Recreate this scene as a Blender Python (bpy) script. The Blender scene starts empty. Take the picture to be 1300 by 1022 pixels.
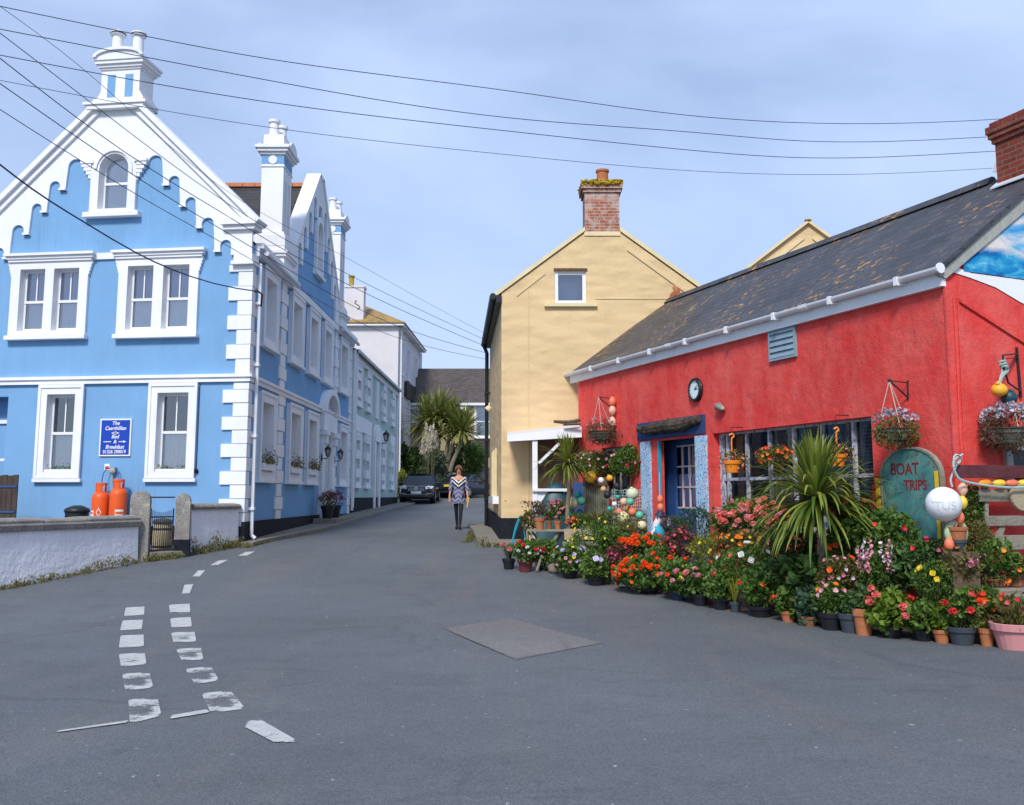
import bpy, bmesh, math, random
from mathutils import Vector, Matrix
from mathutils.geometry import tessellate_polygon
from mathutils import noise as mnoise
random.seed(7)
C = bpy.context.scene.collection
PI = math.pi
# ------------------------------------------------------------------ camera model (used to read measurements off the photograph)
F, CX, CY, HZ = 1240., 650., 466., 630.
PT = math.atan((HZ-CY)/F); cP, sP = math.cos(PT), math.sin(PT)
EYE = Vector((0, 0, 1.6))
def ray(x, y):
    u = (x-CX)/F; v = (CY-y)/F
    return Vector((u, cP-v*sP, sP+v*cP))
GZ = [(-400,0),(11,0),(13,.03),(15,.1),(16,.15),(18,.31),(20,.46),(22,.57),(25,.65),(28,.71),(34,.88),(42,1.04),(49,1.17),(52,1.29),(56,1.5),(62,1.64),(70,1.7),(900,1.7)]
def gz(y):
    for (a,za),(b,zb) in zip(GZ, GZ[1:]):
        if y <= b: return za+(zb-za)*(y-a)/(b-a)
    return GZ[-1][1]
def gnd(x, y, dz=0):
    r = ray(x, y); Y = 4.
    while Y < 120:
        P = EYE+r*(Y/r.y)
        if P.z <= gz(Y)+dz: return Vector((P.x, P.y, gz(P.y)+dz))
        Y += .02
    return P
def atY(x, y, Y):
    r = ray(x, y); return EYE+r*(Y/r.y)
class Plane:                                   # a vertical wall plane: s along it, z up, off outward
    def __init__(self, o, a, n=None):
        self.o = Vector((o[0], o[1], 0)); self.a = Vector((a[0], a[1], 0)).normalized()
        self.n = Vector((n[0], n[1], 0)).normalized() if n else Vector((self.a.y, -self.a.x, 0))
    def pt(self, s, z, off=0): 
        p = self.o+self.a*s+self.n*off; return Vector((p.x, p.y, z))
    def px(self, x, y, off=0):
        r = ray(x, y); o = self.o+self.n*off
        t = self.n.dot(o)/self.n.dot(Vector((r.x, r.y, 0))); P = EYE+r*t
        return ((P-o).dot(self.a), P.z)
    def at(self, x, y, off=0):
        s, z = self.px(x, y, off); return self.pt(s, z, off)
def R(lo, hi): return random.uniform(lo, hi)
# ------------------------------------------------------------------ mesh builder
class MB:
    def __init__(self): self.v = []; self.f = []; self.m = []; self.cur = 0
    def add(self, vs, fs):
        b = len(self.v); self.v += [Vector(p) for p in vs]
        for f in fs: self.f.append([b+i for i in f]); self.m.append(self.cur)
        return self
    def poly(self, *pts): return self.add(pts, [list(range(len(pts)))])
    def box(self, c, size, ux=(1,0,0), uy=(0,1,0), uz=(0,0,1), bev=0):
        c = Vector(c); X = Vector(ux)*size[0]/2; Y = Vector(uy)*size[1]/2; Z = Vector(uz)*size[2]/2
        vs = [c+X*a+Y*b+Z*d for d in (-1,1) for a, b in ((-1,-1),(1,-1),(1,1),(-1,1))]
        fs = [(3,2,1,0),(4,5,6,7),(0,1,5,4),(1,2,6,5),(2,3,7,6),(3,0,4,7)]
        if X.cross(Y).dot(Z) < 0: fs = [tuple(reversed(f)) for f in fs]
        return self.add(vs, fs)
    def pbox(self, P, s0, s1, z0, z1, o0, o1):  # box in plane coordinates
        c = P.pt((s0+s1)/2, (z0+z1)/2, (o0+o1)/2)
        return self.box(c, (abs(s1-s0), abs(o1-o0), abs(z1-z0)), P.a, P.n)
    def bar(self, p, q, w, h=None, up=(0,0,1)):
        p = Vector(p); q = Vector(q); d = (q-p); L = d.length; d.normalize(); up = Vector(up)
        s = d.cross(up)
        if s.length < 1e-3: s = d.cross(Vector((1,0,0)))
        s.normalize(); u = s.cross(d)
        return self.box((p+q)/2, (L, w, h or w), d, s, u)
    def tube(self, pts, r, n=6, cap=True):
        pts = [Vector(p) for p in pts]; k = len(pts); rs = r if isinstance(r, (list, tuple)) else [r]*k
        vs = []; prev = None
        for i, p in enumerate(pts):
            d = (pts[min(i+1,k-1)]-pts[max(i-1,0)])
            d = d.normalized() if d.length > 1e-9 else Vector((0,0,1))
            a = prev - d*prev.dot(d) if prev else d.cross(Vector((0,0,1)) if abs(d.z) < .9 else Vector((1,0,0)))
            a.normalize(); prev = a; b = d.cross(a)
            vs += [p+(a*math.cos(t*2*PI/n)+b*math.sin(t*2*PI/n))*rs[i] for t in range(n)]
        fs = [(i*n+j, i*n+(j+1)%n, (i+1)*n+(j+1)%n, (i+1)*n+j) for i in range(k-1) for j in range(n)]
        if cap: fs += [tuple(reversed(range(n))), tuple((k-1)*n+j for j in range(n))]
        return self.add(vs, fs)
    def lathe(self, prof, c=(0,0,0), n=16, ax=(0,0,1), capb=True, capt=True):
        c = Vector(c); ax = Vector(ax).normalized(); a = ax.cross(Vector((1,0,0)) if abs(ax.x) < .9 else Vector((0,1,0))).normalized(); b = ax.cross(a)
        vs = [c+ax*z+(a*math.cos(t*2*PI/n)+b*math.sin(t*2*PI/n))*r for r, z in prof for t in range(n)]
        k = len(prof)
        fs = [(i*n+j, i*n+(j+1)%n, (i+1)*n+(j+1)%n, (i+1)*n+j) for i in range(k-1) for j in range(n)]
        if capb: fs.append(tuple(reversed(range(n))))
        if capt: fs.append(tuple((k-1)*n+j for j in range(n)))
        return self.add(vs, fs)
    def ball(self, c, r, n=16, k=10, ax=(0,0,1)):
        r = r if isinstance(r, (tuple, list)) else (r, r)
        return self.lathe([(max(1e-4, r[0]*math.sin(PI*i/k)), -r[1]*math.cos(PI*i/k)) for i in range(k+1)], c, n, ax, False, False)
    def prism(self, loops, vec):                # loops[0] outline, the rest holes (3-D points); extruded by vec
        loops = [[Vector(p) for p in l] for l in loops]; vec = Vector(vec)
        tri = tessellate_polygon(loops); flat = [p for l in loops for p in l]; n = len(flat)
        nrm = Vector((0,0,0)); l = loops[0]
        for i in range(len(l)): nrm += (l[i]-l[0]).cross(l[(i+1)%len(l)]-l[0])
        front = nrm.dot(vec) > 0
        fs = []
        for t in tri:
            tn = (flat[t[1]]-flat[t[0]]).cross(flat[t[2]]-flat[t[0]])
            t = tuple(t) if tn.dot(vec) > 0 else tuple(reversed(t))
            fs.append(tuple(i+n for i in t)); fs.append(tuple(reversed(t)))
        b = 0
        for k, l in enumerate(loops):
            m = len(l); ccw = Vector((0,0,0))
            for i in range(m): ccw += (l[i]-l[0]).cross(l[(i+1)%m]-l[0])
            pos = (ccw.dot(vec) > 0) == (k == 0)
            for i in range(m):
                j = (i+1) % m; q = (b+i, b+j, b+j+n, b+i+n)
                fs.append(q if pos else tuple(reversed(q)))
            b += m
        return self.add(flat+[p+vec for p in flat], fs)
    def pprism(self, P, loops, o0, o1):
        return self.prism([[P.pt(s, z, o0) for s, z in l] for l in loops], P.n*(o1-o0))
    def face(self, P, loops, off=0):            # flat wall skin with holes, facing outward
        l3 = [[P.pt(s, z, off) for s, z in l] for l in loops]; flat = [p for l in l3 for p in l]; fs = []
        for t in tessellate_polygon(l3):
            tn = (flat[t[1]]-flat[t[0]]).cross(flat[t[2]]-flat[t[0]])
            fs.append(tuple(t) if tn.dot(P.n) > 0 else tuple(reversed(t)))
        return self.add(flat, fs)
    def reveal(self, P, loop, o0, o1):
        n = len(loop); vs = [P.pt(s, z, o0) for s, z in loop]+[P.pt(s, z, o1) for s, z in loop]
        return self.add(vs, [(i, (i+1)%n, n+(i+1)%n, n+i) for i in range(n)])
    def build(self, name, mats, parent=None, smooth=False, uv=True, bevel=0, base=None):
        mats = mats if isinstance(mats, (list, tuple)) else [mats]
        o3 = Vector((0,0,0))
        if parent is not None: o3 = Vector(parent['_b'])
        elif base is not None: o3 = Vector(base)
        else:
            if self.v:
                o3 = Vector((sum(p.x for p in self.v)/len(self.v), sum(p.y for p in self.v)/len(self.v), min(p.z for p in self.v)))
        me = bpy.data.meshes.new(name); me.from_pydata([p-o3 for p in self.v], [], self.f)
        for m in mats: me.materials.append(m)
        if len(mats) > 1: me.polygons.foreach_set('material_index', self.m)
        if smooth: me.polygons.foreach_set('use_smooth', [True]*len(me.polygons))
        if uv and len(me.polygons) < 6000:
            L = me.uv_layers.new(name='UVMap'); Zv = Vector((0,0,1))
            for p in me.polygons:
                n = p.normal
                if abs(n.z) > .97: t, b = Vector((1,0,0)), Vector((0,1,0))
                else: t = Zv.cross(n).normalized(); b = n.cross(t)
                for li in p.loop_indices:
                    q = me.vertices[me.loops[li].vertex_index].co+o3
                    L.data[li].uv = (q.dot(t), q.dot(b))
        me.validate()
        o = bpy.data.objects.new(name, me); C.objects.link(o)
        o['_b'] = list(o3)
        if parent is not None: o.parent = parent
        else: o.location = o3
        if bevel:
            b = o.modifiers.new('bevel', 'BEVEL'); b.width = bevel; b.segments = 2; b.limit_method = 'ANGLE'; b.angle_limit = .7
        if smooth == 'auto':
            pass
        return o
def tag(o, label=None, cat=None, group=None, kind=None):
    if label: o['label'] = label
    if cat: o['category'] = cat
    if group: o['group'] = group
    if kind: o['kind'] = kind
    return o
def thing(name, label, cat, loc, group=None):
    o = bpy.data.objects.new(name, None); C.objects.link(o); o.location = loc; o['_b'] = list(loc)
    o.empty_display_size = .2
    return tag(o, label, cat, group)
def rect(s0, s1, z0, z1): return [(s0,z0),(s1,z0),(s1,z1),(s0,z1)]
def arch(s0, s1, z0, z1, k=10):                 # z1 = crown; semicircular head
    r = (s1-s0)/2; c = (s0+s1)/2
    return [(s0,z0),(s1,z0)]+[(c+r*math.cos(PI*i/k), z1-r+r*math.sin(PI*i/k)) for i in range(k+1)]
# ------------------------------------------------------------------ materials
class NT:
    def __init__(self, name):
        self.m = bpy.data.materials.new(name); self.m.use_nodes = True; self.t = self.m.node_tree
        self.b = self.t.nodes['Principled BSDF']; self.o = self.t.nodes['Material Output']
    def n(self, typ, **kw):
        d = self.t.nodes.new(typ)
        for k, v in kw.items():
            if k in d.inputs.keys() if isinstance(k, str) else False: d.inputs[k].default_value = v
            else: setattr(d, k, v)
        return d
    def l(self, a, b): self.t.links.new(a, b)
    def noise(self, co, scale, detail=3, rough=.55, dist=0):
        d = self.n('ShaderNodeTexNoise'); d.inputs['Scale'].default_value = scale; d.inputs['Detail'].default_value = detail
        d.inputs['Roughness'].default_value = rough; d.inputs['Distortion'].default_value = dist
        self.l(co, d.inputs['Vector']); return d.outputs['Fac']
    def ramp(self, fac, *stops):
        d = self.n('ShaderNodeValToRGB'); e = d.color_ramp.elements
        while len(e) < len(stops): e.new(.5)
        for i, (p, c) in enumerate(stops):
            e[i].position = p; e[i].color = (*c, 1) if not isinstance(c, (int, float)) else (c, c, c, 1)
        self.l(fac, d.inputs['Fac']); return d.outputs['Color']
    def mix(self, fac, a, b, mode='MIX'):
        d = self.n('ShaderNodeMix'); d.data_type = 'RGBA'; d.blend_type = mode
        for v, i in ((fac, 0), (a, 6), (b, 7)):
            if isinstance(v, (int, float)): d.inputs[i].default_value = v if i == 0 else (v, v, v, 1)
            elif isinstance(v, tuple): d.inputs[i].default_value = (*v[:3], 1)
            else: self.l(v, d.inputs[i])
        return d.outputs[2]
    def math(self, op, a, b=0, clamp=False):
        d = self.n('ShaderNodeMath'); d.operation = op; d.use_clamp = clamp
        for v, i in ((a,0),(b,1)):
            if isinstance(v, (int, float)): d.inputs[i].default_value = v
            else: self.l(v, d.inputs[i])
        return d.outputs[0]
    def co(self, kind='Object', scale=(1,1,1), rot=(0,0,0)):
        d = self.n('ShaderNodeTexCoord')
        if scale == (1,1,1) and rot == (0,0,0): return d.outputs[kind]
        m = self.n('ShaderNodeMapping'); m.inputs['Scale'].default_value = scale; m.inputs['Rotation'].default_value = rot
        self.l(d.outputs[kind], m.inputs['Vector']); return m.outputs[0]
    def bump(self, h, strength=.3, dist=.02):
        d = self.n('ShaderNodeBump'); d.inputs['Strength'].default_value = strength; d.inputs['Distance'].default_value = dist
        self.l(h, d.inputs['Height']); self.l(d.outputs[0], self.b.inputs['Normal']); return d
    def col(self, c): 
        if isinstance(c, tuple): self.b.inputs['Base Color'].default_value = (*c, 1)
        else: self.l(c, self.b.inputs['Base Color'])
    def set(self, rough=.8, spec=.3, metal=0):
        self.b.inputs['Roughness'].default_value = rough; self.b.inputs['Specular IOR Level'].default_value = spec
        self.b.inputs['Metallic'].default_value = metal; return self
def sc(c, k): return tuple(min(1, x*k) for x in c)
def mat(name, c, rough=.75, var=.12, scale=2.5, bump=.15, bscale=40, spec=.3, metal=0, dist=.01, c2=None, lo=.4, hi=.65):
    t = NT(name).set(rough, spec, metal); co = t.co()
    a = t.ramp(t.noise(co, scale, 5, .6), (.25, sc(c, 1-var)), (.75, sc(c, 1+var)))
    if c2: a = t.mix(t.ramp(t.noise(co, scale*2.3, 6, .65), (lo, 0), (hi, 1)), a, c2)
    t.col(a)
    if bump: t.bump(t.noise(co, bscale, 3), bump, dist)
    return t.m
M = {}
M['blue'] = None
def weathered(name, c, dark, light, streak=.35, bscale=30, bump=.25, rough=.85, dist=.012):
    t = NT(name).set(rough, .25); co = t.co(); cs = t.co(scale=(3, 3, .35))
    a = t.ramp(t.noise(co, .9, 6, .6), (.3, sc(c, .93)), (.7, sc(c, 1.07)))
    a = t.mix(t.math('MULTIPLY', t.ramp(t.noise(cs, 1.3, 6, .65), (.5, 0), (.72, 1)), streak), a, light)
    a = t.mix(t.math('MULTIPLY', t.ramp(t.noise(cs, 2.1, 7, .7, .3), (.55, 0), (.75, 1)), streak*.8), a, dark)
    a = t.mix(t.math('MULTIPLY', t.math('MULTIPLY', t.ramp(t.noise(t.co(scale=(9,9,.25)), 1.6, 5, .7), (.56, 0), (.70, 1)), t.ramp(t.noise(co, .55, 3), (.45, 0), (.62, 1))), streak), a, sc(dark, .75))
    t.col(a)
    h = t.math('ADD', t.noise(co, bscale, 4, .6), t.math('MULTIPLY', t.noise(co, 5, 3), 1.5))
    t.bump(h, bump, dist); return t.m
M['blue'] = weathered('blue_render', (.185,.37,.62), (.130,.300,.520), (.23,.42,.64), .38, 35, .18)
M['white'] = weathered('white_paint', (.80,.81,.84), (.62,.64,.67), (.86,.86,.87), .22, 40, .12)
M['whitewood'] = mat('white_gloss_wood', (.78,.79,.80), .45, .04, 3, .04, 60, .4)
M['plinth'] = mat('black_plinth', (.010,.012,.018), .8, .3, 3, .3, 25, .15, c2=(.02,.022,.03))
M['wallwhite'] = weathered('white_roughcast', (.84,.855,.90), (.66,.68,.72), (.88,.89,.92), .35, 14, .6, .9, .03)
M['green'] = weathered('pale_green_render', (.40,.53,.50), (.33,.45,.43), (.46,.58,.56), .3)
M['offwhite'] = weathered('offwhite_render', (.66,.63,.65), (.5,.48,.5), (.7,.68,.7), .3)
M['endwall'] = weathered('tan_render', (.42,.34,.22), (.34,.27,.18), (.48,.4,.28), .4)
M['black'] = mat('black_metal', (.012,.012,.014), .4, .2, 5, .05, 60, .5)
M['iron'] = mat('old_iron', (.02,.02,.022), .6, .3, 12, .2, 60, .4, c2=(.05,.035,.025))
M['grey_plastic'] = mat('grey_plastic', (.58,.62,.68), .4, .06, 3, .02, 50, .4)
M['pvcwhite'] = mat('white_plastic', (.78,.80,.83), .35, .05, 3, .02, 50, .4)
M['terracotta'] = mat('terracotta', (.42,.15,.065), .85, .18, 6, .2, 40, .2, c2=(.5,.27,.17), lo=.55, hi=.8)
M['terradark'] = mat('old_terracotta', (.25,.10,.055), .85, .2, 6, .2, 40, .2, c2=(.32,.22,.15), lo=.5, hi=.8)
M['blackpot'] = mat('black_pot_plastic', (.012,.014,.018), .45, .2, 5, .03, 60, .4)
M['greypot'] = mat('grey_pot_plastic', (.045,.058,.072), .5, .15, 5, .03, 60, .4)
M['bluepot'] = mat('navy_pot_plastic', (.02,.03,.075), .45, .15, 5, .03, 60, .4)
M['redpot'] = mat('maroon_glazed_pot', (.13,.025,.03), .35, .2, 5, .03, 60, .5)
M['pinkpot'] = mat('pink_plastic_pot', (.62,.27,.27), .5, .08, 4, .04, 50, .35)
M['orangepot'] = mat('orange_plastic_pot', (.85,.25,.02), .4, .08, 4, .03, 50, .4)
M['soil'] = mat('soil', (.03,.02,.013), .95, .3, 20, .6, 60, .1)
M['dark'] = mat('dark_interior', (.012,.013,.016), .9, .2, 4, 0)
M['curtain'] = mat('net_curtain', (.85,.87,.88), .95, .05, 4, 0)
M['blind'] = mat('lavender_sky_tint', (.50,.51,.66), .9, .1, 3, 0)  # lavender colour stands in for sky reflected in the upper sashes
M['lintelgrey'] = mat('granite_sill', (.36,.36,.33), .85, .15, 15, .3, 60, .3)
def granite(name, c, c2):
    t = NT(name).set(.9, .25); co = t.co()
    a = t.ramp(t.noise(co, 3, 6, .65), (.3, sc(c, .7)), (.7, sc(c, 1.25)))
    a = t.mix(t.ramp(t.noise(co, 70, 2), (.52, 0), (.6, 1)), a, sc(c, .45))
    a = t.mix(t.ramp(t.noise(co, 5.5, 6, .7), (.55, 0), (.68, 1)), a, c2)
    t.col(a); t.bump(t.noise(co, 25, 5, .7), .6, .02); return t.m
M['granite'] = granite('lichened_granite', (.31,.29,.265), (.43,.41,.33))
M['rock'] = granite('pink_rock', (.26,.19,.18), (.33,.27,.25))
M['mossrock'] = granite('mossy_rock', (.16,.16,.08), (.11,.13,.04))
def slate(name, c, lich, amt, w=.32, h=.2):
    t = NT(name).set(.55, .35); uv = t.co('UV'); co = t.co()
    b = t.n('ShaderNodeTexBrick'); t.l(uv, b.inputs['Vector'])
    for k, v in (('Scale', 1.), ('Mortar Size', .006), ('Brick Width', w), ('Row Height', h), ('Bias', 0.), ('Mortar Smooth', .1)): b.inputs[k].default_value = v
    b.inputs['Color1'].default_value = (*sc(c, .72), 1); b.inputs['Color2'].default_value = (*sc(c, 1.3), 1); b.inputs['Mortar'].default_value = (*sc(c, .25), 1)
    a = t.mix(t.ramp(t.noise(co, .8, 5, .6), (.35, 0), (.7, .5)), b.outputs['Color'], sc(c, 1.7))
    cl = t.noise(co, .9, 4, .6)
    spots = t.math('MULTIPLY', t.ramp(t.noise(t.co(scale=(1,1,1.6)), 5.5, 6, .72), (.56, 0), (.62, 1)), t.ramp(cl, (.46, 0), (.62, 1)))
    a = t.mix(t.math('MULTIPLY', spots, amt), a, lich)
    a = t.mix(t.math('MULTIPLY', t.ramp(t.noise(co, 17, 3, .7), (.68, 0), (.72, 1)), .6), a, (.36,.36,.34))
    t.col(a)
    s = t.n('ShaderNodeSeparateXYZ'); t.l(uv, s.inputs[0])
    saw = t.math('FRACT', t.math('DIVIDE', s.outputs['Y'], h))
    hgt = t.math('ADD', t.math('MULTIPLY', saw, -1), t.math('ADD', t.math('MULTIPLY', b.outputs['Fac'], -.6), t.math('MULTIPLY', t.noise(co, 9, 3), .5)))
    t.bump(hgt, .75, .02); return t.m
M['slate'] = slate('grey_slate', (.050,.050,.058), (.50,.25,.03), 1.)
M['slate_dark'] = slate('dark_slate', (.040,.037,.036), (.13,.10,.04), .6)
M['slate_brown'] = slate('brown_slate', (.075,.060,.052), (.22,.10,.035), .7)
M['slate_gold'] = slate('lichened_slate', (.30,.19,.06), (.55,.29,.04), 1.)
def brick(name, c1, c2, mortar, wash, washamt, bw=.225, bh=.075):
    t = NT(name).set(.9, .2); uv = t.co('UV'); co = t.co()
    b = t.n('ShaderNodeTexBrick'); t.l(uv, b.inputs['Vector'])
    for k, v in (('Scale', 1.), ('Mortar Size', .010), ('Brick Width', bw), ('Row Height', bh), ('Bias', 0.), ('Mortar Smooth', .2)): b.inputs[k].default_value = v
    b.inputs['Color1'].default_value = (*c1, 1); b.inputs['Color2'].default_value = (*c2, 1); b.inputs['Mortar'].default_value = (*mortar, 1)
    a = t.mix(t.math('MULTIPLY', t.ramp(t.noise(co, 4, 6, .7), (.45, 0), (.6, 1)), washamt), b.outputs['Color'], wash)
    a = t.mix(t.ramp(t.noise(co, 11, 4, .7), (.62, 0), (.7, .8)), a, sc(c1, .4))
    t.col(a); t.bump(t.math('ADD', t.math('MULTIPLY', b.outputs['Fac'], -1), t.noise(co, 30, 4)), .6, .012); return t.m
M['brick'] = brick('washed_brick', (.40,.10,.045), (.30,.085,.05), (.40,.33,.27), (.55,.47,.42), .65)
M['brick_red'] = brick('dark_red_brick', (.26,.045,.028), (.19,.04,.03), (.20,.13,.10), (.33,.12,.08), .3)
M['lichen'] = mat('yellow_lichen', (.50,.35,.025), .95, .35, 9, .8, 30, .1, c2=(.34,.24,.05), dist=.03)
def yellow():
    t = NT('yellow_rubble_render').set(.85, .25); co = t.co()
    c = (.70,.515,.285)
    a = t.ramp(t.noise(co, .8, 6, .6), (.3, sc(c, .92)), (.7, sc(c, 1.07)))
    a = t.mix(t.math('MULTIPLY', t.ramp(t.noise(t.co(scale=(3,3,.4)), 1.6, 6, .7), (.55, 0), (.75, 1)), .45), a, (.58,.45,.265))
    a = t.mix(t.math('MULTIPLY', t.ramp(t.noise(co, 3.3, 5, .7), (.70, 0), (.74, 1)), .6), a, (.74,.66,.48))
    t.col(a)
    v = t.n('ShaderNodeTexVoronoi'); v.feature = 'SMOOTH_F1'; v.inputs['Scale'].default_value = 3.0; v.inputs['Smoothness'].default_value = .6
    w = t.n('ShaderNodeMix'); w.data_type = 'VECTOR'; w.inputs[0].default_value = .12
    m2 = t.n('ShaderNodeMapping'); m2.inputs['Scale'].default_value = (.7,1,1.7); t.l(co, m2.inputs[0])
    nn = t.n('ShaderNodeTexNoise'); nn.inputs['Scale'].default_value = 2.5; t.l(co, nn.inputs['Vector'])
    t.l(m2.outputs[0], w.inputs[4]); t.l(nn.outputs['Color'], w.inputs[5]); t.l(w.outputs[1], v.inputs['Vector'])
    h = t.math('ADD', t.math('MULTIPLY', v.outputs['Distance'], -1.6), t.math('MULTIPLY', t.noise(co, 14, 4, .6), .5))
    t.bump(h, .42, .045); return t.m
M['yellow'] = yellow()
M['yellow_smooth'] = weathered('yellow_smooth_render', (.68,.53,.30), (.55,.43,.24), (.72,.58,.34), .35, 30, .2)
M['creamtrim'] = mat('cream_trim', (.72,.60,.36), .7, .1, 3, .1)
def red():
    t = NT('red_limewash').set(.9, .2); co = t.co(); cs = t.co(scale=(1.9,1.9,.85)); c = (.74,.062,.055)
    a = t.ramp(t.noise(co, .7, 6, .62), (.3, (.61,.038,.038)), (.55, c), (.8, (.78,.105,.09)))
    a = t.mix(t.math('MULTIPLY', t.ramp(t.noise(cs, 1.5, 7, .7), (.38, 0), (.70, 1)), .62), a, (.74,.165,.14))
    a = t.mix(t.math('MULTIPLY', t.ramp(t.noise(co, 26, 4, .75), (.55, 0), (.72, 1)), .22), a, (.74,.19,.17))
    a = t.mix(t.math('MULTIPLY', t.ramp(t.noise(cs, 2.6, 6, .7, .4), (.58, 0), (.74, 1)), .4), a, (.34,.018,.024))
    t.col(a); t.bump(t.math('ADD', t.noise(co, 45, 4, .7), t.math('MULTIPLY', t.noise(co, 5, 4, .6), 3)), .6, .016); return t.m
M['red'] = red()
def mural():
    t = NT('painted_sea_mural').set(.8, .2); co = t.co('Object'); s = t.n('ShaderNodeSeparateXYZ'); t.l(co, s.inputs[0])
    n1 = t.noise(t.co(scale=(1,1,2.6)), 2.2, 7, .65, .6)
    sea = t.ramp(n1, (.38, (.005,.09,.33)), (.5, (.01,.25,.52)), (.62, (.10,.45,.66)), (.72, (.70,.78,.82)))
    sky = t.ramp(t.noise(t.co(scale=(1,1,1.6)), 1.5, 7, .65, .4), (.36, (.03,.24,.58)), (.46, (.15,.42,.68)), (.54, (.62,.62,.62)), (.64, (.74,.68,.64)))
    z = t.math('ADD', s.outputs['Z'], t.math('MULTIPLY', t.noise(co, 3, 4), .25))
    t.col(t.mix(t.math('MULTIPLY', t.math('SUBTRACT', z, 4.62), 12, True), sea, sky)); return t.m
M['mural'] = mural()
def asphalt(name, c, k=1.):
    t = NT(name).set(.72, .42); co = t.co()
    a = t.ramp(t.noise(co, .18, 6, .6), (.3, sc(c, .80)), (.7, sc(c, 1.22)))
    a = t.mix(t.math('MULTIPLY', t.ramp(t.noise(co, 1.5, 7, .72), (.48, 0), (.66, 1)), .36), a, sc(c, .66))
    a = t.mix(t.math('MULTIPLY', t.ramp(t.noise(t.co(scale=(1.2,.22,1)), .9, 5, .6, .5), (.52, 0), (.68, 1)), .30), a, (.150,.125,.108))
    a = t.mix(t.math('MULTIPLY', t.ramp(t.noise(t.co(scale=(.5,2.2,1)), .6, 6, .7, 1.5), (.60, 0), (.65, 1)), .35), a, sc(c, .6))
    # hairline cracks: the borders of big cells, shown only where the surface has broken up
    wv = t.n('ShaderNodeMix'); wv.data_type = 'VECTOR'; wv.inputs[0].default_value = .28; nz = t.n('ShaderNodeTexNoise'); nz.inputs['Scale'].default_value = 1.3; nz.inputs['Detail'].default_value = 5; t.l(co, nz.inputs['Vector']); t.l(co, wv.inputs[4]); t.l(nz.outputs['Color'], wv.inputs[5])
    ck = t.n('ShaderNodeTexVoronoi'); ck.feature = 'DISTANCE_TO_EDGE'; ck.inputs['Scale'].default_value = .42; t.l(wv.outputs[1], ck.inputs['Vector'])
    crack = t.math('MULTIPLY', t.ramp(ck.outputs['Distance'], (.004, 1), (.016, 0)), t.ramp(t.noise(co, .32, 3), (.5, 0), (.6, 1)))
    a = t.mix(t.math('MULTIPLY', crack, .28), a, sc(c, .35))
    a = t.mix(t.math('MULTIPLY', t.ramp(t.noise(co, 2.7, 2, .4), (.70, 0), (.78, 1)), .5), a, sc(c, .5))       # oil drips
    a = t.mix(t.math('MULTIPLY', t.ramp(t.noise(co, 14, 2, .4), (.74, 0), (.76, 1)), .7), a, (.33,.32,.30))     # grit and gum spots
    v = t.n('ShaderNodeTexVoronoi'); v.inputs['Scale'].default_value = 95.; t.l(co, v.inputs['Vector'])
    a = t.mix(.55, a, t.ramp(v.outputs['Color'], (.0, .28), (1., 1.)), 'OVERLAY')
    a = t.mix(t.ramp(t.noise(co, 120, 2, .6), (.62, 0), (.68, .55)), a, (.24,.235,.225))
    t.col(a); t.bump(t.math('ADD', v.outputs['Distance'], t.math('MULTIPLY', t.noise(co, 40, 3), .6)), .55*k, .008); return t.m
M['asphalt'] = asphalt('asphalt', (.094,.103,.113))
M['patch'] = asphalt('asphalt_patch', (.140,.136,.133))
def ragged(m):      # the patch wears out raggedly at its edge
    t = NT.__new__(NT); t.m = m; t.t = m.node_tree; t.b = t.t.nodes['Principled BSDF']; t.o = t.t.nodes['Material Output']; uv = t.co('UV'); s = t.n('ShaderNodeSeparateXYZ'); t.l(uv, s.inputs[0])
    e = t.math('MAXIMUM', t.math('ABSOLUTE', t.math('SUBTRACT', s.outputs['X'], .5)), t.math('ABSOLUTE', t.math('SUBTRACT', s.outputs['Y'], .5)))
    k = t.math('MULTIPLY', t.math('SUBTRACT', t.math('ADD', e, t.math('MULTIPLY', t.noise(t.co(), 26, 5, .7), .16)), .56), 14, True); tr = t.n('ShaderNodeBsdfTransparent'); mx = t.n('ShaderNodeMixShader')
    t.l(k, mx.inputs[0]); t.l(t.b.outputs[0], mx.inputs[1]); t.l(tr.outputs[0], mx.inputs[2]); t.l(mx.outputs[0], t.o.inputs[0])
ragged(M['patch'])
M['concrete'] = granite('concrete_paving', (.26,.24,.205), (.20,.20,.13))
M['grass'] = mat('rough_grass', (.05,.08,.02), .95, .3, 1, .5, 20, .1)
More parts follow.
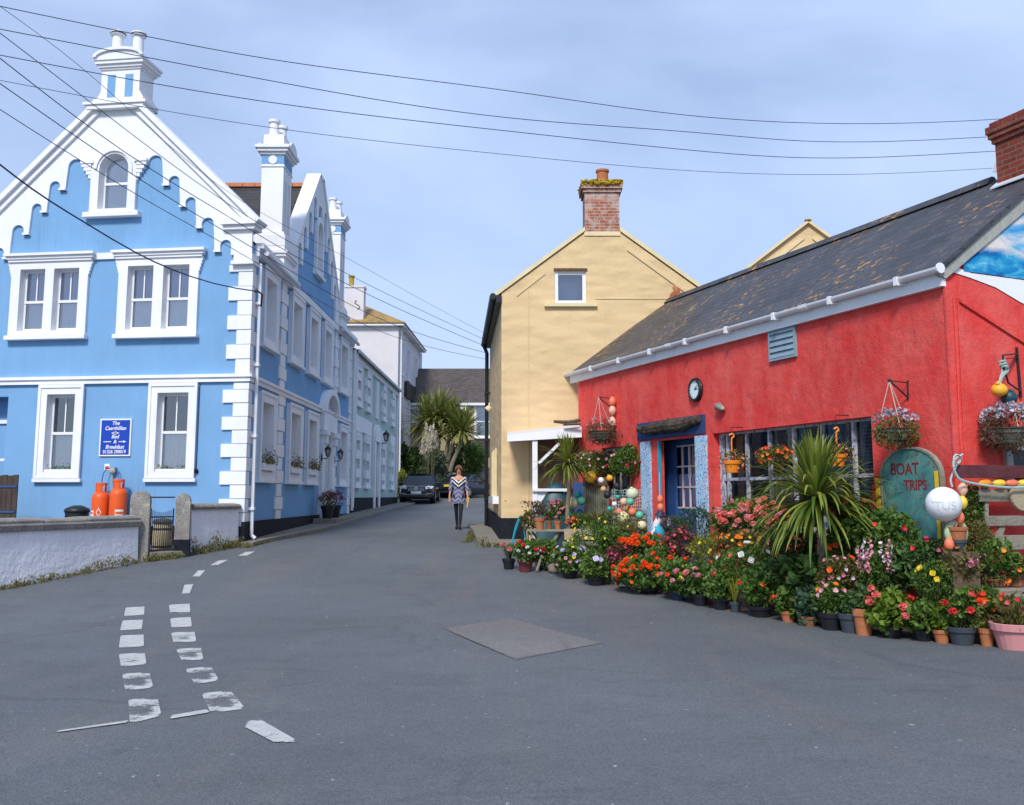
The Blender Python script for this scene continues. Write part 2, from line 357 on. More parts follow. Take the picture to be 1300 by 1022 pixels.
def paint():
    t = NT('worn_road_paint').set(.75, .3); co = t.co()
    t.col(t.ramp(t.noise(co, 9, 6, .7), (.3, (.34,.34,.34)), (.7, (.56,.56,.55))))
    tr = t.n('ShaderNodeBsdfTransparent'); mx = t.n('ShaderNodeMixShader')
    g = t.n('ShaderNodeObjectInfo')
    w = t.math('ADD', t.noise(co, 5.5, 8, .82, .6), t.math('MULTIPLY', t.noise(co, 70, 3, .7), .34))
    s = t.n('ShaderNodeSeparateXYZ'); t.l(t.co('Generated'), s.inputs[0])
    e = t.math('MAXIMUM', t.math('ABSOLUTE', t.math('SUBTRACT', s.outputs['X'], .5)), t.math('ABSOLUTE', t.math('SUBTRACT', s.outputs['Y'], .5)))
    mid = t.math('MULTIPLY', t.math('SUBTRACT', .36, e), 3.2, True)
    thr = t.math('SUBTRACT', t.math('ADD', t.math('MULTIPLY', g.outputs['Alpha'], -.12), .835), t.math('MULTIPLY', t.math('MULTIPLY', g.outputs['Alpha'], t.math('MULTIPLY', g.outputs['Alpha'], .24)), mid))
    edge = t.math('MULTIPLY', t.math('SUBTRACT', e, .40), 2.6, True)
    k = t.math('MULTIPLY', t.math('SUBTRACT', t.math('ADD', w, edge), thr), 14, True)
    t.l(k, mx.inputs[0]); t.l(t.b.outputs[0], mx.inputs[1]); t.l(tr.outputs[0], mx.inputs[2]); t.l(mx.outputs[0], t.o.inputs[0]); return t.m
M['paint'] = paint()
def glass(name, base=.16, tint=(.85,.88,.92)):
    t = NT(name); tr = t.n('ShaderNodeBsdfTransparent'); tr.inputs[0].default_value = (*tint, 1)
    g = t.n('ShaderNodeBsdfGlossy'); g.inputs['Roughness'].default_value = .03; g.inputs['Color'].default_value = (.92,.94,1,1)
    f = t.n('ShaderNodeFresnel'); f.inputs['IOR'].default_value = 1.55; mx = t.n('ShaderNodeMixShader')
    t.bumpn = t.n('ShaderNodeBump'); t.bumpn.inputs['Strength'].default_value = .06; t.bumpn.inputs['Distance'].default_value = .02
    t.l(t.noise(t.co(), 2.5, 2), t.bumpn.inputs['Height']); t.l(t.bumpn.outputs[0], g.inputs['Normal'])
    t.l(t.math('ADD', f.outputs[0], base, True), mx.inputs[0]); t.l(tr.outputs[0], mx.inputs[1]); t.l(g.outputs[0], mx.inputs[2]); t.l(mx.outputs[0], t.o.inputs[0]); return t.m
M['glass'] = glass('window_glass')
M['shopglass'] = glass('shop_glass', -.015)
M['carglass'] = NT('car_glass').set(.05, .7).m; M['carglass'].node_tree.nodes['Principled BSDF'].inputs['Base Color'].default_value = (.01,.02,.03,1)
def wood(name, c, c2, rot=(0,0,0), s=(1.5,14,14), rough=.85):
    t = NT(name).set(rough, .2); co = t.co(scale=s, rot=rot)
    n = t.noise(co, 2.2, 6, .65, .4); t.col(t.mix(t.ramp(t.noise(t.co(), 4, 5, .7), (.4, 0), (.7, .6)), t.ramp(n, (.3, c), (.7, c2)), sc(c2, 1.2)))
    t.bump(n, .5, .012); return t.m
M['wood_grey'] = wood('grey_weathered_wood', (.15,.135,.105), (.30,.275,.215), s=(4,4,14))
M['wood_brown'] = wood('brown_old_wood', (.07,.045,.03), (.15,.10,.065), s=(9,9,1.5))
M['wood_drift'] = wood('black_driftwood', (.006,.005,.005), (.10,.08,.06), s=(3,3,22))
M['wood_maroon'] = wood('maroon_painted_plank', (.085,.022,.028), (.125,.04,.045), s=(2,2,10))
M['wood_plank'] = wood('pale_plank', (.30,.24,.16), (.42,.35,.25), s=(3,3,12))
M['wood_fence'] = wood('dark_fence_boards', (.035,.028,.025), (.085,.065,.055), s=(14,14,1.2))
M['blueframe'] = mat('peeling_blue_paint', (.075,.11,.23), .75, .2, 5, .3, 40, .2, c2=(.50,.50,.52), lo=.36, hi=.54)
M['doorblue'] = mat('door_blue_paint', (.03,.085,.25), .6, .2, 3, .15, 40, .3)
M['turquoise'] = mat('turquoise_trim', (.02,.32,.46), .6, .1, 3, .1)
M['boardblue'] = mat('slate_blue_board', (.035,.065,.17), .7, .2, 4, .2, 40, .2)
M['barpink'] = mat('pinkish_white_bars', (.62,.52,.52), .6, .12, 8, .15, 50, .3, c2=(.50,.24,.22), lo=.55, hi=.75)
def floral():
    t = NT('floral_painted_pilaster').set(.75, .25); co = t.co()
    a = t.ramp(t.noise(co, 3, 4), (.3, (.25,.50,.70)), (.7, (.40,.62,.78)))
    for s, th, c, off in ((21, .22, (.09,.12,.36), 0), (17, .20, (.52,.13,.24), 5.3), (26, .2, (.75,.76,.78), 2.1)):
        v = t.n('ShaderNodeTexVoronoi'); v.inputs['Scale'].default_value = s
        m = t.n('ShaderNodeMapping'); m.inputs['Location'].default_value = (off, off, off*2); t.l(co, m.inputs[0]); t.l(m.outputs[0], v.inputs['Vector'])
        a = t.mix(t.ramp(v.outputs['Distance'], (th, 1), (th+.12, 0)), a, c)
    t.col(a); return t.m
M['floral'] = floral()
M['panelgrey'] = mat('bluegrey_slats', (.24,.33,.40), .7, .12, 5, .2, 30, .3)
def boardmat():
    t = NT('weathered_teal_board').set(.8, .25); co = t.co()
    a = t.ramp(t.noise(co, 2.6, 6, .7), (.3, (.03,.12,.14)), (.5, (.07,.23,.23)), (.7, (.16,.30,.22)))
    a = t.mix(t.ramp(t.noise(co, 9, 6, .75), (.52, 0), (.66, .8)), a, (.12,.045,.03)); t.col(a); t.bump(t.noise(co, 20, 4), .3); return t.m
M['board'] = boardmat()
M['boardred'] = mat('dark_red_lettering', (.20,.018,.022), .8, .2, 6, .1)
M['yellowpaint'] = mat('yellow_paint', (.72,.50,.03), .6, .12, 5, .1)
M['redpaint'] = mat('red_paint', (.55,.03,.03), .6, .12, 5, .1)
M['gas'] = mat('orange_cylinder_paint', (.78,.105,.015), .45, .10, 4, .06, 40, .4, c2=(.55,.08,.02), lo=.6, hi=.8)
M['signblue'] = mat('sign_blue', (.008,.055,.42), .4, .05, 3, 0, spec=.4)
M['signwhite'] = mat('sign_white', (.82,.82,.80), .5, .04, 3, 0)
M['clockface'] = mat('clock_face', (.66,.80,.82), .35, .04, 3, 0)
M['rope'] = mat('pale_teal_rope', (.36,.52,.48), .9, .25, 30, .5, 90, .1)
M['cord'] = mat('pale_cord', (.50,.42,.36), .9, .2, 30, .2, 90, .1)
M['galv'] = mat('corrugated_sheet', (.33,.34,.27), .6, .25, 3, .1, 30, .4, c2=(.22,.21,.13), metal=.2)
def buoymat(name, c, rough=.45):
    return mat(name, c, rough, .1, 5, .06, 40, .4, c2=sc(c, .72), lo=.56, hi=.78)
def leafmat(name, c, c2, tr=.36, rough=.5):
    t = NT(name).set(rough, .35); g = t.n('ShaderNodeNewGeometry')
    a = t.ramp(g.outputs['Random Per Island'], (0, sc(c, .62)), (.45, c), (.85, c2), (1, sc(c2, 1.25)))
    a = t.mix(t.ramp(t.noise(t.co(), 2.2, 3), (.35, 0), (.7, .5)), a, c2)
    t.col(a); d = t.n('ShaderNodeBsdfTranslucent'); t.l(a, d.inputs[0]); mx = t.n('ShaderNodeMixShader'); mx.inputs[0].default_value = tr
    t.l(t.b.outputs[0], mx.inputs[1]); t.l(d.outputs[0], mx.inputs[2]); t.l(mx.outputs[0], t.o.inputs[0]); return t.m
L = {}
L['mid'] = leafmat('leaf_mid_green', (.070,.155,.025), (.155,.25,.048))
L['dark'] = leafmat('leaf_dark_green', (.045,.115,.028), (.10,.18,.045))
L['lime'] = leafmat('leaf_lime_green', (.115,.205,.02), (.21,.30,.035))
L['yellowgreen'] = leafmat('leaf_yellow_green', (.15,.19,.025), (.30,.30,.04))
L['greyg'] = leafmat('leaf_grey_green', (.07,.105,.06), (.12,.16,.095))
L['blueg'] = leafmat('leaf_blue_green', (.038,.095,.05), (.08,.155,.085))
L['olive'] = leafmat('leaf_olive', (.13,.135,.035), (.24,.21,.07))
L['reddish'] = leafmat('leaf_reddish', (.10,.05,.025), (.19,.075,.05))
L['brown'] = leafmat('leaf_brown', (.10,.07,.04), (.19,.13,.075))
L['palm'] = leafmat('palm_blade', (.085,.155,.025), (.27,.32,.055), .3, .4)
L['palm2'] = leafmat('palm_blade_yellow', (.10,.15,.02), (.24,.27,.045), .3, .4)
L['palm3'] = leafmat('street_palm_blade', (.12,.165,.035), (.30,.30,.08), .3, .5)
L['pampas'] = leafmat('pampas_plume', (.58,.52,.40), (.72,.66,.54), .3, .9)
L['heather'] = leafmat('heather_bloom', (.27,.23,.29), (.52,.48,.54), .2, .8)
FL = {}
for k, a, b in (('red', (.72,.02,.025), (.82,.06,.05)), ('scarlet', (.85,.065,.01), (.92,.14,.015)), ('orange', (.88,.20,.015), (.9,.30,.03)), ('coral', (.80,.13,.11), (.86,.26,.21)),
                ('salmon', (.82,.22,.18), (.88,.38,.32)), ('pink', (.74,.22,.32), (.82,.42,.50)), ('pale', (.66,.48,.62), (.78,.66,.76)), ('lilac', (.46,.38,.66), (.66,.60,.78)),
                ('white', (.76,.76,.76), (.84,.83,.82)), ('yellow', (.82,.58,.02), (.88,.70,.08)), ('magenta', (.45,.035,.13), (.58,.09,.20))):
    FL[k] = leafmat('petal_'+k, a, b, .3, .6)
M['trunk'] = mat('palm_trunk', (.28,.235,.17), .95, .25, 8, .7, 30, .1, c2=(.16,.13,.10))
M['stem'] = mat('plant_stem', (.10,.09,.04), .9, .3, 10, .2)
M['twig'] = mat('woody_stem', (.10,.065,.04), .9, .3, 10, .2)
# ------------------------------------------------------------------ the ground
def sheet(name, m, x0, x1, ys, dz, xs=None, base=(0,0,0)):
    b = MB(); xs = xs or [x0, x1]
    vs = [(x, y, gz(y)+dz) for y in ys for x in xs]; k = len(xs)
    b.add(vs, [(j*k+i, j*k+i+1, (j+1)*k+i+1, (j+1)*k+i) for j in range(len(ys)-1) for i in range(k-1)])
    return tag(b.build(name, m, base=base, uv=False), kind='structure')
ysall = sorted(set([y for y, _ in GZ]+[-60, 400]))
sheet('ground', M['grass'], -700, 700, ysall, -.02)
sheet('road', M['asphalt'], -45, 45, [y for y in ysall if -60 <= y <= 80 and y > -400]+[110], 0)
def gpoly(name, m, pix, dz=.005, world=None):
    pts = [gnd(*q) for q in pix] if pix else [Vector((x, y, gz(y))) for x, y in world]
    b = MB(); b.poly(*[(p.x, p.y, gz(p.y)+dz) for p in pts]); o = b.build(name, m, uv=False)
    if o.data.polygons[0].normal.z < 0: o.data.flip_normals()
    return tag(o, kind='structure')
rp_ = gpoly('road_patch', M['patch'], [(562,798),(648,785),(765,817),(655,838)])
ul = rp_.data.uv_layers.new(name='UVMap')
for i, c in enumerate(((0,0),(1,0),(1,1),(0,1))): ul.data[i].uv = c
def zm(x, y): return (50+x/3.651, 660+y/3.651)
marks = [((400,408),(487,403),(485,442),(392,448)),((385,468),(480,464),(474,508),(374,515)),((376,538),(483,533),(485,588),(368,597)),
 ((368,625),(488,617),(496,672),(378,684)),((383,717),(510,708),(528,780),(398,797)),((412,836),(548,828),(566,912),(420,950)),
 ((600,396),(697,390),(699,430),(606,432)),((606,458),(702,452),(706,497),(612,502)),((610,525),(718,520),(728,566),(622,572)),
 ((633,602),(748,593),(760,650),(660,657)),((675,693),(795,682),(833,748),(722,766)),((750,808),(885,793),(955,878),(795,900)),
 ((660,345),(672,303),(714,299),(696,342)),((708,265),(735,237),(770,234),(742,264)),((790,212),(830,190),(875,186),(830,210)),((918,168),(955,150),(1000,147),(960,168)),
 ((80,992),(80,984),(410,934),(420,944)),((605,928),(610,912),(775,885),(790,898)),((950,965),(965,938),(1025,932),(1180,1020),(1190,1040),(1090,1040))]
wear = [0,0,.3,.6,.95,.9,.2,.3,.7,.85,1.,.95,0,0,0,0,.6,.4,.5]
def inset_worn(i, q):
    # the oldest marks are worn through in the middle: rim and scraps of paint, modelled as an outline
    pts = [gnd(*zm(*c)) for c in q]; o = gpoly('road_marking', M['paint'], [zm(*c) for c in q], .005 if i < 16 else .008)
    o.color = (1,1,1,wear[i]); return o
for i, q in enumerate(marks): inset_worn(i, q)
# pavements with a real kerb step
def pavement(name, pts, h):
    ys = sorted(set([p[1] for p in pts]+[y for y, _ in GZ if min(p[1] for p in pts) < y < max(p[1] for p in pts)]))
    b = MB()
    def span(y):
        xs = []
        for (x0,y0),(x1,y1) in zip(pts, pts[1:]+pts[:1]):
            if y0 != y1 and min(y0,y1)-1e-6 <= y <= max(y0,y1)+1e-6: xs.append(x0+(x1-x0)*(y-y0)/(y1-y0))
        return min(xs), max(xs)
    for y0, y1 in zip(ys, ys[1:]):
        a0, a1 = span(y0+1e-4); c0, c1 = span(y1-1e-4); z0, z1 = gz(y0), gz(y1)
        vs = [(a0,y0,z0+h),(a1,y0,z0+h),(c1,y1,z1+h),(c0,y1,z1+h),(a0,y0,z0-.05),(a1,y0,z0-.05),(c1,y1,z1-.05),(c0,y1,z1-.05)]
        fs = [(0,1,2,3),(5,6,2,1),(7,4,0,3)]
        if y0 == ys[0]: fs.append((4,5,1,0))
        if y1 == ys[-1]: fs.append((6,7,3,2))
        b.add(vs, fs)
    return tag(b.build(name, M['concrete'], uv=False), kind='structure')
pavement('pavement', [(-5.86,21.2),(-5.55,21.2),(-5.0,26.),(-4.85,34.),(-4.9,50.),(-5.86,50.)], .09)
pavement('pavement', [(-1.02,25.6),(-.72,21.2),(.2,21.2),(.2,22.1),(-.9,28.4),(-1.25,28.4)], .09)
# ------------------------------------------------------------------ shared building pieces
def text_mesh(s, size, P, sc_, z, off, m, parent, shear=0, ext=.002, align='CENTER', flip=False, name='lettering', bold=0, wscale=1.):
    cu = bpy.data.curves.new('tmp', 'FONT'); cu.body = s; cu.size = size; cu.align_x = align; cu.shear = shear; cu.extrude = ext; cu.offset = bold
    o = bpy.data.objects.new('tmp', cu); C.objects.link(o)
    me = bpy.data.meshes.new_from_object(o.evaluated_get(bpy.context.evaluated_depsgraph_get()))
    bpy.data.objects.remove(o); bpy.data.curves.remove(cu)
    b = MB(); d = -1 if flip else 1
    b.add([P.pt(sc_+d*v.co.x*wscale, z+v.co.y, off+v.co.z+ext) for v in me.vertices], [tuple(p.vertices) for p in me.polygons])
    bpy.data.meshes.remove(me)
    return b.build(name, m, parent, uv=False)
def sash_window(P, s0, s1, z0, z1, parent, w=.16, proud=.06, depth=.13, bars=1, hbars=0, sill=.05, back='curtain', top='blind', wm='white', stiles=.062, box=False, arched=False, meet=.5, hood=0):
    """outer rectangle of the surround; returns the opening loop to cut from the wall"""
    i0, i1, j0, j1 = s0+w, s1-w, z0+w*.9, z1-w
    hole = arch(i0, i1, j0, j1) if arched else rect(i0, i1, j0, j1)
    b = MB()
    if w > .03:
        out = arch(s0, s1, z0, z1) if arched else rect(s0, s1, z0, z1)
        b.pprism(P, [out, hole], -.01, proud)
        if not arched: b.pprism(P, [rect(s0-.02, s1+.02, z0+.02, z1+.03), rect(s0+.045, s1-.045, z0+.065, z1-.045)], proud, proud+.025)
        if hood:
            b.pbox(P, s0-.10, s1+.10, z1+.03, z1+.10, -.01, proud+.09); b.pbox(P, s0-.06, s1+.06, z1-.02, z1+.03, proud, proud+.05)
    b.reveal(P, hole, -.010 if w > .03 else .0, -depth-.10)
    win = b.build('window', M[wm], parent)
    if sill:
        k = MB(); k.pbox(P, s0-.05, s1+.05, z0-.06, z0+.02, -.02, proud+sill); k.build('sill', M[wm], win, bevel=.008)
    f = MB(); o = -depth+.012; st = stiles
    loop = lambda e: arch(i0+e, i1-e, j0+e, j1-e) if arched else rect(i0+e, i1-e, j0+e, j1-e)
    f.pprism(P, [loop(0), loop(st)], o-.04, o)
    zm_ = j0+(j1-j0)*meet
    f.pbox(P, i0+st*.6, i1-st*.6, zm_-.03, zm_+.03, o-.035, o+.014)
    for k in range(bars):
        c = i0+(i1-i0)*(k+1)/(bars+1); f.pbox(P, c-.014, c+.014, zm_+.03, j1-st, o-.03, o-.004)
        if hbars: f.pbox(P, c-.014, c+.014, j0+st, zm_-.03, o-.03, o-.004)
    for k in range(hbars):
        for a0, a1 in ((j0+st, zm_-.03), (zm_+.03, j1-st)):
            c = a0+(a1-a0)*(k+1)/(hbars+1); f.pbox(P, i0+st, i1-st, c-.014, c+.014, o-.03, o-.006)
    f.build('sash', M['whitewood'], win)
    g = MB(); g.face(P, [loop(st*.7)], o-.02); g.build('pane', M['glass'], win)
    c = MB(); n = 14; a0, a1 = i0+st*.5, i1-st*.5      # gently pleated curtain or blind below, sky-tinted blind or dark room above
    def pleat(za, zb, amp):
        vs = [P.pt(a0+(a1-a0)*t/n, z, o-.055+amp*(-1)**t) for z in (za, zb) for t in range(n+1)]
        return vs, [(t, t+1, n+2+t, n+1+t) for t in range(n)]
    if back: c.add(*pleat(j0, zm_, .012)); c.build('curtain', M[back], win, uv=False)
    if top:
        c = MB(); c.add(*pleat(zm_, j1, .004)); c.build('blind', M[top], win, uv=False)
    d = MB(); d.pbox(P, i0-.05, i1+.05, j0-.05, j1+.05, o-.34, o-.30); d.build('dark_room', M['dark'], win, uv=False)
    return hole, win
def flower_box(P, s0, s1, z, off, win, leaf='olive', fl='heather'):
    b = MB(); b.pbox(P, s0, s1, z, z+.17, off-.10, off+.06); b.build('flower_box', M['whitewood'], win)
    f = MB()
    for k in range(260): leaf_at(f, P.pt(R(s0,s1), z+.15+abs(random.gauss(0,.13)), off+R(-.10,.16)), .06)
    f.build('box_plants', L[leaf], win, uv=False)
    f = MB()
    for k in range(26): floret(f, P.pt(R(s0,s1), z+.24+R(0,.14), off+R(-.06,.12)), .02)
    f.build('box_flowers', FL.get(fl) or L[fl], win, uv=False)
def leaf_at(b, c, s, d=None, aspect=.55, up=.4, n=4):
    c = Vector(c)
    d = Vector(d) if d else Vector((random.gauss(0,1), random.gauss(0,1), random.gauss(up,.8)))
    d.normalize(); a = d.cross(Vector((random.gauss(0,1), random.gauss(0,1), random.gauss(0,1)))).normalized()
    s *= R(.7,1.3); w = s*aspect; u = d.cross(a)
    if n == 4: b.add([c-d*s*.5, c+a*w*.5+u*s*.08, c+d*s*.5-u*s*.1, c-a*w*.5+u*s*.08], [(0,1,2),(0,2,3)])
    else:
        b.add([c+(a*math.cos(t*2*PI/n)*w+d*math.sin(t*2*PI/n)*s)*.5+u*(s*.10 if t % 2 else -.02*s) for t in range(n)], [tuple(range(n))])
def floret(b, c, r, d=None, n=6):
    c = Vector(c); d = Vector(d) if d else Vector((random.gauss(0,1), random.gauss(-.6,1), random.gauss(.4,.8)))
    d.normalize(); a = d.cross(Vector((random.gauss(0,1), random.gauss(0,1), random.gauss(0,1)))).normalized(); u = d.cross(a)
    r *= R(.8,1.2)
    b.add([c-d*r*.35]+[c+(a*math.cos(t*2*PI/n)+u*math.sin(t*2*PI/n))*r*(1 if t % 2 else .82)+d*r*.15 for t in range(n)], [(0,1+t,1+(t+1)%n) for t in range(n)])
def quoins(b, P, s0, z0, z1, long, short, proud, h=.30, sgn=1, phase=0):
    z = z0; k = phase
    while z < z1-.05:
        w = long if k % 2 else short; zt = min(z+h-.012, z1)
        b.pbox(P, s0, s0+sgn*w, z, zt, -.01, proud if k % 2 else proud-.012); z += h; k += 1
# ------------------------------------------------------------------ the blue guest house
GA = Plane((-5.85,21.5), (-.991,.131), (-.131,-.991)); SI = Plane((-5.85,21.5), (0,1), (1,0))
blue = thing('guest_house', 'large sky blue guest house with white quoins, scalloped gable and white chimneys', 'house', (-9.2,27,.55))
GW, GC = 6.8, 3.4
holes = []; 
def two_light(s0, s1, z0, z1):
    b = MB(); jw, ow = .22, .62; hs = [rect(s0+jw, s0+jw+ow, z0+.14, z1-.36), rect(s1-jw-ow, s1-jw, z0+.14, z1-.36)]
    b.pprism(GA, [rect(s0, s1, z0, z1-.02)]+hs, -.01, .08)
    for h in hs: b.reveal(GA, h, -.01, -.17)
    for k, (e, p, za, zb) in enumerate(((.16,.20,z1-.06,z1),(.12,.15,z1-.13,z1-.06),(.08,.12,z1-.19,z1-.13))): b.pbox(GA, s0-e, s1+e, za, zb, -.01, p)
    for ss, sg in ((s0,-1),(s1,1)):
        for k in range(4): b.pbox(GA, ss, ss+sg*(.09-.022*k), z1-.27-.08*k, z1-.19-.08*k, -.01, .078)
    win = b.build('window', M['white'], blue)
    k = MB(); k.pbox(GA, s0-.04, s1+.04, z0-.07, z0+.03, -.01, .16); k.build('sill', M['white'], win, bevel=.01)
    for h in hs:
        i0, i1, j0, j1 = h[0][0], h[1][0], h[0][1], h[2][1]; zm_ = (j0+j1)/2-.02; f = MB(); o = -.11
        f.pprism(GA, [h, rect(i0+.062, i1-.062, j0+.08, j1-.06)], o-.04, o); f.pbox(GA, i0+.02, i1-.02, zm_-.03, zm_+.03, o-.03, o+.015)
        c = (i0+i1)/2; f.pbox(GA, c-.014, c+.014, zm_, j1-.05, o-.03, o-.004); f.build('sash', M['whitewood'], win)
        g = MB(); g.face(GA, [rect(i0+.03, i1-.03, j0+.03, j1-.03)], o-.02); g.build('pane', M['glass'], win)
        for nm, za, zb, mt in (('curtain', j0, zm_, 'curtain'), ('blind', zm_, j1, 'blind')):  # upper sheet has the reflected sky tint put into its colour
            c_ = MB(); n = 16; c_.add([GA.pt(i0+(i1-i0)*t/n, z, o-.05+.008*(-1)**t) for z in (za, zb) for t in range(n+1)], [(t,t+1,n+2+t,n+1+t) for t in range(n)]); c_.build(nm, M[mt], win, uv=False)
    return hs
holes += two_light(3.9, 5.8, 5.22, 7.17); holes += two_light(1.23, 3.15, 5.20, 7.17)
for s0, s1 in ((3.85,4.91),(1.15,2.26)):
    h, w_ = sash_window(GA, s0, s1, 1.97, 4.08, blue, .19, .08, .14, 1, sill=.02, top=None if s0 > 3 else 'dark', back='curtain'); holes.append(h)
    f = MB()
    for k in range(60): leaf_at(f, GA.pt(R(s0+.22, s1-.2), 2.2+abs(random.gauss(0,.05)), -.05+R(-.05,.03)), .05)
    f.build('sill_plant', L['dark'], w_, uv=False)
    b = MB(); b.pbox(GA, s0+.2, s1-.2, 2.145, 2.2, -.10, .03); b.pbox(GA, s0+.28, s1-.3, 2.03, 2.045, .08, .09); b.build('window_trough', M['whitewood'], w_)
# attic window with its arch
AZ0, AZ1, A0, A1 = 8.08, 9.50, GC-.36, GC+.36
b = MB(); ho = arch(A0, A1, AZ0+.10, AZ1)
b.pprism(GA, [arch(GC-.56, GC+.56, AZ0, AZ1+.17), ho], -.01, .10); b.reveal(GA, ho, -.01, -.16)
b.pprism(GA, [[(GC-.47+.0,9.0)]+[(GC+.47*math.cos(PI-PI*i/12), AZ1-.36+.47*math.sin(PI*i/12)) for i in range(13)]+[(GC+.41*math.cos(PI*i/12), AZ1-.36+.41*math.sin(PI*i/12)) for i in range(13)]], .10, .14)
for sg in (-1, 1):
    for k in range(5): b.pbox(GA, GC+sg*.56, GC+sg*(.80-.055*k), 9.20-.09*k, 9.29-.09*k, -.01, .12-.012*k)
b.pbox(GA, GC-.82, GC-.50, 9.28, 9.34, -.01, .14); b.pbox(GA, GC+.50, GC+.82, 9.28, 9.34, -.01, .14)
aw = b.build('window', M['white'], blue); k = MB(); k.pbox(GA, GC-.68, GC+.68, AZ0-.10, AZ0+.02, -.01, .17); k.build('sill', M['white'], aw, bevel=.01)
f = MB(); f.pprism(GA, [ho, arch(A0+.06, A1-.06, AZ0+.17, AZ1-.06)], -.15, -.11); f.pbox(GA, A0+.03, A1-.03, 8.80, 8.86, -.15, -.10); f.build('sash', M['whitewood'], aw)
g = MB(); g.face(GA, [arch(A0+.04, A1-.04, AZ0+.14, AZ1-.04)], -.13); g.build('pane', M['glass'], aw)
g = MB(); g.face(GA, [arch(A0+.01, A1-.01, AZ0+.1, AZ1)], -.139); g.build('curtain', M['curtain'], aw); holes.append(ho)
# porch recess at the left end
holes.append(rect(5.72, 6.5, .3, 3.86))
EZ = 7.75
wall = MB(); wall.face(GA, [[(0,-.2),(GW,-.2),(GW,EZ),(4.0,10.62),(2.8,10.62),(0,EZ)]]+holes)
wall.reveal(GA, rect(5.72, 6.5, .3, 3.86), 0, -.5); wall.pbox(GA, 5.6, 6.8, -.2, 3.9, -.56, -.5)
SH = []      # side wall openings follow
GF = [(.85,2.35),(3.80,5.38),(6.05,7.60),(11.25,12.9)]
UF = [(.82,2.25),(3.70,5.20),(5.95,7.42),(8.15,9.62),(11.05,12.7)]
for i, (a, c) in enumerate(GF):
    h, w_ = sash_window(SI, a, c, 1.97, 4.0, blue, .22, .09, .30, 0, sill=.05, top='curtain'); SH.append(h)
    if i < 3: flower_box(SI, a+.26, c-.26, 2.2, .10, w_, 'olive', 'heather')
for a, c in UF:
    h, w_ = sash_window(SI, a, c, 5.1, 6.95, blue, .22, .09, .30, 0, sill=.06, top='curtain'); SH.append(h)
dh = rect(8.65, 9.75, .8, 3.55); SH.append(dh)
wall.face(SI, [[(0,-.2),(13.8,-.2),(13.8,7.25),(0,7.25)]]+SH)
wall.face(SI, [[(3.75,7.25),(10.45,7.25),(10.45,8.0),(7.35,10.9),(6.85,10.9),(3.75,8.0)], arch(6.72,7.48,8.3,9.75)], .02)
wl = Plane(GA.pt(GW,0), (-.131,-.991), (-.991,.131))
wall.poly(SI.pt(13.8,-.2), SI.pt(13.8,7.25), Vector((-12.6,35.3,7.25)), Vector((-12.6,35.3,-.2)))
wall.poly(GA.pt(GW,-.2), Vector((-12.6,35.3,-.2)), Vector((-12.6,35.3,7.25)), GA.pt(GW,7.25))
wall.build('wall', M['blue'], blue)
# side gable window
b = MB(); ho = arch(6.72,7.48,8.3,9.75); b.pprism(SI, [arch(6.55,7.65,8.15,9.92), ho], .01, .11); b.reveal(SI, ho, .01, -.14); w_ = b.build('window', M['white'], blue)
k = MB(); k.pbox(SI, 6.45, 7.75, 8.06, 8.16, .0, .16); k.build('sill', M['white'], w_)
g = MB(); g.face(SI, [arch(6.73,7.47,8.31,9.74)], -.07); g.build('pane', M['glass'], w_); g = MB(); g.face(SI, [arch(6.73,7.47,8.31,9.74)], -.12); g.build('curtain', M['curtain'], w_)
# scalloped white gable boards
def scallop(P, pend, outer, mirror, o0, o1):
    """pend: (xl, xr, top) notches and (xr, xl2, bottom) between, already in s,z"""
    lo = []
    for k, n in enumerate(pend):
        if n[0] == 'n':
            _, a, c, t = n; r = abs(a-c)/2; m = (a+c)/2; sg = 1 if c > a else -1
            lo += [(m-sg*r*math.cos(PI*i/8), t-r+r*math.sin(PI*i/8)) for i in range(9)]
        else: lo += [(n[1], n[3]), (n[2], n[3])]
    return lo
def gp(x, y): return GA.px(x, y)
def notch(xl, xr, yt): return ('n', gp(xl, yt)[0], gp(xr, yt)[0], gp((xl+xr)/2, yt)[1])
def pend(xl, xr, yb): return ('p', gp(xl, yb)[0], gp(xr, yb)[0], gp(xl, yb)[1])
lo = scallop(GA, [notch(190,208,198), pend(208.5,215.5,237), notch(216,229.5,224), pend(230,236.5,264), notch(237,250,251), pend(250.5,257,291), notch(257.5,273,277), pend(273.5,280.5,321), notch(281,295,305)], None, 0, 0, 0)
kz = 7.0
half = [(GC, 9.55), (lo[0][0], lo[0][1]-.0)]+lo+[(lo[-1][0], kz), (.0, kz), (.0, EZ), (2.8, 10.60), (GC, 10.60)]
full = half[:-1]+[(2*GC-s, z) for s, z in reversed(half[1:-1])]
b = MB(); b.pprism(GA, [full], 0, .055)
for s in (1, -1):
    T = (lambda q: q) if s == 1 else (lambda q: (2*GC-q[0], q[1]))
    for k in (('p',208.5,215.5,237),('p',230,236.5,264),('p',250.5,257,291),('p',273.5,280.5,321)):
        a, z = gp(k[1], k[3]); c, _ = gp(k[2], k[3]); (a, z), (c, _) = T((a, z)), T((c, z)); b.pbox(GA, min(a,c)-.02, max(a,c)+.02, z, z+.05, 0, .085)
    # raking mouldings: two steps of coping
    for e, o0, o1, t in ((.0, .055, .12, .14), (.13, .0, .2, .12)):
        q0, q1 = Vector((-.12, EZ-.06)), Vector((2.86, 10.60)); d = (q1-q0).normalized(); n = Vector((-d.y, d.x))
        lp = [q0+n*(e-.14), q1+n*(e-.14), q1+n*(e-.14+t), q0+n*(e-.14+t)]
        b.pprism(GA, [[T((p.x, p.y)) for p in lp]], o0 if e == 0 else -.35, o1)
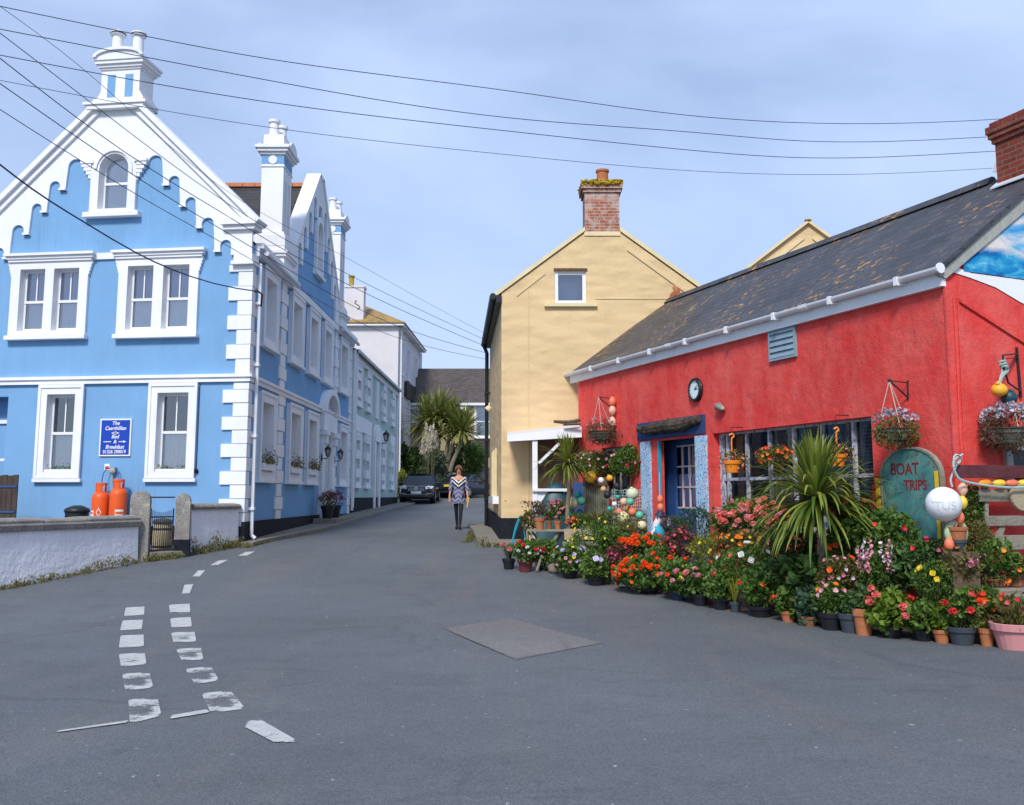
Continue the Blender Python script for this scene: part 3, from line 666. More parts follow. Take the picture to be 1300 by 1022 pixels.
b.pbox(GA, 2.70, 4.10, 10.56, 10.66, -.35, .22); b.pbox(GA, 2.62, 4.18, 10.66, 10.72, -.35, .26)
# kneelers at the eaves
for s0, s1 in ((-.03,.40),(GW-.40,GW+.03)):
    b.pbox(GA, s0, s1, kz-.22, kz+.02, -.3, .10); b.pbox(GA, s0-.05, s1+.04, kz-.24, kz-.16, -.3, .16)
    b.pbox(GA, s0-.10, s1+.30, EZ-.08, EZ+.06, -.3, .22); b.pbox(GA, s0-.05, s1+.26, EZ-.18, EZ-.08, -.3, .15)
b.build('gable_trim', M['white'], blue)
# string courses, quoins, plinth
b = MB(); b.pbox(GA, -.07, GW, 4.12, 4.27, -.01, .07); b.pbox(GA, -.10, GW, 4.22, 4.29, -.01, .11); b.pbox(GA, 3.15, 3.95, 7.0, 7.15, -.01, .05)
b.pbox(SI, -.06, 13.8, 4.12, 4.27, -.01, .068); b.pbox(SI, -.10, 13.8, 4.22, 4.288, -.01, .108); b.build('string_course', M['white'], blue)
b = MB(); quoins(b, GA, -.04, .95, 4.1, .60, .36, .045, .30); quoins(b, GA, -.04, 4.3, kz-.24, .56, .34, .045, .33)
quoins(b, SI, -.0, .95, 4.1, .42, .26, .045, .30, 1, 1); quoins(b, SI, -.0, 4.3, kz-.2, .40, .24, .045, .33, 1, 1); b.build('quoins', M['white'], blue, bevel=.008)
for c, zt in ((3.08,7.2),(10.6,7.2),(13.55,7.2)):
    z = .95; k = 0; b = MB()
    while z < zt-.1:
        w = .36 if k % 2 else .24
        if not (4.05 < z+.15 < 4.35): b.pbox(SI, c-w, min(c+w, 13.8), z, z+.31, -.01, .05 if k % 2 else .038)
        z += .325; k += 1
    b.build('quoins', M['white'], blue, bevel=.008)
b = MB(); b.pbox(SI, -.07, 8.3, -.2, 1.05, -.02, .07); b.pbox(SI, 10.1, 13.8, -.2, 1.0, -.02, .07); b.pbox(GA, -.07, GW, -.2, .95, -.02, .07); b.build('plinth', M['plinth'], blue)
# cornice, side parapet gable with its scallops
b = MB(); b.pbox(SI, .2, 13.85, 7.02, 7.2, -.01, .10); b.pbox(SI, .2, 3.75, 7.2, 7.32, -.01, .2); b.pbox(SI, 10.45, 13.85, 7.2, 7.32, -.01, .2); b.build('cornice', M['white'], blue)
def sg_out(e=0): return [(3.55-e,7.95),(3.75-e,8.0+e),(6.85,11.15+e),(7.35,11.15+e),(10.45+e,8.0+e),(10.65+e,7.95)]
b = MB()
inn = []; n = 4
for k in range(n):
    s = 4.25+k*.62; t = 8.25+k*.62; r = .2
    inn += [(s, t-.75)] + [(s+r-r*math.cos(PI*i/6), t+r*math.sin(PI*i/6)) for i in range(7)] + [(s+2*r, t-.35), (s+.62-.02, t-.35)]
inn += [(6.9, 10.25), (7.3, 10.25)]
inn2 = [(14.2-s, z) for s, z in inn[:-2]]
b.pprism(SI, [[(3.6,7.25),(3.6,8.0),(6.85,11.1),(7.35,11.1),(10.6,8.0),(10.6,7.25),(9.95,7.25)]+[q for q in inn2 if True]+[(7.3,10.25),(6.9,10.25)]+list(reversed(inn[:-2]))+[(4.25,7.25)]], .021, .085)
for sgn in (1, -1):
    T = (lambda q: q) if sgn == 1 else (lambda q: (14.2-q[0], q[1]))
    b.pprism(SI, [[T(q) for q in ((3.5,7.95),(3.62,7.95),(6.95,11.1),(6.8,11.2))]], -.30, .12)
b.pbox(SI, 6.80, 7.40, 11.10, 11.20, -.30, .12)
b.build('side_gable_trim', M['white'], blue)
# door case: pilasters, arched hood, door
b = MB()
for a in (8.2, 9.8): b.pbox(SI, a, a+.4, .9, 3.6, -.01, .12); b.pbox(SI, a-.05, a+.45, 3.45, 3.6, -.01, .26); b.pbox(SI, a-.03, a+.43, .9, 1.15, -.01, .16); b.pbox(SI, a+.04, a+.36, 3.2, 3.45, .12, .22)
b.pbox(SI, 8.1, 10.3, 3.6, 4.1, -.01, .16)
hd = arch(8.0, 10.4, 3.9, 4.95, 14); 
b.pprism(SI, [[(9.2+1.2*math.cos(PI*i/14), 4.15+.78*math.sin(PI*i/14)) for i in range(15)]+[(9.2-.98*math.cos(PI*i/14), 4.15+.6*math.sin(PI*i/14)) for i in range(15)]], -.01, .24)
dc = b.build('door_case', M['white'], blue)
g = MB(); g.face(SI, [[(9.2+.96*math.cos(PI*i/14), 4.3+.44*math.sin(PI*i/14)) for i in range(15)]], .01); g.build('fanlight', M['blind'], dc)
b = MB(); b.reveal(SI, dh, 0, -.25); b.pbox(SI, 8.65, 9.75, .8, 3.55, -.3, -.22)
for i in (8.75, 9.28): b.pbox(SI, i, i+.38, 1.2, 1.95, -.22, -.2); b.pbox(SI, i, i+.38, 2.1, 3.3, -.22, -.2)
d = b.build('door', M['whitewood'], blue); k = MB(); k.ball(SI.pt(9.62,1.95,-.17), .035, 8, 6); k.build('handle', M['black'], d)
b = MB(); b.pbox(SI, 7.2, 10.3, .6, gz(29.5)+.2, .02, .75); b.build('doorstep', M['concrete'], blue, bevel=.02)
# roofs
def roof_slab(b, pts, t=.06):
    n = (Vector(pts[1])-Vector(pts[0])).cross(Vector(pts[2])-Vector(pts[0])).normalized()
    if n.z < 0: pts = list(reversed(pts)); n = -n
    b.prism([pts], -n*t); return n
b = MB(); RX = -9.22
gl = GA.pt(GC,10.45,-.1); e0 = GA.pt(.05,7.55,-.1); e1 = GA.pt(GW-.05,7.55,-.1)
roof_slab(b, [Vector((-5.82,e0.y,7.3)), Vector((-5.82,35.3,7.3)), Vector((RX,35.3,10.3)), Vector((RX,gl.y,10.3))])
roof_slab(b, [Vector((RX,gl.y,10.3)), Vector((RX,35.3,10.3)), Vector((-12.65,35.3,7.3)), Vector((-12.65,e1.y,7.3))])
YS = 28.6
roof_slab(b, [Vector((-5.9,YS,10.92)), Vector((-10.6,YS,10.92)), Vector((-10.6,YS-3.4,7.62)), Vector((-5.9,YS-3.4,7.62))])
roof_slab(b, [Vector((-10.6,YS,10.92)), Vector((-5.9,YS,10.92)), Vector((-5.9,YS+3.4,7.62)), Vector((-10.6,YS+3.4,7.62))])
b.poly(Vector((RX,35.28,10.28)), Vector((-5.85,35.28,7.2)), Vector((-12.6,35.28,7.2)))
rf = b.build('roof', M['slate_dark'], blue)
b = MB()
for x in range(12):
    xx = -6.25-.38*x; b.prism([[(xx,YS-.13,10.86),(xx,YS,11.02),(xx,YS+.13,10.86)]], (-.365,0,0))
b.build('ridge_tiles', M['terracotta'], rf)
# chimneys
def white_chimney(name, c, w, d, z0, z1, front, pots, blue_band=True):
    b = MB(); x, y = c
    b.box((x,y,(z0+z1)/2), (w,d,z1-z0)); b.box((x,y,(7.0+z0+.05)/2), (w+.22,d+.22,z0+.05-7.0)); b.box((x,y,7.62), (w+.34,d+.34,.07)); b.box((x,y,7.69), (w+.42,d+.42,.07)); b.box((x,y,z0+.28), (w+.16,d+.16,.10)); b.box((x,y,z0+.1), (w+.24,d+.24,.28))
    for k, (e, za, zb) in enumerate(((.10,.0,.07),(.22,.07,.15),(.32,.15,.23))): b.box((x,y,z1+(za+zb)/2), (w+e,d+e,zb-za))
    b.box((x,y,z1+.23+.16), (w-.04,d-.04,.32)); b.box((x,y,z1-.30), (w+.05,d+.05,.04))
    for f_ in (-1, 1):      # little curved pediments on the broad sides
        b.prism([[(x+f_*(w/2+.10), y+.42*d*math.cos(PI*i/10), z1+.23+.20*math.sin(PI*i/10)) for i in range(11)]], (f_*.05,0,0))
    ch = b.build('chimney', M['white'], blue)
    if blue_band:
        b = MB(); b.box((x,y,z1-.14), (w+.012,d+.012,.22)); b.build('blue_panel', M['blue'], ch)
        b = MB()
        for yy in (-.2,.2): b.box((x+w/2+.004, y+yy*d, (z0+z1)/2-.1), (.02,d*.2,(z1-z0)*.55))
        b.build('sunk_panel', M['offwhite'], ch)
        b = MB(); b.lathe([(.11,0),(.11,.02),(.05,.02)], (x,y-d/2-.004,z1-.14), 14, (0,-1,0)); b.build('roundel', M['white'], ch)
    for px_, py_ in pots:
        b = MB(); b.lathe([(.135,0),(.13,.1),(.115,.35),(.115,.42),(.15,.43),(.15,.50),(.12,.5),(.10,.38)], (x+px_, y+py_, z1+.5), 14, capt=True); b.build('chimney_pot', M['white'], ch, smooth=False)
    return ch
white_chimney('chimney', (-6.12,24.55), .56, .9, 7.9, 10.28, 0, ((-.05,-.22),(.05,.22)))
white_chimney('chimney', (-6.10,32.75), .56, .9, 7.7, 10.75, 0, ((-.05,-.22),(.05,.22)))
# chimney on the gable apex
b = MB(); P = GA; z0 = 10.72
b.pbox(P, 2.92, 3.88, z0, 11.70, -.62, .02); b.pbox(P, 2.78, 4.02, z0, z0+.14, -.66, .08)
for s, sg in ((2.92,-1),(3.88,1)):
    for k in range(4): b.pbox(P, s, s+sg*(.10-.03*k), z0+.14+.05*k, z0+.19+.05*k, -.6, .016)
for e, za, zb in ((.03,11.58,11.63),(.07,11.63,11.70),(.12,11.70,11.78),(.15,11.78,11.84)): b.pbox(P, 2.92-e, 3.88+e, za, zb, -.62-e, .02+e)
b.pprism(P, [[(GC+.60*math.cos(PI*i/12), 11.84+.20*math.sin(PI*i/12)) for i in range(13)]], -.5, .17)
b.pprism(P, [[(GC+.63*math.cos(PI*i/12), 11.84+.23*math.sin(PI*i/12)) for i in range(13)]+[(GC-.55*math.cos(PI*i/12), 11.84+.16*math.sin(PI*i/12)) for i in range(13)]], .17, .22)
ch = b.build('chimney', M['white'], blue)
b = MB(); b.pbox(P, 3.08, 3.28, 10.90, 11.46, .0, .024); b.pbox(P, 3.52, 3.72, 10.90, 11.46, .0, .024); b.build('blue_panel', M['blue'], ch)
for s in (3.15, 3.62):
    q = P.pt(s, 11.86, -.25 if s < 3.4 else -.15); b = MB(); b.lathe([(.15,0),(.125,.1),(.12,.62),(.125,.64),(.18,.66),(.18,.73),(.14,.75),(.11,.64)], q, 16); c_ = b.build('chimney_pot', M['white'], ch)
    b = MB(); b.lathe([(.184,.67),(.184,.70)], q, 16, capb=False, capt=False); b.build('dark_rim', M['iron'], c_)
# gutter and downpipes
b = MB(); b.tube([SI.pt(.28,6.85,.12), SI.pt(.28,.75,.12)], .04, 8); 
for z in (1.3,2.9,4.5,5.9): b.pbox(SI, .2,.36, z, z+.06, 0, .17)
b.tube([SI.pt(.28,.75,.12), SI.pt(.28,.68,.2)], .042, 8); b.build('downpipe', M['pvcwhite'], blue)
b = MB(); b.tube([SI.pt(.3,7.1,.24), SI.pt(3.7,7.1,.24)], .06, 8); b.tube([SI.pt(10.5,7.1,.24), SI.pt(13.8,7.1,.24)], .06, 8); b.build('gutter', M['grey_plastic'], blue)
b = MB(); b.tube([SI.pt(13.7,6.9,.14), SI.pt(13.7,1.1,.14)], .045, 8); b.build('downpipe', M['pvcwhite'], blue)
# lamps on either side of the door
def wall_lantern(P, s, z, off, label, group=None, k=1.):
    t = thing('wall_lantern', label, 'lantern', P.pt(s, z, off), group)
    b = MB(); b.pbox(P, s-.05*k, s+.05*k, z-.14*k, z+.12*k, off, off+.03); b.tube([P.pt(s,z-.05*k,off+.02), P.pt(s,z-.03*k,off+.25*k), P.pt(s,z+.03*k,off+.25*k)], .018*k, 6); b.build('bracket', M['black'], t)
    c = P.pt(s, z+.03*k, off+.25*k)
    b = MB(); b.lathe([(.05*k,0),(.07*k,.02*k)], c, 6); b.lathe([(.15*k,.26*k),(.11*k,.34*k),(.03*k,.39*k),(.025*k,.43*k),(.004,.45*k)], c, 6)
    for i in range(6):
        a = i*PI/3; b.tube([c+Vector((.065*k*math.cos(a),.065*k*math.sin(a),.02*k)), c+Vector((.125*k*math.cos(a),.125*k*math.sin(a),.27*k))], .009*k, 4)
    b.build('frame', M['black'], t); b = MB(); b.lathe([(.058*k,.02*k),(.118*k,.26*k)], c, 6); b.build('pane', M['glass'], t)
wall_lantern(SI, 8.05, 2.76, .1, 'nearer of two black coach lanterns by the blue house door', 'door lanterns', .8)
wall_lantern(SI, 10.2, 2.76, .1, 'farther of two black coach lanterns by the blue house door', 'door lanterns', .8)
# signboard
sg = thing('signboard', 'royal blue bed and breakfast signboard with white lettering on the blue gable wall', 'sign', GA.pt(3.05, 2.5))
s0, z0_ = GA.px(166,579); s1, z1_ = GA.px(129,532); sm = (s0+s1)/2; H_ = z1_-z0_
b = MB(); b.pbox(GA, s0, s1, z0_, z1_, .0, .04); b.build('frame', M['signwhite'], sg)
b = MB(); b.pbox(GA, s0+.03, s1-.03, z0_+.03, z1_-.03, .03, .043); b.build('panel', M['signblue'], sg)
for tx, fy, sz, sh, ws in (('The', .835, .115, .25, 1.), ('Caerthillian', .70, .118, .25, .92), ('Bed', .475, .115, .25, 1.), ('&', .345, .11, .25, 1.), ('Breakfast', .20, .118, .25, 1.), ('01326 290019', .075, .105, 0, .90)):
    text_mesh(tx, sz, GA, sm, z0_+H_*fy, .043, M['signwhite'], sg, sh, .0015, flip=True, bold=.002, wscale=ws)
b = MB()
def sgpoly(pts): b.pprism(GA, [[(sm-x, z0_+H_*y) for x, y in pts]], .043, .047)
sgpoly([(-.10,.615),(0,.655),(.10,.615),(0,.575)]); sgpoly([(-.27,.375),(-.09,.375),(-.09,.395),(-.27,.395)])
sgpoly([(.09,.375),(.20,.375),(.20,.355),(.27,.385),(.20,.415),(.20,.395),(.09,.395)]); b.build('emblem', M['signwhite'], sg)
b = MB(); b.pprism(GA, [[(sm-x, z0_+H_*y) for x, y in ((-.06,.615),(0,.638),(.06,.615),(0,.592))]], .047, .049); b.build('emblem_centre', M['signblue'], sg)
# ------------------------------------------------------------------ pale green terraced house
gh = thing('terraced_house', 'pale green terraced house with white window surrounds next to the blue house', 'house', (-9,42.5,.95))
GP = Plane((-5.85,35.3), (0,1), (1,0)); hs = []
for c in (1.55, 4.05, 8.9, 12.2):
    h, w = sash_window(GP, c-.62, c+.62, 5.0, 6.55, gh, .2, .08, .30, 0, top='curtain'); hs.append(h)
    h, w = sash_window(GP, c-.62, c+.62, 1.95, 4.05, gh, .2, .08, .30, 0, top='curtain'); hs.append(h)
b = MB(); b.pbox(GP, 6.2, 7.0, 4.9, 6.5, -.01, .07); b.pbox(GP, 6.35,6.85,5.05,6.4,.07,.09)
for c in (1.55,4.05,8.9,12.2):
    for k in range(6):
        if k % 2: b.pbox(GP, c-.82, c+.82, 1.95+.35*k, 2.28+.35*k, -.01, .06)
    for k in range(5):
        if k % 2: b.pbox(GP, c-.82, c+.82, 5.0+.32*k, 5.3+.32*k, -.01, .06)
b.pbox(GP, .7, 4.95, 4.05, 4.62, -.01, .075); b.pbox(GP, 8.0, 9.8, 4.05, 4.5, -.01, .075); b.pbox(GP, 11.4, 13.1, 4.05, 4.5, -.01, .075)
b.pbox(GP, 0, 14.5, 6.62, 6.9, -.01, .09); b.pbox(GP, 14.2, 14.5, .9, 6.6, -.01, .05)
b.pbox(GP, 5.75, 6.1, 1, 3.9, -.01, .12); b.pbox(GP, 7.2, 7.55, 1, 3.9, -.01, .12); b.pprism(GP, [[(6.65+.92*math.cos(PI*i/10), 3.9+.75*math.sin(PI*i/10)) for i in range(11)]], -.01, .14)
b.build('window_surrounds', M['white'], gh)
dh = rect(6.1, 7.2, .9, 3.6); hs.append(dh)
b = MB(); b.reveal(GP, dh, 0, -.2); b.pbox(GP, 6.1, 7.2, .9, 3.6, -.24, -.18); b.build('door', M['whitewood'], gh)
b = MB(); b.face(GP, [rect(0, 14.5, .4, 6.95)]+hs); b.poly(GP.pt(14.5,.4), Vector((-12.4,49.8,.4)), Vector((-12.4,49.8,6.95)), Vector((-9.2,49.8,8.5)), GP.pt(14.5,6.95)); b.build('wall', M['green'], gh)
b = MB(); b.pbox(GP, .0, 14.52, .4, 1.55, -.02, .06); b.build('plinth', M['plinth'], gh)
b = MB(); roof_slab(b, [Vector((-5.6,35.3,6.9)), Vector((-5.6,49.9,6.9)), Vector((-9.2,49.9,8.6)), Vector((-9.2,35.3,8.6))]); roof_slab(b, [Vector((-9.2,35.3,8.6)), Vector((-9.2,49.9,8.6)), Vector((-12.8,49.9,6.9)), Vector((-12.8,35.3,6.9))]); b.build('roof', M['slate_brown'], gh)
b = MB(); b.tube([GP.pt(0,6.88,.26), GP.pt(14.5,6.88,.26)], .06, 8); b.tube([GP.pt(.25,6.85,.16), GP.pt(.25,1.2,.1)], .05, 8); b.build('gutter', M['pvcwhite'], gh)
wall_lantern(GP, 7.9, 3.95, .0, 'black hanging lantern above the door of the green terraced house', None, 1.15)
b = MB(); b.pbox(GP, 7.62, 7.86, 2.35, 3.05, .01, .05); tag(b.build('notice_board', M['wood_brown']), 'small dark notice beside the green house door', 'notice')
# ------------------------------------------------------------------ tall off-white house
wh = thing('tall_house', 'tall off white three storey house with hipped lichened roof beyond the green terrace', 'house', (-9,63,1.27))
WP = Plane((-6.83,58), (.03,1), (1,-.03)); hs = []
for i, c in enumerate((1.5, 4.6, 8.2)):
    for z0, z1 in ((9.0,11.0),(5.6,7.7),(2.6,4.2)):
        if z0 == 5.6 and False: continue
        h, w = sash_window(WP, c-.55, c+.55, z0, z1, wh, .1, .04, .22, 1, 1, top='curtain'); hs.append(h)
b = MB(); b.face(WP, [rect(0,10.8,.8,11.8)]+hs); E0 = Plane((-6.83,58), (-1,0), (0,-1)); eh = []
b.face(E0, [rect(0,7.5,.8,11.8)]); b.poly(WP.pt(10.8,.8), Vector((-14.3,68.8,.8)), Vector((-14.3,68.8,11.8)), WP.pt(10.8,11.8)); b.build('wall', M['offwhite'], wh)
b = MB(); b.pbox(WP, -.3, 11, 11.75, 11.95, -.05, .35); b.pbox(E0, -.3, 7.6, 11.75, 11.95, -.05, .32); b.build('cornice', M['white'], wh)
b = MB(); q = [Vector((-6.4,57.6,11.93)), Vector((-14.7,57.6,11.93)), Vector((-14.5,69.2,11.93)), Vector((-6.1,69.2,11.93))]; r0, r1 = Vector((-10.5,61.8,14.2)), Vector((-10.3,65.5,14.2))
roof_slab(b, [q[0],q[1],r0]); roof_slab(b, [q[1],q[2],r1,r0]); roof_slab(b, [q[2],q[3],r1]); roof_slab(b, [q[3],q[0],r0,r1]); b.build('roof', M['slate_gold'], wh)
b = MB(); b.box((-9.55,58.45,12.9),(1.15,.8,2.6)); b.box((-9.55,58.45,14.2),(1.25,.9,.12)); ch = b.build('chimney', M['offwhite'], wh)
b = MB(); b.lathe([(.2,0),(.16,.12),(.15,.55),(.2,.6),(.2,.7),(.14,.7)], (-9.8,58.45,14.26), 12); b.build('chimney_pot', M['lichen'], ch)
b = MB(); b.tube([(-9.35+.13*math.sin(t*1.0)*1.2, 58.03, 13.1+.09*t-.3) for t in [i*.5 for i in range(13)]], .025, 5); b.build('wall_tie', M['terradark'], ch)
b = MB(); b.pbox(WP, 2.7, 8.5, 7.75, 8.75, .05, .2); bs = b.build('name_board', M['iron'], wh)
b = MB(); b.tube([WP.pt(.4,11.6,.12), WP.pt(.4,1.4,.12)], .06, 6); b.tube([WP.pt(10.3,11.6,.12), WP.pt(10.3,1.4,.12)], .06, 6); b.build('downpipe', M['pvcwhite'], wh)
# ------------------------------------------------------------------ the house closing the street
eh = thing('end_house', 'tan two storey house with long brown slate roof closing the end of the street', 'house', (-1,68,1.3))
EP = Plane((-8,64), (1,0), (0,-1)); hs = []
for s0, s1, z0, z1 in ((5.55,6.7,5.4,7.55),(1.0,2.4,6.4,7.4),(3.2,4.4,6.2,7.2),(9.5,10.8,5.4,7.5),(9.3,10.8,2.4,4.4)):
    h, w = sash_window(EP, s0, s1, z0, z1, eh, .1, .06, .12, 0, 0); hs.append(h)
b = MB(); b.face(EP, [rect(0,14,.9,7.75)]+hs); b.poly(EP.pt(14,.9), Vector((6,71.4,.9)), Vector((6,71.4,7.7)), Vector((6,67.7,10.4)), EP.pt(14,7.75)); b.poly(EP.pt(0,.9), EP.pt(0,7.75), Vector((-8,67.7,10.4)), Vector((-8,71.4,7.7)), Vector((-8,71.4,.9))); b.build('wall', M['endwall'], eh)
b = MB(); roof_slab(b, [Vector((-8.2,63.7,7.65)), Vector((6.2,63.7,7.65)), Vector((6.2,67.7,10.45)), Vector((-8.2,67.7,10.45))]); roof_slab(b, [Vector((-8.2,67.7,10.45)), Vector((6.2,67.7,10.45)), Vector((6.2,71.7,7.65)), Vector((-8.2,71.7,7.65))]); b.build('roof', M['slate_brown'], eh)
b = MB(); b.pbox(EP, -.2, 14.2, 7.5, 7.66, .02, .34); b.pbox(EP, 2.9, 5.0, 7.18, 7.38, .0, .5); b.build('fascia', M['white'], eh)
b = MB(); b.pbox(EP, 4.9, 14, 4.2, 5.25, .01, .12); b.build('slate_hanging', M['slate_dark'], eh)
gw = MB(); gw.box((.4,61.2,2.25),(5.4,.3,2.1)); gw.box((.4,61.2,3.33),(5.5,.4,.08)); tag(gw.build('garden_wall', M['granite']), 'grey stone garden wall behind the dark coupe at the end of the street', 'wall')
# ------------------------------------------------------------------ yellow house
yh = thing('gabled_house', 'mustard yellow rendered gable house with brick chimney and attic window', 'house', (2,25.4,.57))
YF = Plane((-.24,22), (1,0), (0,-1)); YS_ = Plane((-.24,22), (-.06,1), (-1,-.06)); AX, AZ = 2.33, 7.98; YE = 6.22; LEN = 7.
ho = rect(1.22, 1.94, 5.98, 6.74)
b = MB(); b.face(YF, [[(0,0),(4.66,0),(4.66,YE),(2.73,7.66),(1.93,7.66),(0,YE)], ho]); b.reveal(YF, ho, 0, -.12)
b.face(YS_, [rect(0,LEN,0,YE)]); far = [YS_.pt(LEN,0), YS_.pt(LEN,YE), YS_.pt(LEN,AZ)+Vector((AX,0,0)), YS_.pt(LEN,YE)+Vector((4.66,0,0)), YS_.pt(LEN,0)+Vector((4.66,0,0))]
b.poly(*far); b.poly(YF.pt(4.66,0), far[4], far[3], YF.pt(4.66,YE)); b.build('wall', M['yellow'], yh)
b = MB(); b.pbox(YF, -.02, .55, 0, 1.12, -.01, .05); b.prism([[YS_.pt(-.02,0,.0), YS_.pt(LEN,0,.0), YS_.pt(LEN,1.25,.0), YS_.pt(-.02,1.12,.0)]], YS_.n*.05); b.build('plinth', M['plinth'], yh)
b = MB(); d = Vector((-.06*LEN,LEN,0))
def P2(s, z): return YF.pt(s, z, -.03)
roof_slab(b, [P2(-.22,YE-.05), P2(-.22,YE-.05)+d, P2(AX,AZ+.10)+d, P2(AX,AZ+.10)]); roof_slab(b, [P2(AX,AZ+.10), P2(AX,AZ+.10)+d, P2(4.9,YE-.05)+d, P2(4.9,YE-.05)]); b.build('roof', M['slate'], yh)
b = MB()
for s0, z0, s1, z1 in ((-.2,YE-.13,1.925,7.68),(4.88,YE-.13,2.735,7.68)):
    b.pprism(YF, [[(s0,z0),(s1,z1),(s1,z1+.10),(s0,z0+.10)]], -.045, .045)
b.build('verge', M['creamtrim'], yh)
b = MB(); b.pprism(YF, [[(2.9,7.30),(4.62,6.0),(4.62,5.92),(2.9,7.22)]], -.01, .03); b.pprism(YF, [[(.35,6.2),(1.0,6.72),(1.0,6.66),(.35,6.14)]], -.01, .02); b.pbox(YF, .60,.62,.6,6.3,-.01,.02); b.pbox(YF, 2.15,4.0,6.08,6.10,-.01,.015); b.build('render_ridge', M['yellow_smooth'], yh)
b = MB(); b.pprism(YF, [ho, rect(1.30,1.86,6.06,6.66)], -.11, -.05); b.pbox(YF, 1.22,1.30,6.0,6.74,-.06,-.03); w = b.build('window', M['pvcwhite'], yh)
g = MB(); g.face(YF, [rect(1.29,1.87,6.05,6.67)], -.08); g.build('pane', M['glass'], w); g = MB(); g.pbox(YF, 1.2,1.96,5.98,6.74,-.4,-.36); g.build('blind', M['blind'], w)
b = MB(); b.pbox(YF, .98, 2.18, 5.90, 5.975, -.02, .09); b.build('sill', M['creamtrim'], w); b = MB(); b.pbox(YF, 1.2, 1.97, 6.745, 6.80, -.02, .03); b.build('lintel', M['wood_brown'], w)
cb = MB(); cc = YF.pt(2.33, 0, -.325)
cb.box((cc.x,cc.y,8.12),(.80,.66,1.14)); cb.box((cc.x,cc.y,8.66),(.88,.74,.10)); cb.box((cc.x,cc.y,8.75),(.96,.82,.12)); ch = cb.build('chimney', M['brick'], yh)
b = MB(); b.box((cc.x,cc.y,7.62),(.84,.69,.10)); b.build('flashing', M['creamtrim'], ch)
b = MB(); 
b.box((cc.x,cc.y,8.815),(.985,.845,.05))
for k in range(120): b.ball((cc.x+R(-.47,.47), cc.y+random.choice((-.41,-.41,R(-.41,.41))), 8.82+R(-.05,.06)), (R(.03,.08),R(.02,.04)), 7, 4)
b.build('lichen_cap', M['lichen'], ch, uv=False)
b = MB(); b.lathe([(.16,0),(.14,.1),(.135,.34),(.16,.35),(.16,.40),(.12,.40),(.10,.3)], (cc.x+.05,cc.y,8.85), 14); b.build('chimney_pot', M['terracotta'], ch)
b = MB(); b.tube([YS_.pt(-.05,YE-.08,.2), YS_.pt(LEN,YE-.12,.2)], .075, 8); b.pbox(YS_, -.04, LEN, YE-.22, YE-.05, .0, .13)
b.tube([YS_.pt(6.8,YE-.15,.2), YS_.pt(6.8,YE-.4,.1), YS_.pt(6.8,.75,.1)], .055, 8)
for z in (1.5,3.2,4.6): b.pbox(YS_, 6.72, 6.88, z, z+.06, 0, .17)
b.build('gutter', M['black'], yh)
for s in (1.6,2.6,3.6): b = MB(); b.tube([YS_.pt(s,1.6,.05), YS_.pt(s,2.75,.05)], .03, 6); b.build('service_pipe', M['creamtrim'], yh)
b = MB(); b.pbox(YS_, 1.3, 3.9, 1.42, 1.6, .0, .14); b.build('meter_box', M['pvcwhite'], yh)
b = MB(); b.lathe([(.03,0),(.07,.02),(.09,.12),(.07,.14)], YS_.pt(3.2,3.9,.12), 10, (-.7,0,-.7)); b.build('outside_light', M['creamtrim'], yh)
# second yellow gable behind the red roof
y2 = thing('rear_house', 'second yellow gable house peeping over the red cottage roof', 'house', (7.8,28,.7))
Y2 = Plane((7.78,25), (1,0), (0,-1)); b = MB(); b.face(Y2, [[(-3,0),(3,0),(3,6.5),(0,8.72),(-3,6.5)]])
for s in (-3, 3): b.poly(Y2.pt(s,0), Y2.pt(s,0)+Vector((0,6,0)), Y2.pt(s,6.5)+Vector((0,6,0)), Y2.pt(s,6.5))
b.build('wall', M['yellow'], y2)
b = MB(); d = Vector((0,6,0))
roof_slab(b, [Y2.pt(-3.2,6.36,.08), Y2.pt(-3.2,6.36,.08)+d, Y2.pt(0,8.8,.08)+d, Y2.pt(0,8.8,.08)]); roof_slab(b, [Y2.pt(0,8.8,.08), Y2.pt(0,8.8,.08)+d, Y2.pt(3.2,6.36,.08)+d, Y2.pt(3.2,6.36,.08)]); b.build('roof', M['slate'], y2)
b = MB()
for sg in (-1,1): b.pprism(Y2, [[(sg*3.2,6.28),(0,8.72),(0,8.80),(sg*3.2,6.36)]], 0, .1); b.pprism(Y2, [[(sg*3,6.22),(sg*.25,8.3),(sg*.1,8.3),(sg*2.9,6.1)]], 0, .03)
b.build('verge', M['creamtrim'], y2); b = MB(); b.ball(Y2.pt(0,8.79,.05), (.10,.04), 8, 6); b.build('ridge_end', M['lichen'], y2)
# lean-to kiosk between the yellow gable and the red cottage
kk = thing('lean_to', 'white framed lean to kiosk against the yellow house wall', 'kiosk', (.9,21.4,.5))
KP = Plane((-.1,21.0), (1,0), (0,-1))
def kq(x, y): return KP.px(x, y)
(a0,z0),(a1,z1) = kq(643.8,552), kq(738.5,541.5); (_,z2),(_,z3) = kq(643.8,560.5), kq(738.5,555)
b = MB(); b.pprism(KP, [[(a0,z2),(a1,z3),(a1,z1),(a0,z0)]], -.08, .0); b.build('fascia', M['white'], kk)
b = MB(); b.prism([[KP.pt(a0,z0,-.09), KP.pt(a1,z1,-.09), KP.pt(a1,z1+.12,-1.0), KP.pt(a0,z0+.12,-1.0)]], (0,0,-.05)); b.build('roof', M['grey_plastic'], kk)
s0, _ = kq(676,600); s1, _ = kq(682.5,600); zb = kq(676,622)[1]
b = MB(); b.pbox(KP, s0, s1, .6, z2+.02, -.14, -.04); b.build('post', M['white'], kk)
p, q = kq(710,563), kq(684,588); b = MB(); b.bar(KP.pt(*p,-.1), KP.pt(*q,-.1), .06, .06); b.build('brace', M['white'], kk)
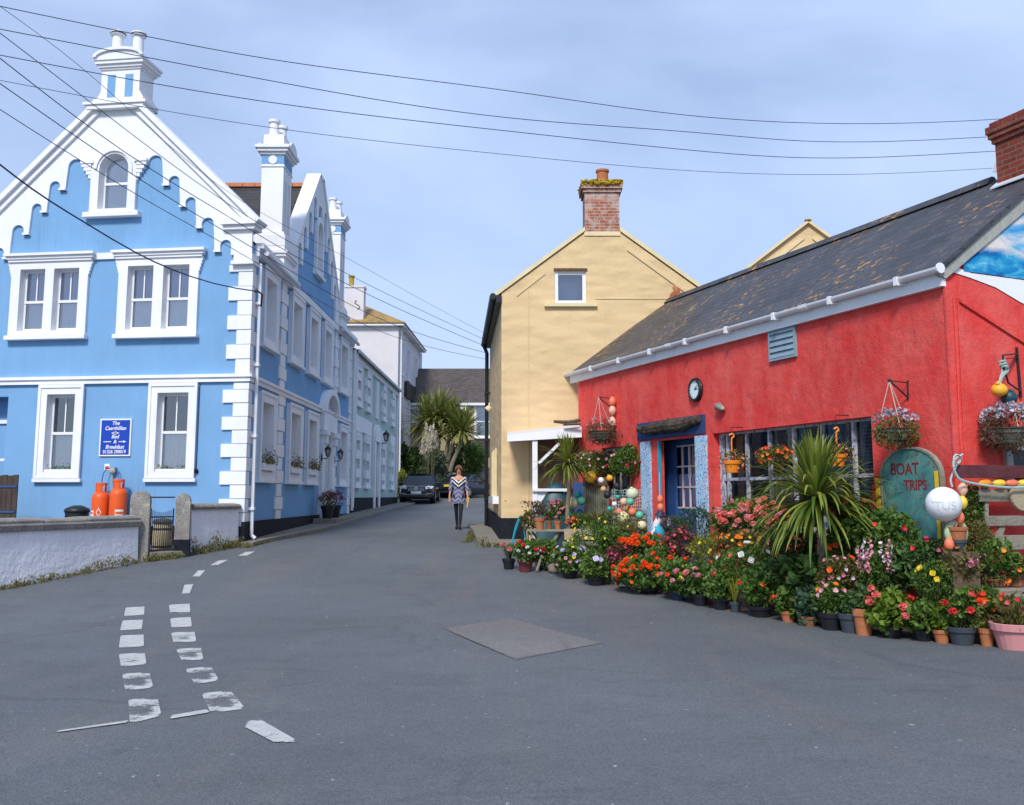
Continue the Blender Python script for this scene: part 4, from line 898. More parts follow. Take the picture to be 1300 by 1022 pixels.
b = MB(); b.pbox(KP, s0, s0+.75, zb-.03, zb+.03, -.2, .02); b.pbox(KP, s1, s0+.7, zb-.5, zb-.03, -.12, -.06); b.build('counter', M['white'], kk)
b = MB(); b.pbox(KP, s1, a1+.1, zb+.03, z2+.1, -.85, -.8); b.build('back_panel', M['wood_brown'], kk)
b = MB(); b.pbox(KP, s0+.9, a1+.1, .6, 1.9, -.5, -.46); b.build('side_door', M['doorblue'], kk)
b = MB(); b.tube([atY(703,535,20.95), atY(722,536.5,20.9), atY(737,533,20.9)], [.03,.05,.035], 7); b.tube([atY(715,539,20.9), atY(737,538,20.85)], .03, 6); tag(b.build('driftwood_log', M['wood_brown']), 'brown driftwood pieces lying on the white kiosk roof', 'driftwood')
# ------------------------------------------------------------------ walls, posts and gate on the left
def lowwall(label, p0, p1, th, zb0, zt, cop, name='garden_wall'):
    p0, p1 = Vector((*p0,0)), Vector((*p1,0)); d = (p1-p0).normalized(); n = Vector((d.y,-d.x,0)); L_ = (p1-p0).length
    P = Plane(p0, d, n); t = thing(name, label, 'wall', (p0+p1)/2+Vector((0,0,zb0)))
    k = max(2, int(L_/.5)); b = MB()
    vs = []
    for i in range(k+1):
        s = L_*i/k; w = .015*math.sin(i*1.7)
        vs += [P.pt(s,-.1,.04+w), P.pt(s,zt-cop,0+w*.5), P.pt(s,zt-cop,-th), P.pt(s,-.1,-th)]
    fs = [(4*i+j, 4*i+4+j, 4*i+4+(j+1)%4, 4*i+(j+1)%4) for i in range(k) for j in range(4)]+[(0,1,2,3),(4*k+3,4*k+2,4*k+1,4*k)]
    b.add(vs, fs); b.build('wall_face', M['wallwhite'], t)
    b = MB(); s = 0
    while s < L_-.02:
        e = min(s+R(.9,1.3), L_); e = L_ if L_-e < .4 else e; h = R(-.012,.012)
        b.pprism(Plane(P.pt(s+.004,0,0), n, d), [[(.055,zt-cop),(.075,zt-cop*.45),(.05,zt-cop*.38),(.055,zt-.03+h),(.02,zt+h),(-th*.5,zt+.02+h),(-th-.05,zt+h),(-th-.06,zt-cop)]], 0, e-s-.008); s = e
    b.build('coping', M['granite'], t, bevel=.012); return P
LW = lowwall('long low whitewashed garden wall with granite coping left of the gate', (-9.4,12.4), (-7.08,18.75), .35, .1, 1.22, .19)
lowwall('short whitewashed garden wall between the right gatepost and the blue house', (-6.42,19.8), (-5.92,21.4), .3, .45, 1.44, .11)
def gatepost(label, c, w, d, ztop, rot, black):
    t = thing('gatepost', label, 'gatepost', (c[0],c[1],gz(c[1])), 'granite gateposts')
    P = Plane((c[0]-w/2*math.cos(rot), c[1]-w/2*math.sin(rot)), (math.cos(rot),math.sin(rot)), (math.sin(rot),-math.cos(rot)))
    b = MB(); b.pprism(P, [[(0,0),(w,0),(w,ztop-.16)]+[(w/2+w/2*math.cos(PI*i/8), ztop-.16+.16*math.sin(PI*i/8)) for i in range(1,8)]+[(0,ztop-.16)]], -d/2, d/2); b.build('stone', M['granite'], t, bevel=.025)
    if black: b = MB(); b.pbox(P, -.008, w+.008, 0, gz(c[1])+.33, -d/2-.01, d/2+.01); b.build('tarred_foot', M['plinth'], t)
gatepost('rounded granite gatepost at the end of the long white wall', (-7.14,18.98), .36, .30, 1.70, .25, False)
gatepost('rounded granite gatepost with a black painted foot', (-6.52,19.58), .28, .28, 1.66, .25, True)
gt = thing('garden_gate', 'small black iron bar gate between the two granite posts', 'gate', (-6.8,19.35,.4))
GT = Plane((-7.0,19.15), (.30,.36)); b = MB()
for k in range(10): s = .04+.043*k; b.tube([GT.pt(s,.50,0), GT.pt(s,1.33-.04*math.sin(PI*k/9),0)], .008, 5)
b.build('bars', M['iron'], gt)
b = MB(); b.tube([GT.pt(0,1.20,.0),GT.pt(.48,1.20,0)], .014, 5); b.tube([GT.pt(0,.56,0),GT.pt(.48,.56,0)], .014, 5); b.tube([GT.pt(0,.45,0),GT.pt(0,1.36,0)], .016, 6); b.tube([GT.pt(.48,.45,0),GT.pt(.48,1.36,0)], .016, 6); b.tube([GT.pt(-.05,1.58,0),GT.pt(.5,1.58,0)], .014, 5); b.build('frame', M['iron'], gt)
b = MB(); b.box((-6.8,19.3,.47),(.7,.35,.14),(.64,.77,0),(.77,-.64,0)); tag(b.build('doorstep', M['concrete'], bevel=.02), 'stone step under the iron garden gate', 'step')
# barrel and crate seen through the gate
c = Vector((*[atY(206,680,20.2)[i] for i in (0,1)], .47)); t = thing('barrel_planter', 'wooden slatted barrel standing behind the iron gate', 'barrel', c)
b = MB(); b.lathe([(.17,0),(.19,.2),(.19,.4),(.175,.58)], c, 18); b.build('staves', M['wood_plank'], t)
b = MB()
for z in (.1,.45): b.lathe([(.193,z),(.196,z+.02),(.193,z+.04)], c, 18, capb=False, capt=False)
b.build('hoops', M['iron'], t); b = MB(); b.lathe([(.20,.58),(.205,.62),(.17,.66),(.03,.69)], c, 16); b.build('lid', M['greypot'], t)
# gas cylinders with their regulator
def cylinder(s, off, top, label, flip):
    z0 = gz(21.3)+.02; c = GA.pt(s, z0, off); h = top-z0; r = .185
    t = thing('gas_cylinder', label, 'gas cylinder', c, 'orange gas cylinders'); hb = h-.34
    b = MB(); b.lathe([(.16,0),(.17,.03),(r,.06),(r,hb),(.178,hb+.05),(.15,hb+.11),(.09,hb+.15),(.04,hb+.16)], c, 24); b.build('body', M['gas'], t, smooth=True)
    b = MB()
    for a in (-.25, 1.85, 3.9):
        vs = []; n = 8
        for rr in (.115,.105):
            for zz in (hb+.10,h):
                vs += [c+Vector((rr*math.cos(a+1.5*i/n), rr*math.sin(a+1.5*i/n), zz)) for i in range(n+1)]
        m = n+1; fs = []
        for i in range(n): fs += [(i,i+1,m+i+1,m+i),(2*m+i+1,2*m+i,3*m+i,3*m+i+1),(m+i,m+i+1,3*m+i+1,3*m+i)]
        b.add(vs, fs)
    b.lathe([(.117,h-.05),(.122,h-.045),(.122,h-.005),(.105,h)], c, 20, capb=False, capt=False); b.build('collar', M['gas'], t)
    b = MB(); b.lathe([(.025,0),(.025,.12),(.04,.12),(.04,.16)], c+Vector((0,0,hb+.15)), 8); b.build('valve', M['iron'], t)
    b = MB()
    def patch(a0, a1, z0_, z1_, e=.002):
        n = 6; vs = [c+Vector(((r+e)*math.cos(a0+(a1-a0)*i/n), (r+e)*math.sin(a0+(a1-a0)*i/n), z)) for z in (z0_,z1_) for i in range(n+1)]
        b.add(vs, [(i,i+1,n+2+i,n+1+i) for i in range(n)])
    if flip: patch(-1.5,-.55,.62,.76); patch(-1.5,-.6,.52,.56)
    else: patch(-2.7,-1.95,.62,.74); patch(-2.6,-2.0,.54,.57); patch(-1.6,-1.1,.5,.53); b.add([c+Vector(((r+.003)*math.cos(a), (r+.003)*math.sin(a), z)) for a, z in ((-1.35,.60),(-1.05,.70),(-1.35,.80),(-1.65,.70))], [(0,1,2,3)])
    b.build('label', M['signwhite'], t)
    b = MB(); 
    if flip: patch(-1.45,-.6,.66,.72,.004)
    else: patch(-2.6,-2.05,.66,.71,.004); b.add([c+Vector(((r+.006)*math.cos(a), (r+.006)*math.sin(a), z)) for a, z in ((-1.35,.63),(-1.13,.70),(-1.35,.77),(-1.57,.70))], [(0,1,2,3)])
    b.build('label_band', M['gas'], t); return c, hb
s0, zt0 = GA.px(129,613,.3); s1, zt1 = GA.px(151.5,608.5,.3)
cA, hA = cylinder(s0, .3, zt0, 'left orange gas cylinder of the pair against the blue wall, with diamond hazard label', False); cB, hB = cylinder(s1, .3, zt1, 'right orange gas cylinder of the pair against the blue wall, beside the gatepost', True)
rg = thing('gas_regulator', 'gas regulator with looping blue hoses above the orange cylinders', 'regulator', GA.at(142,600,.05)); q = GA.at(143,598,.07)
b = MB(); b.lathe([(.05,-.06),(.07,-.02),(.07,.03),(.03,.06)], q, 12, GA.n); b.box(q+Vector((0,0,.06)), (.12,.06,.05)); b.tube([q, q+Vector((0,0,-.28))], .015, 6); b.build('valve_body', M['lintelgrey'], rg)
b = MB()
for cc_, hh, sx in ((cA,hA,-1),(cB,hB,1)):
    e = cc_+Vector((0,-.0,hh+.27)); b.tube([q+Vector((0,0,.05)), q+Vector((sx*.11,-.04,.06)), q+Vector((sx*.16,-.1,-.05)), (q+e)/2+Vector((sx*.09,-.06,-.06)), e], .012, 6)
b.build('hose', M['doorblue'], rg); 
b = MB(); b.pbox(GA, *sorted((GA.px(133,590)[0], GA.px(139.5,590)[0])), GA.px(136,597)[1], GA.px(136,589)[1], .0, .012); n_ = b.build('notice', M['signwhite']); tag(n_, 'small white and red gas warning notice above the left cylinder', 'notice')
b = MB(); b.pbox(GA, *sorted((GA.px(134,590)[0], GA.px(138.8,590)[0])), GA.px(136,596)[1], GA.px(136,592)[1], .012, .014); b.build('red_panel', M['redpaint'], n_)
# black lidded bin behind the wall
c = atY(98,648,19.6); c = Vector((c.x, c.y, gz(19.6))); zt = atY(98,641.5,19.6).z; t = thing('dustbin', 'black domed lid of a dustbin behind the long white wall', 'dustbin', c); h = zt-c.z
b = MB(); b.lathe([(.19,0),(.225,h-.12)], c, 20); b.build('body', M['blackpot'], t); b = MB(); b.lathe([(.24,h-.14),(.245,h-.10),(.22,h-.06),(.13,h-.02),(.06,h)], c, 20); b.build('lid', M['blackpot'], t, smooth=True)
# boarded yard gate at the left edge
FP = Plane(GA.pt(0,0,1.1), GA.a, GA.n); s1 = FP.px(22,620)[0]; t = thing('yard_gate', 'dark weathered boarded yard gate with blue strap hinges at the left edge', 'gate', FP.pt(s1+.5,.5,0)); b = MB(); zt = FP.px(10,602)[1]
for k in range(9): b.pbox(FP, s1+.125*k, s1+.125*k+.117, .55, zt-R(0,.03), -.03, 0)
b.build('boards', M['wood_fence'], t)
for y in (618,650): b = MB(); z = FP.px(15,y)[1]; b.pbox(FP, s1+.02, s1+.85, z-.015, z+.02, 0, .02); b.build('strap_hinge', M['doorblue'], t)
# porch window in the recess
PW = Plane(GA.pt(0,0,-.5), GA.a, GA.n); s1 = PW.px(15,560)[0]; zt, zb = PW.px(5,538)[1], 1.6
sash_window(PW, s1, s1+1.1, zb, zt, blue, .0, 0, .02, 2, 1, sill=0, back='dark', top='dark', stiles=.06); b = MB(); b.pbox(PW, s1-.06, s1+1.2, zt, zt+.09, 0, .05); b.build('lintel', M['white'], blue)
# small sensor on the gable, cable bracket
b = MB(); q = GA.at(249.5,598,.0); b.lathe([(.05,0),(.05,.05),(.02,.07)], q, 8, GA.n); b.tube([q+GA.n*.01, GA.pt(GA.px(252,540)[0],4.1,.012)], .006, 5); tag(b.build('cable_box', M['plinth']), 'small dark cable box to the right of the right ground floor window', 'cable box')
# weeds along the foot of the walls
b = MB(); f = MB()
def weeds(p, q, n, h):
    for k in range(n):
        t = R(0,1); c = Vector(p)*(1-t)+Vector(q)*t; c.z = gz(c.y); c += Vector((random.gauss(.03,.05), random.gauss(-.02,.05), 0))
        hh = h*R(.3,1)*(.4+.9*abs(mnoise.noise((c.x*1.3, c.y*1.3, 0)))*2)
        for j in range(5): leaf_at(b, c+Vector((R(-.05,.05),R(-.05,.05),R(0,hh))), .06, (R(-1,1),R(-1,1),R(.3,1.4)), .35)
weeds((-9.0,13.3,0), (-7.0,18.75,0), 260, .16); weeds((-6.95,18.85,0), (-6.5,19.4,0), 120, .16); weeds((-6.4,19.75,0), (-5.85,21.3,0), 220, .28); weeds((-5.7,21.0,0),(-5.5,22.2,0), 90, .12); weeds((-.75,21.15,0),(.35,21.3,0), 80, .2); weeds((-1.0,22,0),(-1.05,26,0), 90, .08)
tag(b.build('weeds', L['olive'], uv=False), kind='stuff', label='weeds and grass growing along the foot of the walls')
# ------------------------------------------------------------------ overhead wires
def spline(pts, n=12):
    out = []
    for i in range(len(pts)-1):
        p0, p1, p2, p3 = pts[max(i-1,0)], pts[i], pts[i+1], pts[min(i+2,len(pts)-1)]
        for k in range(n):
            t = k/n; out.append(.5*((2*p1)+(p2-p0)*t+(2*p0-5*p1+4*p2-p3)*t*t+(3*p1-p0-3*p2+p3)*t**3))
    return out+[pts[-1]]
def wire(pix, x0, Y0, x1, Y1, r, label, group=None):
    pts = []; n = len(pix); X = [q[0] for q in pix]; Yv = [q[1] for q in pix]
    m = [0]*n; A = [[0]*3 for _ in range(n)]; D = [0]*n          # natural cubic y(x), so the wire hangs without kinks
    for i in range(1, n-1):
        h0, h1 = X[i]-X[i-1], X[i+1]-X[i]; A[i] = [h0, 2*(h0+h1), h1]; D[i] = 6*((Yv[i+1]-Yv[i])/h1-(Yv[i]-Yv[i-1])/h0)
    for i in range(2, n-1): f = A[i][0]/A[i-1][1]; A[i][1] -= f*A[i-1][2]; D[i] -= f*D[i-1]
    for i in range(n-2, 0, -1): m[i] = (D[i]-A[i][2]*m[i+1])/A[i][1]
    fine = []
    for i in range(n-1):
        h = X[i+1]-X[i]; k = max(2, int(h/22))
        for j in range(k + (i == n-2)):
            x = X[i]+h*j/k; a, b_ = (X[i+1]-x)/h, (x-X[i])/h; fine.append((x, a*Yv[i]+b_*Yv[i+1]+((a**3-a)*m[i]+(b_**3-b_)*m[i+1])*h*h/6))
    for x, y in fine:
        t = (x-x0)/(x1-x0); Y = 1/((1-t)/Y0+t/Y1); pts.append(atY(x, y, Y))
    d = (pts[0]-pts[1]).normalized(); pts = [pts[0]+d*9+Vector((0,0,.5))]+pts
    b = MB(); b.tube(pts, r, 5); tag(b.build('overhead_wire', M['wire'], uv=False), label, 'wire', group)
M['wire'] = mat('wire_black', (.035,.045,.12), .6, .1, 3, 0)
for i, (pix, r) in enumerate((([(0,8),(190,47),(330,73),(650,116),(860,145),(1080,157),(1300,149),(1420,139)], .010), ([(0,37),(330,100),(650,150),(880,168),(1020,179),(1270,173),(1420,166)], .010),
        ([(0,70),(330,128),(650,167),(880,191),(1010,200),(1262,192),(1420,184)], .010), ([(0,102),(330,160),(650,197),(880,217),(1100,221),(1268,213),(1420,203)], .007))):
    wire(pix, 0, 15, 1420, 24, r*.78, ['highest', 'second highest', 'third highest', 'lowest, thinnest'][i]+' of four overhead wires sweeping from the blue house to the red brick chimney', 'wires across the sky')
for i, (pix, r) in enumerate((([(0,8),(100,83),(280,237),(430,322),(540,383),(617,424)], .004), ([(0,42),(102,120),(265,242),(430,342),(617,432)], .006), ([(0,74),(163,196),(265,260),(420,350),(617,440)], .007),
        ([(0,106),(229,260),(328,319),(476,402),(617,448)], .007), ([(0,139),(196,260),(318,329),(476,418),(617,456)], .006))):
    wire(pix, 0, 12, 617, 30, r, ['topmost, very thin', 'second from top', 'middle', 'fourth from top', 'lowest'][i]+' of five wires running down across the blue gable towards the yellow house', 'wires to the yellow house')
wire([(0,209),(41,240),(110,284),(173,321),(242,351),(300,366),(328,370)], 0, 14, 328, 21.35, .014, 'thick black cable sagging to the corner of the blue house')
b = MB(); q = atY(328,370,21.35); b.tube([q+Vector((-.1,0,0)), q, q+Vector((.06,.1,-.05)), q+Vector((.02,.2,-.3))], .022, 6); b.lathe([(.05,0),(.03,.06)], q+Vector((-.05,0,-.02)), 8); tag(b.build('cable_bracket', M['iron']), 'cable bracket on the corner of the blue house', 'bracket')
# rough cable on the green house
# ------------------------------------------------------------------ the red cottage
_a = Vector((-.377,1,0)).normalized(); _n = Vector((-_a.y, _a.x, 0))
RP = Plane((5.27,11.66), _a, _n); RG = Plane((5.27,11.66), (-_n.x,-_n.y), (-_a.x, -_a.y))
red = thing('cottage', 'long red limewashed cottage shop with slate roof behind the flower display', 'cottage', RP.pt(5,.1,-2))
RL, EV, RZ, RD = 10.74, 4.34, 6.05, 2.1
winh = rect(1.40, 5.28, 1.05, 2.655); doorh = rect(5.80, 7.16, .1, 2.63); swh = rect(8.27, 9.6, 1.55, 2.6)
b = MB(); b.face(RP, [rect(0, RL, -.2, EV), winh, doorh, swh])
b.reveal(RP, winh, 0, -.2); b.reveal(RP, doorh, 0, -.12); b.reveal(RP, swh, 0, -.14)
b.face(RG, [[(0,-.2),(2*RD,-.2),(2*RD,EV),(RD,RZ-.08),(0,EV)]])
b.poly(RP.pt(RL,-.2), RP.pt(RL,EV), RP.pt(RL,RZ-.1,-RD), RP.pt(RL,EV,-2*RD), RP.pt(RL,-.2,-2*RD)); b.poly(RP.pt(0,-.2,-2*RD), RP.pt(0,EV,-2*RD), RP.pt(RL,EV,-2*RD), RP.pt(RL,-.2,-2*RD))
b.build('wall', M['red'], red)
b = MB(); b.pbox(RG, -.02, .05, .2, 4.2, -.01, .015); b.tube([RG.pt(.10+.012*math.sin(z*2.1), z, .012) for z in [1.6+.2*i for i in range(13)]], .012, 5); b.tube([RG.pt(.16+.015*math.sin(z*1.7+1), z, .012) for z in [1.6+.2*i for i in range(13)]], .008, 5); b.pprism(RG, [[(.2,3.95),(.2,4.0),(1.5,3.42),(1.5,3.36)]], 0, .03); b.build('render_edge', M['red'], red)
b = MB(); b.face(RG, [[(.0,4.34),(.06,4.42),(.42,4.33),(1.6,4.30),(4.0,4.2),(4.1,3.2),(3.2,3.3),(1.5,3.93),(1.2,4.02),(.8,4.18),(.4,4.27)]], .012); b.build('white_band', M['white'], red)
mb_ = MB(); mb_.face(RG, [[(.30,4.345),(1.6,4.31),(3.9,4.25),(3.75,4.72),(RD,RZ-.25),(.28,4.52)]], .018); mb_.build('mural', M['mural'], red, base=None)
b = MB(); sl = (RZ-4.36)/(RD+.15)
b.pprism(RG, [[(-.15,4.26),(RD,RZ-.05),(RD,RZ-.30),(-.02,4.22)]], .0, .05); b.pprism(RG, [[(2*RD+.15,4.26),(RD,RZ-.05),(RD,RZ-.30),(2*RD+.02,4.22)]], .0, .05); b.build('cement_verge', M['lintelgrey'], red)
b = MB(); zE = 4.36
roof_slab(b, [RP.pt(-.09,zE,.15), RP.pt(RL+.02,zE,.15), RP.pt(RL-.3,RZ,-RD), RP.pt(-.09,RZ,-RD)], .05); roof_slab(b, [RP.pt(-.09,RZ,-RD), RP.pt(RL-.3,RZ,-RD), RP.pt(RL,zE,-2*RD-.15), RP.pt(-.09,zE,-2*RD-.15)], .05); rf = b.build('roof', M['slate'], red)
b = MB(); s = 1.1
while s < RL-.4:
    b.prism([[RP.pt(s,RZ-.06,-RD+.13), RP.pt(s,RZ+.06,-RD+.03), RP.pt(s,RZ+.06,-RD-.03), RP.pt(s,RZ-.06,-RD-.13)]], RP.a*.44); s += .45
b.build('ridge_tiles', M['slate'], rf)
q = RP.pt(10.05, RZ+.02, -RD); b = MB(); b.tube([q+Vector((0,0,-.1)), q+Vector((.0,0,.06)), q+_a*-.12+Vector((0,0,.12)), q+_a*-.08+Vector((0,0,.2)), q+_a*-.02+Vector((0,0,.27))], [.10,.10,.08,.06,.03], 8); b.tube([q+_a*.1+Vector((0,0,-.06)), q+_a*-.25+Vector((0,0,.03))], .05, 6)
b.tube([q+_a*-.05+Vector((0,0,.2)), q+_a*.05+Vector((0,0,.24))], [.05,.02], 6); b.build('ridge_finial', M['terracotta'], rf, smooth=True)
b = MB(); b.pbox(RP, -.02, RL+.3, 4.13, 4.31, .0, .075); b.build('fascia', M['pvcwhite'], red)
b = MB(); n = 8; prof = [(.145+.06*math.cos(PI+PI*i/n), 4.345+.065*math.sin(PI+PI*i/n)) for i in range(n+1)]+[(.145+.050*math.cos(2*PI-PI*i/n), 4.345+.055*math.sin(2*PI-PI*i/n)) for i in range(n+1)]
b.prism([[RP.pt(-.06, z, o) for o, z in prof]], RP.a*(RL+.42))
for s in (.6,1.9,3.2,4.5,5.8,7.1,8.4,9.7): b.pbox(RP, s-.03, s+.03, 4.25, 4.36, .075, .215)
for s in (2.5, 6.4): b.prism([[RP.pt(s-.09, z+(-.01 if z < 4.345 else .01), o) for o, z in prof]], RP.a*.18)
b.tube([RP.pt(-.08,4.33,.145), RP.pt(-.10,4.33,.145)], .066, 10); b.build('gutter', M['pvcwhite'], red)
cq = RP.pt(.37, 0, -RD); ux, uy = RP.a, RP.n
b = MB(); bx = lambda z0, z1, e: b.box((cq.x,cq.y,(z0+z1)/2), (.72+e,.66+e,z1-z0), ux, uy)
bx(5.3,6.42,0); bx(6.42,6.49,.06); bx(6.49,6.56,.12); bx(6.56,6.66,.16); bx(6.66,6.72,.08); ch = b.build('chimney', M['brick_red'], red)
b = MB(); b.prism([[RP.pt(.735,z,-RD+o) for z, o in ((6.02,.40),(6.16,.34),(6.16,-.34),(6.02,-.4))]], RP.a*.012); b.prism([[RP.pt(s, RZ+.04+(zE-RZ)*((o)/(RD+.15)), -RD+o) for s, o in ((.78,.0),(.78,.42),(-.05,.42),(-.05,.34),(.73,.34),(.73,0))]], (0,0,.02)); b.build('lead_flashing', M['grey_plastic'], ch)
# shop window
W0, W1, ZB, ZT, WO = 1.40, 5.28, 1.05, 2.655, -.16
b = MB(); cols = [5.05, 4.5, 3.88, 3.26, 2.6, 1.93]
for k, s in enumerate(cols): b.pbox(RP, s-.024, s+.024, ZB, ZT, WO-.05, WO+.03)
b.pbox(RP, W0, W0+.05, ZB, ZT, WO-.05, WO+.03); b.pbox(RP, W1-.10, W1, ZB, ZT, WO-.05, WO+.03)
e = [W0+.026]+sorted([c for c in cols])+[W1-.076]
for a, c in zip(e, e[1:]):
    a_, c_ = a+.024, c-.024; b.pbox(RP, a_, c_, 1.855, 1.905, WO-.045, WO+.022); b.pbox(RP, a_, c_, ZT-.04, ZT, WO-.045, WO+.02); b.pbox(RP, a_, c_, ZB, ZB+.1, WO-.045, WO+.03)
sw = b.build('shop_window', M['blueframe'], red)
g = MB(); g.face(RP, [rect(W0, W1, ZB, ZT)], WO-.02); g.build('pane', M['shopglass'], sw)
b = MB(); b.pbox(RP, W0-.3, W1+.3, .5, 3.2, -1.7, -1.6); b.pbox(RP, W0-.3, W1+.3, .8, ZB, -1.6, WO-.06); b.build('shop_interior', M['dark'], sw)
b = MB(); z = ZT-.08
while z > ZB+.1: b.pprism(RP, [rect(W0+.06, 1.89, z-.035, z)], WO-.10-.03, WO-.10+.005); z -= .05
b.build('louvre_blind', M['wood_brown'], sw)
b = MB(); b.pbox(RP, 4.80, 5.0, ZB, ZT, WO-.16, WO-.12); b.pbox(RP, 4.05,4.35,ZB,1.75,-.7,-.6); b.build('shop_shelving', M['terradark'], sw)
b = MB()
for i in range(9): s = R(2.1,4.7); z = R(1.15,2.4); b.pbox(RP, s, s+R(.1,.35), z, z+R(.08,.3), -.95-R(0,.4), -.85)
b.build('shop_stock', M['doorblue'], sw)
b = MB(); b.tube([RP.pt(3.25,1.95,-.42), RP.pt(2.75,2.5,-.4)], .012, 5); b.tube([RP.pt(3.2,2.5,-.42), RP.pt(2.7,2.0,-.4)], .012, 5); b.tube([RP.pt(3.85,2.0,-.42), RP.pt(3.4,2.45,-.4)], .012, 5)
for i in range(7): b.ball(RP.pt(R(2.1,4.6), R(1.2,1.7), -.5), R(.04,.08), 8, 6)
b.build('shop_ornaments', M['curtain'], sw)
# door
DO = -.42; l0, zt = RP.px(850,568,DO); l1, zb = RP.px(886.5,645,DO)
b = MB(); d0, d1 = 5.72, 7.16
b.pbox(RP, d0, d1, .15, 2.75, DO-.12, DO-.06)
gz0, gz1 = min(zb,zt), max(zb,zt); g0, g1 = min(l0,l1), max(l0,l1)
b.pbox(RP, d0, g0, .15, 2.7, DO-.03, DO+.02); b.pbox(RP, g1, d1+.12, .15, 2.7, DO-.03, DO+.02); b.pbox(RP, g0, g1, .15, gz0, DO-.03, DO+.02); b.pbox(RP, g0, g1, gz1, 2.7, DO-.03, DO+.02)
b.pbox(RP, g1+.06, d1, .15, 2.63, DO+.02, DO+.07); 
d = b.build('door', M['doorblue'], red)
b = MB(); b.pbox(RP, 7.11, 7.158, .15, 2.62, -.03, .015); b.build('door_trim', M['turquoise'], d)
b = MB(); 
for k in range(5): s = g0+(g1-g0)*k/4; b.pbox(RP, s-.014, s+.014, gz0, gz1, DO-.01, DO+.024)
for k in range(4): z = gz0+(gz1-gz0)*k/3; b.pbox(RP, g0, g1, z-.014, z+.014, DO-.012, DO+.028)
b.build('glazing_bars', M['barpink'], d)
g = MB(); g.face(RP, [rect(g0, g1, gz0, gz1)], DO-.004); g.build('pane', M['shopglass'], d)
b = MB(); n = 20; b.add([RP.pt(g0+(g1-g0)*i/n, z, DO-.022+.006*(-1)**i) for z in (gz0, gz0+.62+0) for i in range(n+1)], [(i,i+1,n+2+i,n+1+i) for i in range(n)]); b.build('door_curtain', M['blind'], d, uv=False)
b = MB(); b.add([RP.pt(s, z, DO-.024) for s, z in ((g0+.02,gz0+.62),(g0+.24,gz0+.62),(g0+.20,gz1),(g0+.02,gz1))]+[RP.pt(s, z, DO-.024) for s, z in ((g1-.24,gz0+.62),(g1-.02,gz0+.62),(g1-.02,gz1),(g1-.16,gz1))], [(0,1,2,3),(4,5,6,7)]); b.build('side_curtain', M['wood_plank'], d, uv=False)
b = MB(); b.pbox(RP, g0+.21, g0+.31, gz0+.55, gz0+.78, DO+.0, DO+.004); b.build('notice', M['signwhite'], d); b = MB(); b.pbox(RP, g0+.23, g0+.29, gz0+.6, gz0+.70, DO+.004, DO+.006); b.build('notice_print', M['doorblue'], d)
b = MB(); b.pbox(RP, 5.70, 7.4, -.1, .38, DO-.1, .05); b.build('doorstep', M['concrete'], red)
b = MB(); b.pbox(RP, 5.45, 5.80, .2, 2.64, -.01, .04); b.build('pilaster', M['floral'], red); b = MB(); b.pbox(RP, 7.43, 7.80, .2, 2.64, -.01, .04); b.build('pilaster', M['floral'], red)
b = MB(); b.pbox(RP, 5.49, 7.91, 2.67, 3.0, -.01, .05); bd = b.build('door_board', M['boardblue'], red)
b = MB(); P0 = [RP.at(x, y, .10) for x, y in ((811,545),(820,545),(835,543),(850,540),(862,540),(875,536),(887,532))]
b.tube(spline(P0, 5), [.065+.06*math.sin(min(i,30-i)/30*PI)+R(-.02,.02) for i in range(31)], 9); 
for k in range(5): o = R(-.09,.09); b.tube([p+Vector((0,0,o+R(-.02,.02)))+RP.n*R(.05,.09) for p in P0[1:-1-k%2]], [.02]*(len(P0)-2-k%2), 5)
tag(b.build('driftwood', M['wood_drift']), 'long black driftwood branch fixed on the blue board over the shop door', 'driftwood')
# small left window
f = MB(); f.pprism(RP, [swh, rect(8.33,9.54,1.61,2.54)], -.15, -.10); f.pbox(RP, 8.90,8.95,1.6,2.55,-.14,-.10); f.pbox(RP, 8.6,8.64,1.6,2.55,-.14,-.11); f.pbox(RP, 9.22,9.26,1.6,2.55,-.14,-.11); w = f.build('window', M['lintelgrey'], red)
g = MB(); g.face(RP, [rect(8.3,9.57,1.58,2.57)], -.125); g.build('pane', M['shopglass'], w); g = MB(); g.pbox(RP, 8.1,9.8,1.4,2.8,-.6,-.55); g.build('dark_room', M['dark'], w)
# wall furniture
ck = thing('wall_clock', 'round black rimmed wall clock with pale face on the red wall', 'clock', RP.pt(5.74,3.45,0)); q = RP.pt(5.74,3.45,0)
b = MB(); b.lathe([(.20,0),(.215,.03),(.20,.07),(.165,.075),(.16,.05)], q, 28, RP.n, capt=False); b.build('rim', M['black'], ck)
b = MB(); b.lathe([(.165,.04),(.165,.052)], q, 28, RP.n); b.build('face', M['clockface'], ck)
b = MB()
for i in range(12): a = i*PI/6; b.bar(RP.pt(5.74+.13*math.cos(a),3.45+.13*math.sin(a),.054), RP.pt(5.74+.148*math.cos(a),3.45+.148*math.sin(a),.054), .008, .003, RP.n)
b.bar(RP.pt(5.74,3.45,.056), RP.pt(5.63,3.44+.02,.056), .012, .004, RP.n); b.bar(RP.pt(5.74,3.45,.058), RP.pt(5.66,3.51,.058), .016, .004, RP.n); b.build('hands', M['iron'], ck)
q = RP.pt(4.93,3.06,.06); b = MB(); b.tube([q+_a*.13, q+_a*.05+Vector((0,0,.03)), q-_a*.03, q-_a*.12+Vector((0,0,-.03))], [.035,.06,.06,.02], 8)
for k in range(4): b.tube([q+_a*(.1-.05*k), q+_a*(.12-.05*k)+Vector((0,0,.09))+RP.n*.02], [.02,.012], 5)
tag(b.build('shell_ornament', M['granite'], smooth=True), 'grey spiky shell ornament on the red wall right of the clock', 'ornament')
vt = thing('louvred_shutter', 'small blue grey slatted shutter under the eaves of the red wall', 'shutter', RP.pt(3.23,3.67,0))
b = MB()
